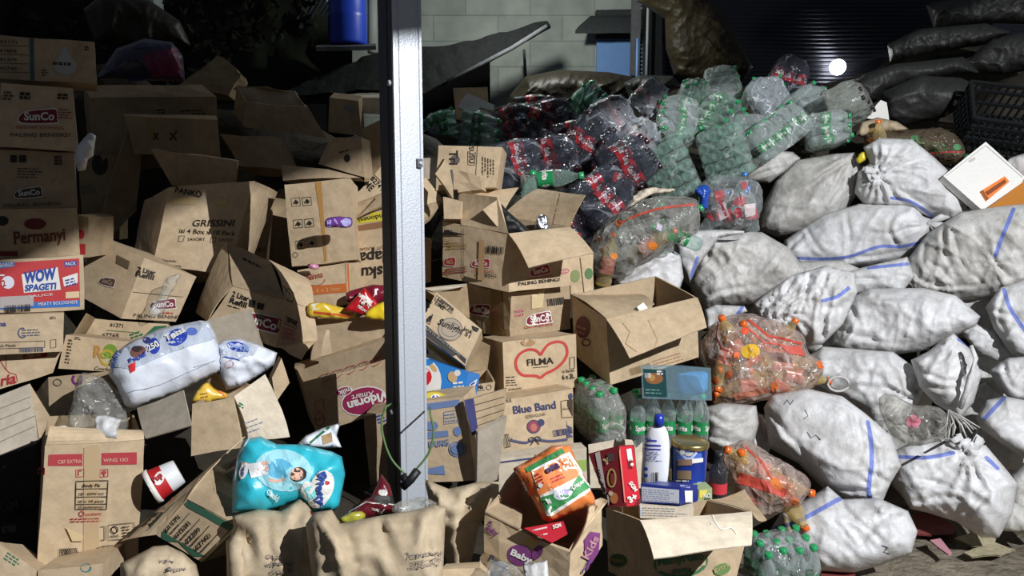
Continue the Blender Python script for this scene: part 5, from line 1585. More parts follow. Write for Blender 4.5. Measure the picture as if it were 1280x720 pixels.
sack('white sack with a long blue stripe cut by the right edge of the picture', [(1233, 385), (1250, 361), (1300, 345), (1300, 450), (1264, 440), (1242, 412)], 3.72, 11, .15, stripes=[[(1255, 362), (1264, 388), (1290, 425)]], folds=[[(1260,350),(1250,395),(1266,435)],[(1240,385),(1275,400)]])
sack('white rag sack sticking out below the oval sack on the right', [(1200, 412), (1222, 404), (1245, 415), (1268, 440), (1285, 452), (1250, 452), (1225, 440)], 3.66, 12, .05, wr=.02, stretch=(1, 2.5, 20))
sack('white folded sack over the red bag of orange-capped bottles', [(880, 388), (895, 382), (930, 383), (934, 390), (912, 402), (900, 412), (884, 410)], 3.72, 13, .05, wr=.02, stripes=[[(922, 392), (928, 384)]])
sack('slack white sack in front of the see-through grey bag with the red zip line', [(768, 350), (788, 330), (828, 307), (848, 320), (853, 345), (846, 370), (800, 374), (775, 366)], 3.55, 14, .10, wr=.02, stretch=(1, 2.4, 30), folds=[[(775,345),(805,335),(845,315)],[(780,360),(815,352),(850,335)],[(800,372),(830,350)]])
sack('white sack with a rope ring in the middle of the heap beside the orange-capped bottles', [(1008, 452), (1030, 436), (1115, 442), (1150, 468), (1158, 476), (1146, 500), (1126, 530), (1108, 525), (1090, 536), (1074, 512), (1040, 490), (1022, 481)], 3.62, 15, .16, ties=[(1135, 497, 14, .15, .03), (1030, 480, 10, .1, .02)], wr=.02, folds=[[(1136,497),(1110,505),(1082,513)],[(1136,497),(1114,515),(1108,528)],[(1136,497),(1150,478)],[(1136,497),(1105,485),(1070,482)],[(1030,480),(1050,465),(1080,455)],[(1060,505),(1090,530)]])
def ropering():
    g = Geo(); c0 = P(1048, 480, 3.44)
    g.tube([c0 + RT * (.05 * math.cos(a)) + UP * (.035 * math.sin(a)) for a in [i * 2 * math.pi / 18 for i in range(19)]], .006, 'sack_dirty', 8)
    make('rope_ring', 'pale rope ring on the sack beside the orange-capped bottles', 'rope', [('rope', g)])
ropering()
sack('upright white sack tied at the top like a collar in the heap on the right', [(1138, 452), (1160, 440), (1182, 424), (1194, 420), (1212, 440), (1226, 470), (1216, 500), (1200, 520), (1170, 502), (1150, 482)], 3.6, 16, .15, ties=[(1192, 425, 16, .25, .035)], stretch=(1, 2, 60), stripes=[[(1198, 424), (1214, 434)]], folds=[[(1192,423),(1175,448),(1150,458)],[(1192,423),(1188,455),(1164,472)],[(1158,468),(1190,476),(1210,468)],[(1162,484),(1200,486)],[(1194,423),(1212,450),(1216,480)],[(1192,424),(1200,450),(1204,475)]])
g = Geo(); g.tube([P(1214, 432, 3.42), P(1220, 448, 3.40), P(1212, 470, 3.40), P(1208, 490, 3.42), P(1200, 510, 3.45)], .012, 'sack', 8)
make('cloth_strip', 'twisted white cloth strip hanging from the collar-tied sack', 'cloth', [('strip', g.warp(.006, 40, 1))])
sack('white sack with soft folds at the right edge above the lowest striped sack', [(1240, 462), (1260, 450), (1300, 447), (1300, 506), (1264, 500), (1247, 482)], 3.56, 17, .13, wr=.02, folds=[[(1245,470),(1270,460),(1285,470)],[(1255,455),(1262,480),(1285,495)]])
sack('white sack with a short blue stripe at the right edge, above the ground', [(1220, 522), (1235, 501), (1255, 495), (1300, 505), (1300, 585), (1252, 556), (1226, 538)], 3.46, 18, .15, stripes=[[(1231, 524), (1256, 497)]], wr=.02)
sack('grey sack in the gap behind the collar-tied sack', [(1190, 500), (1230, 480), (1255, 500), (1235, 560), (1200, 560)], 3.8, 19, .1, mat='sack_dirty')
g = pillow([(1098, 500), (1115, 492), (1140, 505), (1180, 512), (1186, 545), (1150, 556), (1115, 545)], 3.46, .08, 'film_milky', seed=20, wr=.03)
g.ell(1142, 527, 9, 8, ink(200, 120, 135), 10)
make('plastic_bag', 'clear bag with a pink spot wedged in the middle of the sacks', 'bag', [('bag', g)])
make('straw_tuft', 'frayed grey fibre tuft hanging below the collar-tied sack', 'tuft', [('fibres', tuft(1186, 512, 3.38, -80, .13, 'sack_dirty', 30, 5, .003))])
sack('grey-white sack behind the milk tin, above the lower orange-capped bottles', [(880, 512), (905, 506), (945, 507), (947, 530), (940, 556), (905, 572), (880, 552)], 3.35, 21, .12, mat='sack_dirty', folds=[[(885,515),(910,530),(940,525)],[(885,545),(915,550),(940,540)]])
sack('largest white sack standing in the lower middle of the heap with black scribbles', [(957, 512), (970, 496), (1010, 490), (1050, 497), (1080, 520), (1112, 545), (1122, 580), (1112, 600), (1096, 632), (1060, 622), (1030, 610), (1000, 578), (965, 560)], 3.32, 22, .2, mat='sack', stripes=[[(1084, 528), (1088, 570), (1084, 610), (1090, 630)]], ties=[(1100, 612, 14, .14, .03)], marks=[('line', [(980, 506), (984, 500), (988, 506), (992, 500)], 1, ink(90, 95, 120)), ('line', [(1006, 512), (1010, 520), (1004, 524)], 1, ink(90, 95, 120)), ('line', [(1009, 540), (1014, 548), (1020, 544), (1026, 550)], 1, ink(90, 95, 110))], folds=[[(1085,528),(1104,560),(1108,590)],[(1030,608),(1070,612),(1104,606)],[(960,515),(1000,560),(1020,600)],[(1108,600),(1085,590),(1060,590)],[(1060,500),(1075,540),(1070,580)]])
sack('white sack on the mud with a slanting blue stripe beside the green-capped pack', [(958, 690), (962, 664), (980, 640), (1015, 622), (1036, 612), (1052, 625), (1095, 626), (1130, 640), (1144, 665), (1136, 690), (1100, 704), (1068, 715), (1030, 712), (1000, 702)], 3.12, 23, .19, stripes=[[(958, 662), (985, 657), (1005, 650), (1050, 624)]], ties=[(1110, 620, 12, .15, .02)], marks=[('line', [(1102, 682), (1110, 684), (1104, 690), (1112, 692)], 1, ink(80, 85, 100))], wr=.018, folds=[[(1050,627),(1062,645),(1096,656)],[(1106,626),(1112,648),(1120,660)],[(1058,640),(1095,672),(1110,690)],[(985,642),(1000,670),(1040,700)],[(1130,640),(1100,650),(1070,680)]])
sack('white tied sack on the mud with a black strap on top', [(1113, 572), (1140, 556), (1180, 549), (1230, 560), (1255, 588), (1271, 606), (1260, 640), (1246, 669), (1226, 668), (1196, 650), (1160, 640), (1140, 636), (1118, 602)], 3.36, 24, .2, stripes=[[(1126, 572), (1160, 573), (1192, 567)], [(1232, 573), (1246, 586)]], ties=[(1210, 568, 14, .25, .03)], stretch=(1, 2, -40), tuf=(1206, 566, 90, .09), folds=[[(1208,567),(1175,598),(1140,628)],[(1208,567),(1222,596),(1230,612)],[(1150,600),(1180,606),(1214,616)],[(1144,626),(1190,622),(1230,628)],[(1208,567),(1240,585),(1262,600)],[(1206,567),(1165,580),(1120,590)],[(1212,640),(1235,615),(1250,590)]])
g = Geo()
g.add([P(1153, 566, 3.17), P(1157, 567, 3.17), P(1184, 553, 3.19), P(1181, 550, 3.19), P(1153, 566, 3.175), P(1157, 567, 3.175), P(1184, 553, 3.195), P(1181, 550, 3.195)], [(0, 1, 2, 3), (7, 6, 5, 4), (0, 4, 5, 1), (1, 5, 6, 2), (2, 6, 7, 3), (3, 7, 4, 0)], 'black')
make('black_strap', 'short black strap lying over the striped sack on the mud', 'strap', [('strap', g)])
sack('grey sack cut by the right edge of the picture, standing on the mud', [(1262, 600), (1300, 560), (1300, 668), (1268, 664), (1256, 650)], 3.4, 25, .13, mat='sack_dirty')
sack('flat grey-white sack corner on the mud at the right edge', [(1250, 640), (1262, 628), (1300, 640), (1300, 668), (1255, 664)], 3.3, 26, .04, mat='sack_dirty')
sack('white cloth sack tucked behind the cool box', [(1250, 206), (1262, 198), (1300, 186), (1300, 215), (1278, 222)], 4.3, 27, .06)
# fillers in the gaps, seen between the others
sack('dirty white sack seen in the gap under the flat sack and the oval sack', [(990, 330), (1050, 325), (1090, 345), (1060, 400), (1010, 380)], 4.1, 28, .1, mat='sack_dirty')
sack('dirty white sack in the gap between the oval sack and the right edge sack', [(1150, 365), (1235, 360), (1260, 400), (1230, 430), (1180, 415)], 4.0, 29, .12, mat='sack_dirty')
sack('dirty white sack deep in the gap above the largest scribbled sack', [(1060, 480), (1120, 500), (1150, 560), (1115, 580), (1080, 540)], 3.62, 30, .1, mat='sack_dirty')
sack('white sack crumpled against the right side of the largest scribbled sack', [(1090, 530), (1110, 525), (1140, 548), (1138, 565), (1118, 600), (1104, 590)], 3.42, 31, .08, wr=.03)
for i, (x, y, dd, a) in enumerate([(985, 395, 4.05, 60), (1175, 340, 4.25, 50), (1225, 300, 4.3, 60), (1160, 590, 3.75, 55), (1240, 480, 3.9, 55), (1055, 430, 4.05, 50), (1250, 560, 3.75, 45), (955, 470, 3.8, 50), (1010, 490, 3.75, 45), (930, 545, 3.6, 40), (1110, 320, 4.45, 50), (890, 330, 4.15, 50)]):
    sack('dirty sack deep in a gap of the heap, mostly hidden by the sacks in front', [(x - a, y + 5), (x - a * .6, y - a * .6), (x + a * .5, y - a * .65), (x + a, y - 4), (x + a * .7, y + a * .55), (x - a * .5, y + a * .6)], dd, 60 + i, .12, 'sack_dirty', group='dirty sacks deep in the gaps of the heap')
# dark sacks in the shade behind
GD = 'dark sacks in the shade behind the heap'
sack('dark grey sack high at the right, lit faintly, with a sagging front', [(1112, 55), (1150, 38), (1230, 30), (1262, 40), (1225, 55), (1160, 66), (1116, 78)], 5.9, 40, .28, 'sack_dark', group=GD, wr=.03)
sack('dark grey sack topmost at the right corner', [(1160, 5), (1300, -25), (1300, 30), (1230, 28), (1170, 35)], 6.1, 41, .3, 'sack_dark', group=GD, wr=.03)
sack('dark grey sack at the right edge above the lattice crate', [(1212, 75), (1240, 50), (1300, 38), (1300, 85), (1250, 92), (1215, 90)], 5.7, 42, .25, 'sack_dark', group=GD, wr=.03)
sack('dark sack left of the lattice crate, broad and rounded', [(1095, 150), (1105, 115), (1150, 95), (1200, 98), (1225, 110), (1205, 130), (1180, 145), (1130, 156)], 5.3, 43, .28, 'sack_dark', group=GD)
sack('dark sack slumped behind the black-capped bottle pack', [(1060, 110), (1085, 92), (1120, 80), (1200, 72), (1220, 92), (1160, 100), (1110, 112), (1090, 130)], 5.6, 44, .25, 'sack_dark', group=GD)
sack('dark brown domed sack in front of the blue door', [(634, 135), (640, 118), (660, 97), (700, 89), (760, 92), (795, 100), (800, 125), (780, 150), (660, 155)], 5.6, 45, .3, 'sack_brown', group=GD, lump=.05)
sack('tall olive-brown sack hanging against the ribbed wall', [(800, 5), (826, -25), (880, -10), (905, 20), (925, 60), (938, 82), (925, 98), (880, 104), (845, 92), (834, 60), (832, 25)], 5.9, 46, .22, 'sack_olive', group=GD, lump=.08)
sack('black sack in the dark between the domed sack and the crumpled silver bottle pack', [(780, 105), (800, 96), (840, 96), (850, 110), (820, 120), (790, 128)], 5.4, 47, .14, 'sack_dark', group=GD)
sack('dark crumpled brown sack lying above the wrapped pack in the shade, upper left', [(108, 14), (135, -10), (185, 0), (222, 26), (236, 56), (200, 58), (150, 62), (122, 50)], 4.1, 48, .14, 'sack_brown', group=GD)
# loose fabric and card on top
sack('beige crumpled paper bundle behind the tied sack', [(1071, 168), (1078, 153), (1098, 147), (1120, 152), (1133, 160), (1122, 165), (1092, 168), (1076, 172)], 4.62, 50, .07, 'kpaper', group=None, name='paper_bundle', cat='paper')
make('white_card', 'white card sheet standing behind the beige paper bundle', 'card', [('card', slab([(1084, 148), (1096, 130), (1101, 125), (1108, 128), (1112, 152)], 10, 10, 4.8, .006, WHT))])
make('cardboard_sheet', 'pale creased paper sheet on the clear grey bag below the red-labelled bottles', 'paper', [('sheet', pillow([(783, 250), (795, 240), (815, 235), (842, 236), (838, 241), (815, 243), (795, 255), (776, 266)], 3.7, .02, 'kcream', seed=51, wr=.02, stretch=(1, 3, 20)))])
# ================================================================== bottles
def bmesh_of(name, prof, mat, n=12, warp=0):
    g = Geo(); g.lathe(prof, mat, n)
    if warp:
        g.warp(warp, 30, 3)
    me = bpy.data.meshes.new(name)
    me.from_pydata([tuple(p) for p in g.v], [], g.f)
    me.materials.append(MATS[mat])
    me.polygons.foreach_set('use_smooth', [True] * len(g.f))
    return me
def waist(r, h, ph=0):
    return [(.001, 0.006), (r * .5, .004), (r * .8, 0), (r, .012), (r, h * .12), (r * .93, h * .17), (r, h * .22), (r * .95, h * .3), (r * .93, h * .38), (r * .95, h * .46), (r, h * .52), (r, h * .6), (r * .9, h * .7), (r * .6, h * .82), (r * .36, h * .9), (r * .36, h * .955), (.0135, h * .955), (.0135, h)]
KIND = {}
def wrapped(me, t, r, h, lz, col):
    # lettering round a bottle label, three times
    v, f, x0, x1 = glyphs(t, .03)
    hh = h * (lz[1] - lz[0])
    wd = r * 1.5
    V = [tuple(q.co) for q in me.vertices]
    F = [tuple(p.vertices) for p in me.polygons]
    n = len(F)
    for k in range(3):
        b = len(V)
        for x, y in v:
            a = k * 2.094 + ((x - x0) / (x1 - x0) - .5) * wd / r
            z = h * lz[0] + hh * (.32 + .42 * y / CAPH)
            V.append((math.cos(a) * r * 1.03, math.sin(a) * r * 1.03, z))
        F += [tuple(i + b for i in q) for q in f]
    m2 = bpy.data.meshes.new('label')
    m2.from_pydata(V, [], F)
    m2.materials.append(me.materials[0])
    m2.materials.append(MATS[col])
    m2.polygons.foreach_set('material_index', [0] * n + [1] * (len(F) - n))
    m2.polygons.foreach_set('use_smooth', [True] * n + [False] * (len(F) - n))
    return m2
def kind(k, r, h, body, cap, lab, lz=(.22, .42), word=None):
    cp = [(.0148, h * .94), (.0150, h * 1.005), (.013, h * 1.012), (.001, h * 1.014)]
    lb = [(r * 1.015, h * lz[0]), (r * .965, h * (lz[0] + lz[1]) / 2), (r * 1.0, h * lz[1])]
    KIND[k] = (r, h, bmesh_of('bottle', waist(r, h), body, 12, .002), bmesh_of('cap', cp, cap, 10), (wrapped(bmesh_of('label', lb, lab, 12), word, r, h, lz, WHT) if word else bmesh_of('label', lb, lab, 12)) if lab else None)
CG = gloss(40, 150, 90); LG = gloss(38, 135, 78); CR = gloss(200, 26, 34); LR = gloss(190, 30, 38)
kind('sprite', .031, .215, 'pet', CG, LG, (.28, .52), word='Sprite')
kind('green', .033, .24, 'pet_green', CG, LG, (.28, .52), word='Sprite')
kind('plain', .032, .22, 'pet', CG, None)
kind('coke', .034, .235, 'pet_dark', gloss(40, 16, 18), LR, (.36, .62), 'Coca-Cola')
kind('blackcap', .033, .22, 'pet', 'black', None)
kind('oil', .036, .24, 'pet_oil', gloss(225, 105, 35), gloss(205, 130, 115), (.25, .55))
kind('aqua', .034, .23, 'pet', gloss(60, 110, 190), gloss(190, 60, 70), (.3, .5))
kind('teal', .031, .21, 'pet_green', CG, None)
def frame(ang, tow, roll=0):
    a, t = math.radians(ang), math.radians(tow)
    ax = (RT * math.cos(a) + UP * math.sin(a)) * math.cos(t) - FW * math.sin(t)
    sd = FW.cross(ax)
    sd = sd.normalized() if sd.length > .1 else RT
    up = ax.cross(sd).normalized()
    r = math.radians(roll)
    s2 = sd * math.cos(r) + up * math.sin(r)
    u2 = up * math.cos(r) - sd * math.sin(r)
    return Matrix((s2, u2, ax)).transposed()
def put(me, name, parent, M):
    o = bpy.data.objects.new(name, me)
    COL.objects.link(o)
    o.parent = parent
    o.matrix_local = M
    return o
def hull(nx, ny, r, h, mat, seed, amp=.012):
    """The shrink film round a pack: a taut crinkled skin, narrower at the caps."""
    g = Geo()
    X, Y = nx * r + .006, ny * r + .006
    nz, nk = 9, 28
    vs = []
    for j in range(nz + 1):
        z = -.008 + (h + .012) * j / nz
        s = 1 if z < h * .62 else 1 - .25 * (z / h - .62) / .38
        if j == 0: s *= .86
        if j == nz: s *= .8
        for k in range(nk):
            a = k * 2 * math.pi / nk
            c, q = math.cos(a), math.sin(a)
            x = X * s * abs(c) ** .35 * (1 if c > 0 else -1)
            y = Y * s * abs(q) ** .35 * (1 if q > 0 else -1)
            p = Vector((x, y, z))
            vs.append(p + noise.noise_vector(p * 22 + Vector((seed * 5, 0, 0))) * amp)
    n0 = len(vs)
    vs += [Vector((0, 0, -.006)), Vector((0, 0, h + .006))]
    fs = [(j * nk + k, j * nk + (k + 1) % nk, (j + 1) * nk + (k + 1) % nk, (j + 1) * nk + k) for j in range(nz) for k in range(nk)]
    fs += [((k + 1) % nk, k, n0) for k in range(nk)] + [(nz * nk + k, nz * nk + (k + 1) % nk, n0 + 1) for k in range(nk)]
    g.add(vs, fs, mat, True)
    me = bpy.data.meshes.new('shrink_film')
    me.from_pydata([tuple(p) for p in g.v], [], g.f)
    me.materials.append(MATS[mat])
    me.polygons.foreach_set('use_smooth', [True] * len(g.f))
    return me
GP = 'shrink-wrapped bottle packs'
def pack(label, px, py, d, ang, tow, nx, ny, k, film='film', roll=0, seed=1, scale=1.0, jit=.004, parts=True, amp=.012, group=GP):
    r, h, mb, mc, ml = KIND[k]
    rnd = random.Random(seed)
    R3 = frame(ang, tow, roll)
    root = bpy.data.objects.new('bottle_pack', None)
    COL.objects.link(root)
    ctr = P(px, py, d)
    M = Matrix.Translation(ctr) @ R3.to_4x4() @ Matrix.Scale(scale, 4) @ Matrix.Translation((0, 0, -h / 2))
    root.matrix_world = M
    root['label'], root['category'], root['group'] = label, 'bottle pack', group
    pts = []
    for i in range(nx):
        for j in range(ny):
            x, y = (i - (nx - 1) / 2) * 2 * r, (j - (ny - 1) / 2) * 2 * r
            L_ = Matrix.Translation((x + rnd.uniform(-jit, jit), y + rnd.uniform(-jit, jit), rnd.uniform(-jit, jit) * 2)) @ Matrix.Rotation(rnd.uniform(-.05, .05), 4, 'X') @ Matrix.Rotation(rnd.uniform(0, 6), 4, 'Z')
            b = put(mb, 'bottle', root, L_)
            put(mc, 'cap', b, Matrix())
            if ml:
                put(ml, 'label', b, Matrix())
            pts.append(tuple(M @ L_ @ Vector((0, 0, 0)))); pts.append(tuple(M @ L_ @ Vector((0, 0, h))))
    if film:
        put(hull(nx, ny, r, h, film, seed, amp), 'shrink_film', root, Matrix())
    ALL.append([root, pts])
    return root
def bottle(label, px, py, d, ang, tow, k, scale=1.0, group=None):
    r, h, mb, mc, ml = KIND[k]
    root = bpy.data.objects.new('plastic_bottle', None)
    COL.objects.link(root)
    M = Matrix.Translation(P(px, py, d)) @ frame(ang, tow).to_4x4() @ Matrix.Scale(scale, 4) @ Matrix.Translation((0, 0, -h / 2))
    root.matrix_world = M
    root['label'], root['category'] = label, 'bottle'
    if group:
        root['group'] = group
    put(mb, 'body', root, Matrix())
    put(mc, 'cap', root, Matrix())
    if ml:
        put(ml, 'label', root, Matrix())
    return root
# standing green-capped packs on the right of the cartons
pack('green-capped pack standing under the large open carton, left of the loose row', 748, 512, 2.92, 95, 14, 2, 4, 'sprite', 'film_milky', 20, 1, amp=.008)
pack('green-capped bottles standing in a row under the see-through blue food box', 834, 522, 2.86, 90, 8, 5, 2, 'sprite', None, 0, 2, amp=.006)
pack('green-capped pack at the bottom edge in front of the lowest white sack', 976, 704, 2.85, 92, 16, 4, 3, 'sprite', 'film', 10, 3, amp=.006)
# dark red-label packs in the middle
pack('dark pack with a vertical row of red labels right above the open foil carton', 645, 208, 3.75, 20, -20, 3, 2, 'coke', 'film_dark', 0, 11, 1.22)
pack('red-labelled dark pack lying diagonally above the clear grey bag', 752, 246, 3.62, 38, -10, 3, 2, 'coke', 'film_dark', 0, 12, 1.22)
pack('red-labelled dark pack with wrinkled film left of the sea of green bottoms', 785, 205, 3.95, 30, 10, 3, 2, 'coke', 'film_dark', 30, 13, 1.22)
pack('dark pack with bright red caps near the middle of the bottle heap', 735, 178, 4.1, 60, 10, 3, 2, 'coke', 'film_dark', 10, 14, 1.22)
pack('dark bottle pack with pink-lit labels behind the green label bottle', 690, 200, 4.0, 15, 20, 3, 2, 'coke', 'film_dark', 0, 15, 1.22)
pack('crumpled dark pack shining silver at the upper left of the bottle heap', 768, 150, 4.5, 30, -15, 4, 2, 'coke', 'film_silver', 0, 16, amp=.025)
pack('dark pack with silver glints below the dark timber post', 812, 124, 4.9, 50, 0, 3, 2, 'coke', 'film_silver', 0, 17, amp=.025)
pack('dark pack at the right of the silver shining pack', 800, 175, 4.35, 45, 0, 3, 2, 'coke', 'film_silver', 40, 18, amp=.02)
pack('dark pack deep in the shade below the brown domed sack', 690, 150, 4.6, 15, 0, 3, 2, 'coke', 'film_dark', 0, 19, 1.22)
pack('dark pack in the shade right of the pale foam piece', 640, 158, 4.7, 20, 10, 3, 2, 'coke', 'film_dark', 0, 20, 1.22)
pack('shaded dark green pack left of the foam piece', 560, 158, 4.9, 10, 10, 3, 2, 'green', 'film_dark', 0, 21)
pack('shaded dark green pack just right of the post', 600, 168, 4.6, -10, 0, 4, 2, 'green', 'film_dark', 0, 22)
pack('dark pack with a red cap edge behind the right flap of the open foil carton', 722, 278, 3.75, -20, 0, 3, 2, 'coke', 'film_dark', 0, 23, 1.22)
pack('dark blue-grey pack between the open foil carton and the clear grey bag', 738, 300, 3.8, 70, 0, 2, 2, 'coke', 'film_dark', 0, 24, 1.22)
pack('shaded pack with two green caps below the brown domed sack', 735, 128, 5.0, 50, 25, 3, 2, 'green', 'film_dark', 0, 25)
# green packs
pack('pack showing rows of clear bottle bottoms left of the second bottoms pack', 838, 214, 4.0, 35, -62, 5, 4, 'teal', 'film_thin', 10, 31, amp=.006)
pack('pack showing rows of clear bottle bottoms right above the pale cloth sack', 908, 192, 4.2, 20, -58, 5, 4, 'teal', 'film_thin', 4, 32, amp=.006)
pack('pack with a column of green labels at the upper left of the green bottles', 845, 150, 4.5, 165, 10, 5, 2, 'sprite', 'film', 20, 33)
pack('pack turned with its green caps to the front above the bottoms packs', 900, 148, 4.6, -35, 50, 4, 3, 'green', 'film_thin', 0, 34)
pack('pack with light green caps at the top of the green bottle heap', 868, 122, 5.0, 100, 40, 3, 2, 'green', 'film', 0, 35)
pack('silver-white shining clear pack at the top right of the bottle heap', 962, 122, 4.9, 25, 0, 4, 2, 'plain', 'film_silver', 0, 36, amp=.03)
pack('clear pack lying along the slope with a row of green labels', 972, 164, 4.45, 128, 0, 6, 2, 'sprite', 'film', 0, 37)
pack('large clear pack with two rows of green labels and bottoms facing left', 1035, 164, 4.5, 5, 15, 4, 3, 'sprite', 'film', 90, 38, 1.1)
pack('clear pack with rows of black caps at the right end of the bottle heap', 1062, 130, 4.7, 25, 35, 4, 3, 'blackcap', 'film_milky', 60, 39, amp=.008)
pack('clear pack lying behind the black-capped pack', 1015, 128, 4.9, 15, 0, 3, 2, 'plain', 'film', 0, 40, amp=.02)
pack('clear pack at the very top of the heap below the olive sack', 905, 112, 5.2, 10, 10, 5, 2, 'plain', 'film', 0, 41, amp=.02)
pack('dark red pack in the shade at the top of the bottle heap', 985, 98, 5.3, 70, 0, 3, 2, 'coke', 'film_dark', 0, 42, 1.22)
pack('clear pack lying under the green caps pack', 940, 170, 4.6, 0, 10, 4, 2, 'plain', 'film', 0, 43)
bottle('clear bottle with a green label lying behind the open foil carton', 690, 223, 3.6, 4, 8, 'green', 1.3)
bottle('green-tinted bottle upright behind the right flap of the open foil carton', 660, 250, 3.55, 80, 0, 'green', 1.2)
for i, (x, y, a, k, dd) in enumerate([(620, 150, 30, 'coke', 4.75), (665, 125, 5, 'coke', 5.0), (718, 128, 60, 'green', 4.9), (672, 180, 120, 'coke', 4.25), (715, 158, 10, 'coke', 4.5), (770, 190, 100, 'coke', 4.1), (820, 180, 60, 'teal', 4.4), (700, 180, -30, 'coke', 4.1), (748, 205, 80, 'coke', 3.95), (775, 225, -20, 'coke', 3.9), (545, 148, 30, 'green', 4.9), (590, 145, 60, 'green', 4.9), (1000, 118, 40, 'plain', 4.9), (935, 118, 70, 'plain', 5.1), (670, 142, -20, 'coke', 4.6), (855, 168, 20, 'teal', 4.5), (1020, 148, 10, 'sprite', 4.7)]):
    bottle('loose empty bottle wedged between the wrapped packs', x, y, dd, a, 10, k, 1.1, 'loose empty bottles in the gaps of the bottle heap')
# bags of bottles
def bagged(label, pts, d, T, film, bs, seed, wr=.014, extra=(), name='bottle_bag', sc=1.15, zo=0.0):
    g = pillow(pts, d, T, film, seed=seed, wr=wr, smooth=True, lump=.12)
    for kd, *a in extra:
        getattr(g, kd)(*a)
    root = make(name, label, 'bag', [('bag', g)] + [('knot', Geo())][:0], None)
    e = bpy.data.objects.new('x', None)
    bpy.data.objects.remove(e)
    # turn the single mesh thing into a parent of its bottles
    for i, (x, y, a, tow, k) in enumerate(bs):
        r, h, mb, mc, ml = KIND[k]
        M = Matrix.Translation(P(x, y, d + zo) - root.location) @ frame(a, tow).to_4x4() @ Matrix.Scale(sc, 4) @ Matrix.Translation((0, 0, -h / 2))
        b = put(mb, 'bottle', root, M)
        put(mc, 'cap', b, Matrix())
        if ml:
            put(ml, 'label', b, Matrix())
    return root
bagged('red net-printed bag full of orange-capped oil bottles, upper of the two', [(876, 440), (880, 420), (898, 400), (930, 391), (960, 398), (985, 408), (1005, 420), (1010, 440), (1028, 455), (1022, 478), (1004, 492), (960, 500), (915, 508), (892, 503), (886, 480), (888, 460)], 3.42, .15, 'film_red',
       [(930, 450, 200, 10, 'oil'), (950, 425, 140, 20, 'oil'), (915, 425, 120, 20, 'oil'), (985, 455, 0, 10, 'oil'), (965, 480, 150, 10, 'oil'), (925, 485, 190, 15, 'oil'), (905, 455, 250, 20, 'oil'), (975, 430, 60, 10, 'oil'), (1000, 470, -10, 10, 'oil')], 3, .018,
       [('ell', 938, 439, 12, 9, ink(215, 170, 40), 10), ('ell', 921, 444, 4, 4.5, ink(225, 105, 45)), ('ell', 931, 414, 5, 4.5, ink(225, 85, 50)), ('ell', 895, 476, 5, 5, ink(225, 105, 45)), ('ell', 912, 468, 4, 5, ink(220, 110, 65)), ('ell', 1026, 456, 5, 5, ink(225, 105, 35)), ('ell', 968, 483, 4.5, 6, ink(215, 110, 50)), ('ell', 891, 497, 4, 5, ink(220, 95, 40)), ('line', [(935, 400), (960, 420), (985, 425), (1002, 430)], 3, ink(190, 70, 55)), ('line', [(930, 406), (955, 428), (980, 432)], 2, ink(200, 90, 75)), ('poly', [(915, 492), (960, 484), (962, 490), (920, 500)], ink(205, 130, 105)), ('line', [(898, 404), (896, 420), (902, 435), (915, 442)], 1.4, ink(130, 40, 40)), ('poly', [(975, 432), (1000, 432), (1006, 446), (985, 442)], ink(195, 85, 70))], zo=-.02)
bagged('red net-printed bag full of orange-capped oil bottles, lower of the two', [(900, 565), (915, 556), (930, 549), (950, 560), (985, 580), (1008, 595), (1012, 610), (1000, 632), (975, 640), (950, 652), (935, 640), (920, 620), (905, 600)], 3.05, .13, 'film_red',
       [(940, 580, 150, 10, 'oil'), (975, 605, -15, 10, 'oil'), (950, 620, 20, 10, 'oil'), (930, 600, 100, 15, 'oil'), (985, 625, -60, 10, 'oil')], 5, .018,
       [('ell', 994, 628, 5, 4.5, ink(225, 115, 40)), ('poly', [(925, 590), (955, 600), (985, 612), (980, 622), (950, 612), (922, 604)], ink(195, 75, 60)), ('line', [(930, 558), (950, 575), (965, 600)], 2.4, ink(185, 70, 50)), ('ell', 970, 605, 6, 9, ink(215, 120, 50), 40)], zo=-.02)
bagged('grey see-through bag of empty bottles with a red zip line', [(735, 325), (740, 300), (752, 282), (780, 262), (815, 247), (850, 245), (872, 252), (874, 288), (852, 300), (825, 318), (800, 328), (785, 345), (755, 348), (742, 342)], 3.5, .16, 'film_milky',
       [(800, 285, 20, 10, 'plain'), (830, 285, 100, 10, 'plain'), (770, 300, 60, 10, 'plain'), (850, 275, 30, 10, 'plain'), (790, 315, 10, 10, 'plain'), (760, 325, 80, 10, 'oil'), (815, 305, 30, 10, 'oil'), (845, 295, 160, 10, 'green')], 7, .02,
       [('line', open_smooth([(773, 280), (800, 268), (830, 260), (868, 256)]), 3, ink(180, 75, 60)), ('ell', 774, 279, 4, 4, ink(215, 120, 65)), ('ell', 749, 299, 2, 3, ink(225, 130, 60)), ('ell', 768, 320, 4.5, 4, ink(230, 135, 65)), ('ell', 816, 307, 6, 5, ink(225, 130, 45)), ('ell', 840, 296, 5, 5, ink(95, 160, 110)), ('poly', [(822, 278), (828, 282), (826, 289), (820, 286)], ink(215, 200, 225))], sc=1.1)
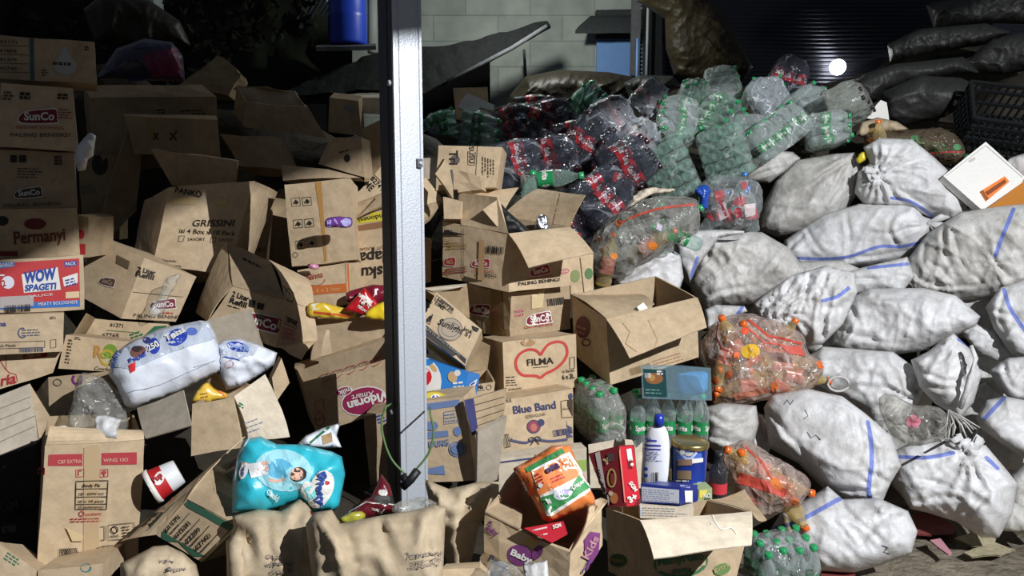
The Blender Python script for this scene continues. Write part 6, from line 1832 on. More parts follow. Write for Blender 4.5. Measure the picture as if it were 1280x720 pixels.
rb = bagged('clear bag of red and white labelled bottles with a blue knot', [(873, 238), (885, 222), (910, 219), (945, 226), (954, 245), (952, 262), (944, 280), (915, 290), (890, 285), (876, 262)], 4.1, .14, 'film',
       [(905, 245, 10, 10, 'aqua'), (925, 245, 80, 10, 'aqua'), (915, 268, 20, 10, 'aqua'), (895, 265, 60, 10, 'aqua'), (938, 262, 100, 10, 'aqua')], 9, .02,
       [('poly', [(896, 256), (906, 252), (912, 270), (900, 276)], ink(215, 195, 195)), ('ell', 923, 266, 5, 7, ink(170, 60, 75)), ('poly', [(930, 256), (944, 254), (944, 268), (932, 272)], ink(215, 200, 200)), ('line', [(900, 250), (908, 270)], 3, ink(180, 80, 90)), ('ell', 930, 232, 4, 5, ink(170, 90, 95))])
kn = pillow([(868, 240), (874, 232), (884, 232), (889, 240), (886, 246), (884, 260), (876, 262), (875, 248)], 3.95, .03, gloss(35, 75, 165), seed=3, wr=.012)
make('bag_knot', 'blue plastic knot tying the clear bag of red and white bottles', 'knot', [('knot', kn)])
bagged('brown see-through bag of bottles lying behind the tied sack', [(1080, 172), (1092, 163), (1130, 163), (1175, 160), (1198, 172), (1208, 195), (1195, 205), (1160, 202), (1120, 185), (1085, 190)], 4.55, .12, 'film_brown',
       [(1120, 178, 10, 10, 'plain'), (1150, 180, -10, 10, 'green'), (1180, 188, -20, 10, 'green'), (1100, 178, 100, 10, 'oil')], 11, .018, [('line', [(1160, 192), (1180, 190), (1205, 190)], 1.6, ink(180, 60, 60)), ('ell', 1090, 177, 6, 5, ink(150, 85, 45)), ('ell', 1143, 175, 5, 6, ink(75, 130, 85)), ('ell', 1196, 184, 5, 4, ink(75, 130, 85))])
make('yellow_wrapper', 'small yellow wrapper between the bottle packs and the tied sack', 'wrapper', [('bit', pillow([(1070, 198), (1080, 190), (1083, 198), (1074, 204)], 4.4, .02, gloss(220, 200, 50), seed=2))])
# ================================================================== paper sacks and packed goods
def paper_sack(label, pts, d, seed, marks=(), T=.075, folds=()):
    g = pillow(pts, d, T, 'kpaper', seed=seed, wr=.012, wf=6, smooth=False, rag=.003, lump=.15, cr=.009, pw=.65, lf=.03, fa=80, folds=folds, fA=.012)
    g.step = 5
    for t, a, b, h in marks:
        g.text(t, a, b, h, ink(120, 110, 105), .01)
    return make('paper_sack', label, 'sack', [('sack', g)], 'brown paper sacks in the front row')
paper_sack('brown paper sack under the aqua pack', [(284, 682), (292, 660), (290, 646), (305, 640), (322, 636), (350, 640), (376, 623), (385, 632), (396, 650), (394, 740), (284, 740)], 1.82, 3, [('NETTO', (352, 693), (332, 693), 5), ('INDONESIA', (368, 703), (330, 703), 4), ('25 KG', (368, 711), (340, 711), 4)], folds=[[(378, 628), (366, 670), (358, 730)], [(330, 642), (338, 690), (330, 730)], [(296, 660), (312, 690), (306, 730)]])
paper_sack('wide brown paper sack with upside-down printing in the middle of the front row', [(383, 655), (394, 641), (415, 637), (424, 655), (470, 645), (515, 638), (545, 632), (556, 633), (553, 740), (395, 740)], 1.72, 5, [('INDONESIA', (550, 689), (508, 692), 5), ('2021 - DEC', (549, 697), (515, 700), 4), ('NETTO 25 KG', (545, 703), (512, 706), 4)], folds=[[(420, 656), (440, 690), (436, 730)], [(398, 648), (412, 690), (404, 730)], [(540, 640), (534, 680), (545, 730)], [(400, 690), (450, 680), (500, 690)], [(480, 655), (490, 700)]])
paper_sack('brown paper sack standing right of the post', [(530, 600), (560, 611), (600, 602), (626, 601), (615, 640), (600, 655), (592, 690), (584, 716), (562, 716), (548, 660), (536, 630)], 1.98, 7, folds=[[(600, 605), (580, 640), (575, 700)], [(545, 610), (570, 625), (600, 620)], [(560, 650), (590, 655)]])
paper_sack('brown paper sack rim stained with print below the green-banded carton', [(150, 705), (190, 683), (210, 680), (228, 690), (245, 705), (255, 740), (150, 740)], 1.76, 9, [('METTO', (230, 711), (208, 711), 4), ('NESIA', (214, 701), (198, 701), 4)])
paper_sack('small brown paper fold between the two front paper sacks', [(284, 676), (297, 662), (310, 672), (308, 735), (284, 735)], 1.76, 11, (), .04)
# aqua pack
AQ = gloss(48, 178, 196, .35)
g = pillow([(303, 550), (326, 545), (345, 555), (380, 556), (415, 563), (429, 571), (431, 592), (424, 632), (416, 638), (392, 640), (372, 626), (330, 640), (290, 641), (291, 600), (297, 570)], 1.90, .055, AQ, seed=3, wr=.012, smooth=False, lump=.12, pw=.6, lf=.012, cr=.003)
g.ell(354, 588, 36, 26, ink(150, 205, 215), -8)
g.ell(349, 586, 17, 12, ink(85, 165, 195)); g.line([(336, 586), (318, 584), (302, 580)], 7, ink(205, 165, 145)); g.poly([(310, 580), (333, 577), (336, 592), (314, 598)], ink(225, 225, 225)); g.ell(331, 579, 5, 3, ink(205, 165, 145)); g.line([(356, 598), (346, 602), (336, 599)], 4, ink(205, 165, 145))
g.ell(373, 593, 10.5, 9, ink(50, 40, 38)); g.ell(371, 592.5, 8.5, 7.5, ink(212, 165, 140)); g.ell(370, 589.5, .9, .8, BK); g.ell(374, 594, .9, .8, BK); g.line([(366, 594), (369, 597)], .8, ink(150, 80, 75))
g.ell(401, 611, 14, 24, WHT, -22); g.ell(386, 613, 9, 12, WHT, 20); g.ell(388, 616, 9, 8, ink(130, 205, 205)); g.text('Sweety', (399, 590), (396, 630), 8, ink(40, 75, 150), .05); g.ell(408, 604, 3, 3, RED)
g.ell(306, 589, 5, 11, WHT, -15); g.text('Sweety', (306, 581), (304, 598), 3.6, ink(40, 60, 130), .03); g.text('Gold', (333, 616), (346, 624), 8, ink(225, 235, 235), .02); g.line([(296, 600), (300, 570), (312, 550)], 1.2, ink(230, 240, 240))
make('diaper_pack', 'aqua plastic pack showing a lying child on the brown paper sack', 'pack', [('pack', g)])
# tissue packs
g = pillow([(136, 466), (141, 441), (160, 428), (200, 410), (250, 399), (262, 402), (270, 420), (277, 445), (277, 464), (225, 490), (166, 511), (157, 508), (146, 482)], 2.16, .085, 'tissue', seed=4, wr=.012, smooth=False, lump=.1)
g.poly([(141, 458), (148, 440), (200, 415), (248, 402), (262, 408), (268, 424), (215, 440), (165, 462)], ink(178, 186, 200))
TB = ink(38, 62, 160)
g.ell(221, 422, 14, 10, TB, 24); g.text('Tessa', (209, 428), (233, 416), 8, WHT, .03); g.ell(240, 415, 7, 5, ink(90, 115, 190)); g.ell(193, 433, 7, 10, TB); g.text('250', (187, 440), (200, 433), 7, WHT, .03); g.ell(184, 426, 5, 4, ink(60, 60, 120))
g.ell(173, 440, 10, 7, ink(120, 80, 70), 15); g.ell(172, 437, 7, 4, ink(60, 45, 45)); g.text('Facial', (164, 455), (184, 446), 6, TB, .03); g.poly([(161, 457), (170, 453), (169, 463), (164, 466)], ink(200, 40, 45)); g.text('SOFT', (144, 460), (152, 444), 6, ink(70, 110, 190), .04)
g.line([(242, 458), (268, 450)], .8, ink(190, 195, 205)); g.line([(160, 490), (200, 480), (262, 452)], .8, ink(190, 195, 205))
make('tissue_pack', 'large clear pack of white tissues with blue print lying on the cartons', 'pack', [('pack', g)])
g = pillow([(272, 432), (280, 426), (300, 423), (320, 430), (345, 440), (343, 456), (330, 466), (300, 484), (283, 488), (276, 470)], 2.26, .06, 'tissue', seed=6, wr=.02, smooth=False)
g.poly([(275, 440), (280, 428), (300, 425), (322, 434), (318, 444), (290, 450)], ink(185, 192, 205)); g.ell(297, 434, 14, 6, TB, -12); g.text('Tessa', (286, 436), (312, 439), 6, ink(140, 160, 215), .03); g.line([(280, 446), (300, 450)], 1.4, TB); g.ring(287, 455, 5, 4, .7, ink(200, 120, 130))
make('tissue_pack', 'small crumpled tissue pack right of the large clear tissue pack', 'pack', [('pack', g)])
# noodle cup
M = Matrix.Translation(P(198, 604, 2.0)) @ Matrix.Scale(.76, 4) @ (RT * .78 + UP * .45 + FW * .44).to_track_quat('Z', 'Y').to_matrix().to_4x4()
g = Geo(); k = .046
g.lathe([(.001, -.02), (.062, -.02), (.062, -.012)], WHT, 24, M); g.lathe([(.062, -.03), (.066, -.03), (.066, -.012), (.062, -.012), (.06, -.02)], WHT, 24, M)
g.lathe([(.061, -.012), (.055, .03)], ink(180, 30, 36), 24, M); g.lathe([(.055, .03), (.048, .075), (.045, .078), (.001, .078)], 'gloss_cup', 24, M)
g.step = 3
g.ell(199, 598, 6, 9, WHT, -25); g.text('Pop', (193, 604), (204, 596), 7, RED, .04); g.dash((184, 606), (193, 618), 3, 3, 1, WHT)
make('noodle_cup', 'red and white instant noodle cup tilted beside the carton with red bars', 'cup', [('cup', g)])
# maroon packets between the paper sacks
DR = gloss(92, 22, 32)
g = pillow([(463, 620), (472, 600), (477, 592), (488, 608), (494, 632), (492, 642), (470, 646), (440, 652), (436, 642), (450, 628)], 1.9, .03, DR, seed=3, wr=.012, smooth=False)
g.poly([(464, 619), (490, 620), (493, 632), (470, 629)], BK); g.line([(436, 641), (458, 628), (494, 631)], 1.2, ink(205, 200, 190)); g.text('Alami', (480, 636), (465, 633), 4, WHT, .02); g.ell(478, 616, 5, 4, ink(190, 185, 180))
make('snack_packet', 'maroon and black foil packet pointing up at the foot of the post', 'packet', [('packet', g)])
g = pillow([(376, 640), (382, 636), (396, 642), (420, 640), (420, 650), (398, 652), (382, 662)], 1.86, .02, DR, seed=5, wr=.01, smooth=False)
g.ell(382, 647, 3, 4, WHT)
make('snack_packet', 'maroon packet squeezed behind the left rim of the wide paper sack', 'packet', [('packet', g)])
make('snack_packet', 'yellow-green crumpled wrapper at the rim of the wide paper sack', 'wrapper', [('packet', pillow([(422, 652), (436, 640), (452, 637), (456, 646), (440, 656)], 1.8, .012, gloss(165, 160, 60), seed=6, wr=.01))])
make('plastic_bag', 'clear crumpled bag behind the wide paper sack at the post', 'bag', [('bag', pillow([(494, 630), (510, 624), (540, 624), (548, 632), (520, 640), (494, 642)], 1.84, .02, 'film_milky', seed=8, wr=.015))])
g = pillow([(372, 556), (382, 545), (405, 534), (424, 528), (420, 545), (426, 560), (405, 562), (385, 560)], 2.02, .02, 'tissue', seed=9, wr=.02, smooth=False)
g.line([(384, 556), (412, 534)], 3, GRN); g.poly([(402, 545), (414, 540), (416, 552), (404, 556)], ink(160, 130, 90))
make('plastic_bag', 'crumpled silver-white wrapper behind the aqua pack', 'wrapper', [('bag', g)])
make('plastic_bag', 'knotted pale blue-white bag hanging beside the shaded far left stack', 'bag', [('bag', pillow([(95, 185), (104, 172), (113, 165), (121, 170), (118, 195), (110, 200), (108, 212), (98, 214), (93, 200)], 2.62, .025, 'sack', seed=9, wr=.03, smooth=False))])
g = pillow([(118, 100), (145, 62), (180, 48), (215, 52), (228, 70), (232, 102)], 3.5, .12, 'packnavy', seed=4, wr=.02, smooth=False)
g.poly([(178, 70), (222, 58), (229, 101), (192, 101)], ink(105, 30, 70)); g.dash((200, 66), (216, 64), 7, 5, 1, ink(70, 25, 55)); g.text('baby', (160, 100), (188, 98), 8, ink(40, 55, 110), .03); g.line([(168, 60), (190, 58)], 2, ink(60, 60, 120))
make('wrapped_pack', 'dark blue and magenta wrapped pack high in the shade', 'pack', [('pack', g)])
# orange pack
c2 = pillow([(641, 587), (655, 578), (690, 557), (712, 556), (720, 575), (742, 622), (742, 630), (712, 643), (688, 652), (680, 650), (662, 620)], 1.80, .045, 'packorange', seed=5, wr=.006, smooth=False, lump=.08)
c2.poly([(664, 588), (711, 565), (741, 611), (734, 616), (689, 645), (684, 644)], ink(236, 232, 225)); c2.poly([(666, 590), (710, 570), (725, 595), (674, 620)], ink(228, 130, 72)); c2.poly([(656, 586), (702, 561), (706, 566), (660, 591)], ink(60, 130, 75))
c2.poly([(675, 622), (712, 611), (723, 594), (737, 610), (686, 642)], ink(62, 140, 80)); c2.ell(704, 616, 12, 8, ink(225, 222, 235), 20); c2.ell(707, 615, 5, 4, ink(180, 170, 215))
c2.text('ota', (683, 592), (700, 584), 9, ink(55, 30, 70), .05); c2.dash((688, 598), (708, 590), 2, 4, 2, ink(190, 60, 70)); c2.text('Diapers', (716, 612), (730, 603), 5, WHT, .02); c2.text('M', (685, 631), (691, 628), 6, WHT, .04); c2.dash((668, 594), (676, 590), 4, 4, 2, RED); c2.ell(676, 606, 3, 3, WHT); c2.dash((705, 578), (711, 575), 2, 4, 2, WHT)
c2.line([(655, 578), (688, 561)], 5, ink(120, 80, 60)); c2.poly([(652, 592), (656, 590), (668, 618), (664, 622)], ink(205, 90, 40)); c2.dash((656, 600), (664, 616), 2, 3, 2, WHT)
make('diaper_pack', 'orange and green plastic pack standing in the purple printed carton', 'pack', [('pack', c2)])
c = Carton([(655, 660), (702, 651), (708, 668), (690, 678)], 1.74, -8, 24, .06, None, 'boxred', seed=6, dent=.002)
c.text('SGM', (692, 661), (702, 658), 5, WHT, .03); c.line([(662, 664), (684, 659)], 2, ink(225, 190, 190)); c.dash((672, 669), (690, 665), 1, 3, 1.4, WHT)
c.done('small red box lying inside the purple printed carton', 'milk_box', 'box')
# red milk box
c = Carton([(736, 567), (774, 557), (782, 634), (760, 634)], 2.1, -24, -3, .055, (1, 793, 556), 'boxdkred', seed=7, dent=.002)
c.poly([(775, 558), (791, 557), (801, 631), (783, 633)], ink(196, 34, 48)); c.line([(774, 557), (782, 634)], 1.2, ink(225, 120, 110))
c.poly([(744, 566), (750, 564), (761, 632), (757, 632)], ink(190, 180, 175)); c.text('Eksplor', (757, 624), (749, 583), 5.5, BK, .03); c.text('SGM', (748, 625), (741, 588), 6, ink(165, 100, 95), .03); c.text('3+', (759, 580), (765, 575), 8, ink(210, 190, 140), .04); c.text('1', (768, 575), (768, 566), 8, ink(80, 70, 70), .03)
c.ring(765, 597, 5, 11, 2, ink(190, 160, 100)); c.ell(766, 598, 3, 7, ink(130, 60, 50)); c.ell(768, 622, 5, 7, ink(190, 120, 70)); c.ell(764, 616, 3, 3, ink(215, 190, 160))
c.poly([(782, 561), (788, 560), (790, 575), (784, 576)], WHT); c.bars((783.5, 574), (788.5, 573.5), 12, BK); c.ell(789, 580, 2, 2, WHT); c.text('3+', (786, 628), (796, 622), 8, WHT, .05); c.text('SGM', (784, 603), (792, 614), 5, WHT, .04)
c.done('red milk powder box standing behind the green oval carton', 'milk_box', 'box')
# shampoo bottle
Mb = Matrix.Translation(P(817, 608, 2.24)) @ Matrix.Rotation(math.radians(-20), 4, 'Z') @ Matrix.Rotation(math.radians(3), 4, 'Y')
def oval(prof, mat, n=20, k=.55):
    q = Geo(); q.lathe(prof, mat, n)
    q.v = [Mb @ Vector((p.x, p.y * k, p.z)) for p in q.v]
    return q
g = oval([(.001, 0), (.036, 0), (.040, .006), (.042, .05), (.041, .11), (.037, .15), (.030, .18), (.020, .195), (.016, .198)], 'whiteplastic')
g.step = 3
g.dash((807, 545), (815, 545), 2, 3, 1, BLU); g.poly([(806, 549), (821, 550), (821, 552), (806, 551)], ink(60, 70, 170)); g.poly([(806, 555), (826, 556), (826, 558), (806, 557)], ink(60, 70, 170)); g.poly([(806, 560), (826, 561), (826, 562.5), (806, 561.5)], ink(60, 70, 170)); g.dash((806, 564), (828, 565), 5, 2.6, 1, ink(130, 135, 180)); g.bars((815, 590), (823, 590), 11, BK); g.ell(808, 586, 2.4, 2.4, BLU); g.ell(808, 594, 2.4, 2.4, BLU)
cp = Geo(); cp.lathe([(.016, .197), (.0165, .197), (.016, .215), (.0135, .232), (.001, .233)], 'bluecap', 16, Mb)
make('shampoo_bottle', 'white shampoo bottle with a dark blue cap among the goods in front', 'bottle', [('bottle', g), ('cap', cp)])
# milk tin
Mt = Matrix.Translation(P(859, 607, 2.34)) @ Matrix.Rotation(math.radians(2), 4, 'Y')
g = Geo(); g.lathe([(.001, 0), (.056, 0), (.058, .004), (.058, .008), (.0565, .010), (.0565, .135), (.058, .137)], ink(28, 52, 135, .3), 32, Mt); g.step = 3
g.poly([(843, 558), (876, 556), (877, 573), (868, 578), (852, 579), (844, 575)], ink(70, 105, 185)); g.line([(846, 562), (858, 573), (864, 573), (875, 560)], 3, ink(180, 190, 215)); g.ell(861, 564, 6, 6, ink(200, 195, 180)); g.ell(853, 565, 3, 3, WHT); g.ell(873, 560, 2.6, 2.6, WHT); g.poly([(848, 574), (865, 574), (865, 581), (848, 582)], ink(140, 110, 90)); g.poly([(847, 588), (864, 588), (864, 599), (847, 599)], ink(130, 110, 85)); g.poly([(865, 573), (878, 572), (878, 577), (865, 579)], WHT); g.poly([(835, 553), (840, 554), (841, 600), (835, 598)], ink(220, 200, 110)); g.dash((836, 556), (840, 556), 12, 3.6, 1, BK); g.bars((871, 602), (876, 602), 10, WHT); g.dash((846, 600), (866, 600), 1, 3, 1.6, WHT)
ld = Geo(); ld.lathe([(.059, .136), (.060, .140), (.060, .150), (.056, .153), (.052, .150), (.001, .150)], 'gold', 32, Mt)
make('milk_tin', 'blue milk powder tin with a gold lid behind the green oval carton', 'tin', [('tin', g), ('lid', ld)])
c = Carton([(801, 604), (851, 609), (850, 631), (801, 628)], 2.1, -14, -4, .09, (1, 872, 606), ink(36, 50, 130, .35), seed=8, dent=.001)
c.poly([(802, 608), (849, 612), (849, 629), (802, 626)], ink(190, 195, 205)); c.dash((803, 611), (847, 614), 6, 2.6, 1, ink(120, 125, 150)); c.poly([(855, 613), (865, 613), (865, 628), (856, 628)], WHT); c.bars((856, 627), (865, 627), 13, BK); c.dash((850, 607), (866, 608), 1, 2, 2, ink(140, 150, 190))
c.done('long dark blue box lying under the shampoo bottle', 'milk_box', 'box')
c = Carton([(800, 631), (868, 634), (866, 650), (800, 648)], 2.1, -6, 10, .08, None, 'kcream', seed=9, dent=.001)
c.dash((803, 634), (860, 636), 4, 3, 1, ink(150, 150, 150)); c.poly([(794, 630), (801, 630), (801, 648), (794, 648)], ink(150, 170, 195))
c.done('pale box with fine print under the long dark blue box', 'milk_box', 'box')
c = Carton([(873, 612), (890, 610), (890, 630), (872, 632)], 2.24, 8, 0, .05, None, ink(150, 165, 120), seed=10, dent=.001)
c.poly([(874, 613), (884, 612), (880, 622), (874, 622)], ink(220, 205, 90)); c.ell(884, 622, 4, 4, ink(60, 90, 60)); c.text('NO', (879, 622), (888, 621), 5, WHT, .03)
c.done('small green and yellow box right of the long dark blue box', 'snack_box', 'box')
# stout glass bottle
Mg = Matrix.Translation(P(897, 622, 2.3))
g = Geo(); g.lathe([(.001, 0), (.026, 0), (.028, .004), (.028, .08), (.024, .1), (.013, .115), (.012, .14), (.014, .142), (.014, .15), (.001, .15)], 'pet_dark', 16, Mg)
lb = Geo(); lb.lathe([(.0285, .02), (.0285, .055)], ink(180, 45, 55), 16, Mg)
cp = Geo(); cp.lathe([(.0145, .138), (.0145, .152), (.001, .153)], 'black', 14, Mg)
make('sauce_bottle', 'small dark bottle with a red label right of the blue tin', 'bottle', [('bottle', g), ('label', lb), ('cap', cp)])
# clear tray of blue film
c = Carton([(801, 456), (836, 459), (838, 499), (803, 498)], 2.74, -12, 0, .12, (1, 888, 460), 'film_bluebox', seed=11, dent=.002)
c.poly([(804, 461), (832, 462), (834, 496), (806, 495)], ink(28, 70, 72)); c.ell(818, 473, 11, 7, ink(150, 100, 60)); c.ell(815, 472, 4, 4, ink(185, 140, 80)); c.bars((806, 466), (814, 466), 6, WHT); c.dash((821, 463), (831, 463), 2, 3, 2.2, WHT); c.dash((807, 486), (832, 487), 2, 4, 1.6, ink(110, 150, 140))
ins = pillow([(844, 472), (852, 466), (880, 464), (885, 478), (880, 492), (848, 494)], 2.77, .03, ink(55, 135, 190), seed=3, wr=.012)
make('plastic_box', 'see-through blue food box on top of the green-capped bottles', 'box', [('box', c), ('blue_film', ins)])
# foam cool box with orange handle
c = Carton([(1232, 177), (1284, 224), (1228, 263), (1179, 220)], 4.05, -4, 30, .05, None, 'foam', seed=12, dent=.002)
hd = slab([(1229, 237), (1256, 220), (1262, 227), (1236, 248)], -4, 30, 3.985, .05, ink(225, 125, 55)); 
hs = slab([(1233, 239), (1256, 224), (1258, 228), (1236, 243)], -4, 30, 3.975, .02, ink(130, 65, 30))
c.line([(1183, 220), (1232, 182), (1278, 222)], .8, ink(170, 165, 160)); c.ell(1215, 200, 5, 2, ink(190, 185, 175), 30)
bd = Carton([(1284, 226), (1300, 238), (1255, 276), (1229, 264)], 4.06, 8, -22, .22, None, ink(205, 135, 60), seed=13, dent=.002)
make('cool_box', 'white and orange cool box tipped on its side on the sacks', 'cooler', [('lid', c), ('handle', hd, [('handle_slot', hs)]), ('body', bd)])
# black crate
def crate():
    M = Matrix.Translation(P(1246, 168, 4.9)) @ Matrix.Rotation(math.radians(-24), 4, 'Z') @ Matrix.Rotation(math.radians(48), 4, 'X') @ Matrix.Rotation(math.radians(14), 4, 'Y')
    W_, H_, D_ = .52, .36, .26
    bot, fr = Geo(), []
    def bar(g, a, b, t):
        a, b = Vector(a), Vector(b); c = (a + b) / 2; s = b - a
        g.box(M @ c, max(abs(s.x), t), max(abs(s.y), t), max(abs(s.z), t), 'cratebk', M.to_3x3())
    for i in range(15):
        x = -W_ / 2 + W_ * i / 14; bar(bot, (x, -H_ / 2, 0), (x, H_ / 2, 0), .012)
    for i in range(10):
        y = -H_ / 2 + H_ * i / 9; bar(bot, (-W_ / 2, y, .004), (W_ / 2, y, .004), .012)
    parts = [('base', bot)]
    for s in (-1, 1):
        g = Geo()
        for i in range(8):
            y = -H_ / 2 + H_ * i / 7; bar(g, (s * W_ / 2, y, 0), (s * W_ / 2, y, D_), .012)
        for z in (.1, .2, D_):
            bar(g, (s * W_ / 2, -H_ / 2, z), (s * W_ / 2, H_ / 2, z), .02)
        parts.append(('side', g)); g = Geo()
        for i in range(12):
            x = -W_ / 2 + W_ * i / 11; bar(g, (x, s * H_ / 2, 0), (x, s * H_ / 2, D_), .012)
        for z in (.1, .2, D_):
            bar(g, (-W_ / 2, s * H_ / 2, z), (W_ / 2, s * H_ / 2, z), .02)
        parts.append(('side', g))
    make('plastic_crate', 'black lattice crate in the shade at the right edge', 'crate', parts)
crate()
make('foam_piece', 'broken white foam piece in the small carton under the sheet roof edge', 'foam', [('foam', slab([(572, 134), (578, 124), (584, 116), (618, 131), (616, 138), (600, 134), (592, 149), (584, 140)], -8, 10, 4.6, .04, 'foam'))])
c = Carton([(567, 110), (609, 109), (612, 150), (570, 150)], 4.75, 4, 0, .25, None, 'k2', seed=14, open=True)
c.done('small open carton in the dark under the sheet roof edge')
# ================================================================== dark dry leaves heaped in the shade, upper left
g = Geo()
rnd = random.Random(5)
for i in range(1500):
    px, py = rnd.uniform(20, 470), rnd.uniform(-30, 120)
    if (px > 402 and py < 62) or (px > 345 and py > 84) or (166 < px < 204 and py < 36):
        continue
    if py > 60 + 50 * math.sin(px / 90.0) + 20:
        continue
    c0 = P(px, py, rnd.uniform(4.7, 5.3))
    a = Vector((rnd.uniform(-1, 1), rnd.uniform(-1, 1), rnd.uniform(-1, 1))).normalized()
    b_ = a.cross(Vector((rnd.uniform(-1, 1), rnd.uniform(-1, 1), rnd.uniform(-1, 1)))).normalized()
    L_, W_ = rnd.uniform(.05, .14), rnd.uniform(.012, .03)
    g.add([c0 - a * L_ / 2, c0 + b_ * W_, c0 + a * L_ / 2, c0 - b_ * W_], [(0, 1, 2, 3)], 'leafdark')
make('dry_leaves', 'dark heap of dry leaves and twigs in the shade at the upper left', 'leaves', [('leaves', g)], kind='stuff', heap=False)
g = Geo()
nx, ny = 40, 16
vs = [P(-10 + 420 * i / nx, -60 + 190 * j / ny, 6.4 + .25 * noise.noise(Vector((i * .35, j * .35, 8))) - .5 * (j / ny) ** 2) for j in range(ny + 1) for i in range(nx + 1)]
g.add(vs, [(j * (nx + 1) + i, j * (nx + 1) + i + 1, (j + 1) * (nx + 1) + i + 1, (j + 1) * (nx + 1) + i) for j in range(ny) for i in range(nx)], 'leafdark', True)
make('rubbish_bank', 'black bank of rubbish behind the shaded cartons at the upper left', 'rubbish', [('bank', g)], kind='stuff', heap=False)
# ================================================================== final settling: each thing a little farther back until it clears its neighbours
NUDGE = {"cardboard_box.002": 0.12, "cardboard_box.003": 0.075, "cardboard_box.004": 0.12, "cardboard_box.007": 0.105, "cardboard_box.008": 0.06, "cardboard_box.010": 0.12, "cardboard_box.011": 0.12, "cardboard_box.012": 0.12, "cardboard_box.021": 0.105, "cardboard_box.022": 0.12, "cardboard_box.023": 0.12, "cardboard_box.024": 0.06, "cardboard_box.031": 0.015, "cardboard_box.033": 0.12, "cardboard_box.034": 0.105, "cardboard_box.035": 0.09, "cardboard_box.036": 0.12, "cardboard_box.037": 0.12, "cardboard_box.038": 0.12, "cardboard_box.039": 0.12, "cardboard_box.044": 0.12, "cardboard_box.045": 0.12, "cardboard_box.048": 0.12, "cardboard_box.050": 0.12, "cardboard_box.054": 0.12, "cardboard_box.056": 0.09, "cardboard_box.057": 0.105, "woven_sack": 0.36, "woven_sack.001": 0.015, "woven_sack.002": 0.3, "woven_sack.003": 0.36, "woven_sack.004": 0.105, "woven_sack.006": 0.12, "woven_sack.008": 0.15, "woven_sack.010": 0.075, "woven_sack.011": 0.24, "woven_sack.012": 0.06, "woven_sack.013": 0.09, "woven_sack.014": 0.27, "woven_sack.016": 0.12, "woven_sack.017": 0.15, "woven_sack.018": 0.15, "woven_sack.020": 0.015, "woven_sack.023": 0.03, "woven_sack.026": 0.165, "woven_sack.027": 0.165, "woven_sack.028": 0.36, "woven_sack.029": 0.225, "woven_sack.031": 0.045, "woven_sack.032": 0.045, "woven_sack.034": 0.135, "woven_sack.035": 0.135, "woven_sack.037": 0.36, "woven_sack.038": 0.36, "woven_sack.040": 0.105, "woven_sack.041": 0.06, "woven_sack.042": 0.075, "woven_sack.047": 0.135, "cardboard_sheet.009": 0.09, "bottle_pack.004": 0.06, "bottle_pack.005": 0.09, "bottle_pack.006": 0.18, "bottle_pack.008": 0.135, "bottle_pack.010": 0.165, "bottle_pack.011": 0.15, "bottle_pack.012": 0.24, "bottle_pack.013": 0.36, "bottle_pack.018": 0.225, "bottle_pack.019": 0.045, "bottle_pack.020": 0.24, "bottle_pack.021": 0.36, "bottle_pack.022": 0.075, "bottle_pack.023": 0.15, "bottle_pack.025": 0.09, "bottle_pack.026": 0.045, "bottle_pack.027": 0.18, "bottle_pack.028": 0.09, "bottle_pack.030": 0.255, "plastic_bottle.002": 0.36, "plastic_bottle.005": 0.285, "plastic_bottle.007": 0.3, "plastic_bottle.008": 0.225, "plastic_bottle.009": 0.345, "plastic_bottle.010": 0.225, "plastic_bottle.013": 0.285, "plastic_bottle.015": 0.06, "plastic_bottle.018": 0.285, "bottle_bag": 0.195, "cool_box": 0.03, "foam_piece": 0.09, "cardboard_box.063": 0.12}
MOVED = {}
for n_, dl in NUDGE.items():
    o_ = bpy.data.objects.get(n_)
    if o_ is not None:
        v_ = o_.location - CAM
        t_ = v_.normalized() * dl
        o_.location = o_.location + t_
        o_.scale = o_.scale * (1 + dl / v_.length)
        MOVED[n_] = tuple(t_)
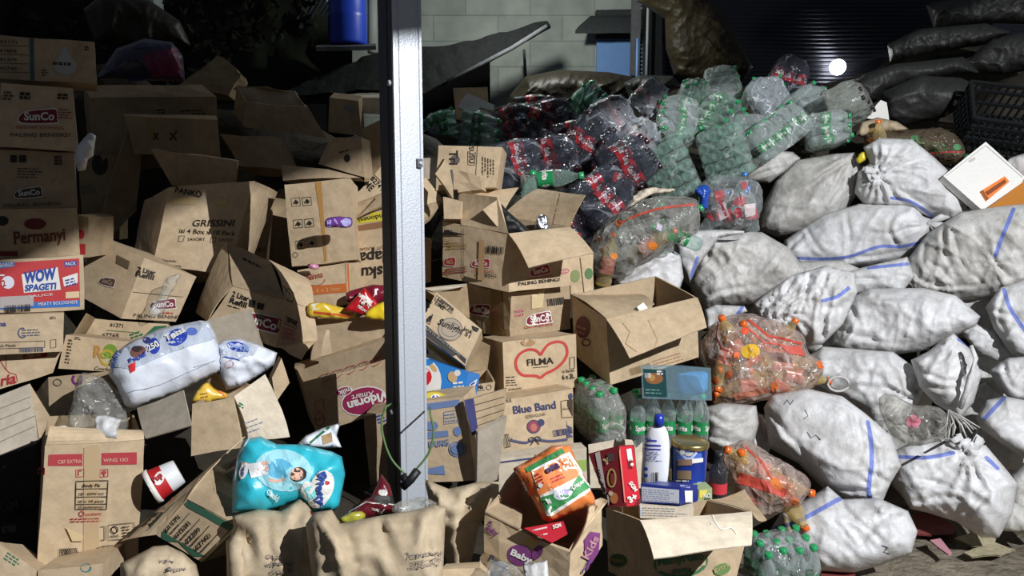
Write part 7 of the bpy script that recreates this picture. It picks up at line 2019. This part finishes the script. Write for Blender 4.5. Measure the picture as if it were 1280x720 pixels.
# ================================================================== loose rubbish under everything
def heap():
    x0, x1, y0, y1, c = -4.4, 5.0, 1.2, 6.8, 0.09
    nx, ny = int((x1 - x0) / c), int((y1 - y0) / c)
    H = np.full((ny + 1, nx + 1), np.nan)
    for who, pts in ALL:
        a = np.array(pts) + (np.array(MOVED.get(who.name, (0, 0, 0))) if who is not None else 0)
        lo = a[:, 2].min()
        k = -0.04
        i0, i1 = int((a[:, 0].min() + k - x0) / c), int((a[:, 0].max() - k - x0) / c) + 1
        j0, j1 = int((a[:, 1].min() + k - y0) / c), int((a[:, 1].max() - k - y0) / c) + 1
        for j in range(max(0, j0), min(ny, j1) + 1):
            for i in range(max(0, i0), min(nx, i1) + 1):
                H[j, i] = lo if np.isnan(H[j, i]) else min(H[j, i], lo)
    # grow into gaps
    for _ in range(5):
        m = np.isnan(H)
        if not m.any():
            break
        G = np.pad(H, 1, constant_values=np.nan)
        nb = np.stack([G[a:a + ny + 1, b:b + nx + 1] for a in (0, 1, 2) for b in (0, 1, 2)])
        with np.errstate(all='ignore'):
            import warnings
            warnings.simplefilter('ignore')
            v = np.nanmin(nb, 0) - 0.02
        H[m] = v[m]
    H[np.isnan(H)] = -0.3
    H[H < 0.2] = -0.3
    for _ in range(2):
        G = np.pad(H, 1, mode='edge')
        nb = np.stack([G[a:a + ny + 1, b:b + nx + 1] for a in (0, 1, 2) for b in (0, 1, 2)])
        H = np.minimum(H, nb.mean(0))
    H = np.clip(H - 0.03, -0.3, 3.0)
    g = Geo()
    vs = [Vector((x0 + i * c, y0 + j * c, float(H[j, i]) - 0.02 + 0.02 * noise.noise(Vector((i * .7, j * .7, 3))))) for j in range(ny + 1) for i in range(nx + 1)]
    g.add(vs, [(j * (nx + 1) + i, j * (nx + 1) + i + 1, (j + 1) * (nx + 1) + i + 1, (j + 1) * (nx + 1) + i) for j in range(ny) for i in range(nx)], 'rubbish', True)
    make('rubbish_heap', 'dark heap of trodden rubbish underneath the cartons, bottles and sacks', 'rubbish', [('heap', g)], kind='stuff', heap=False)
heap()
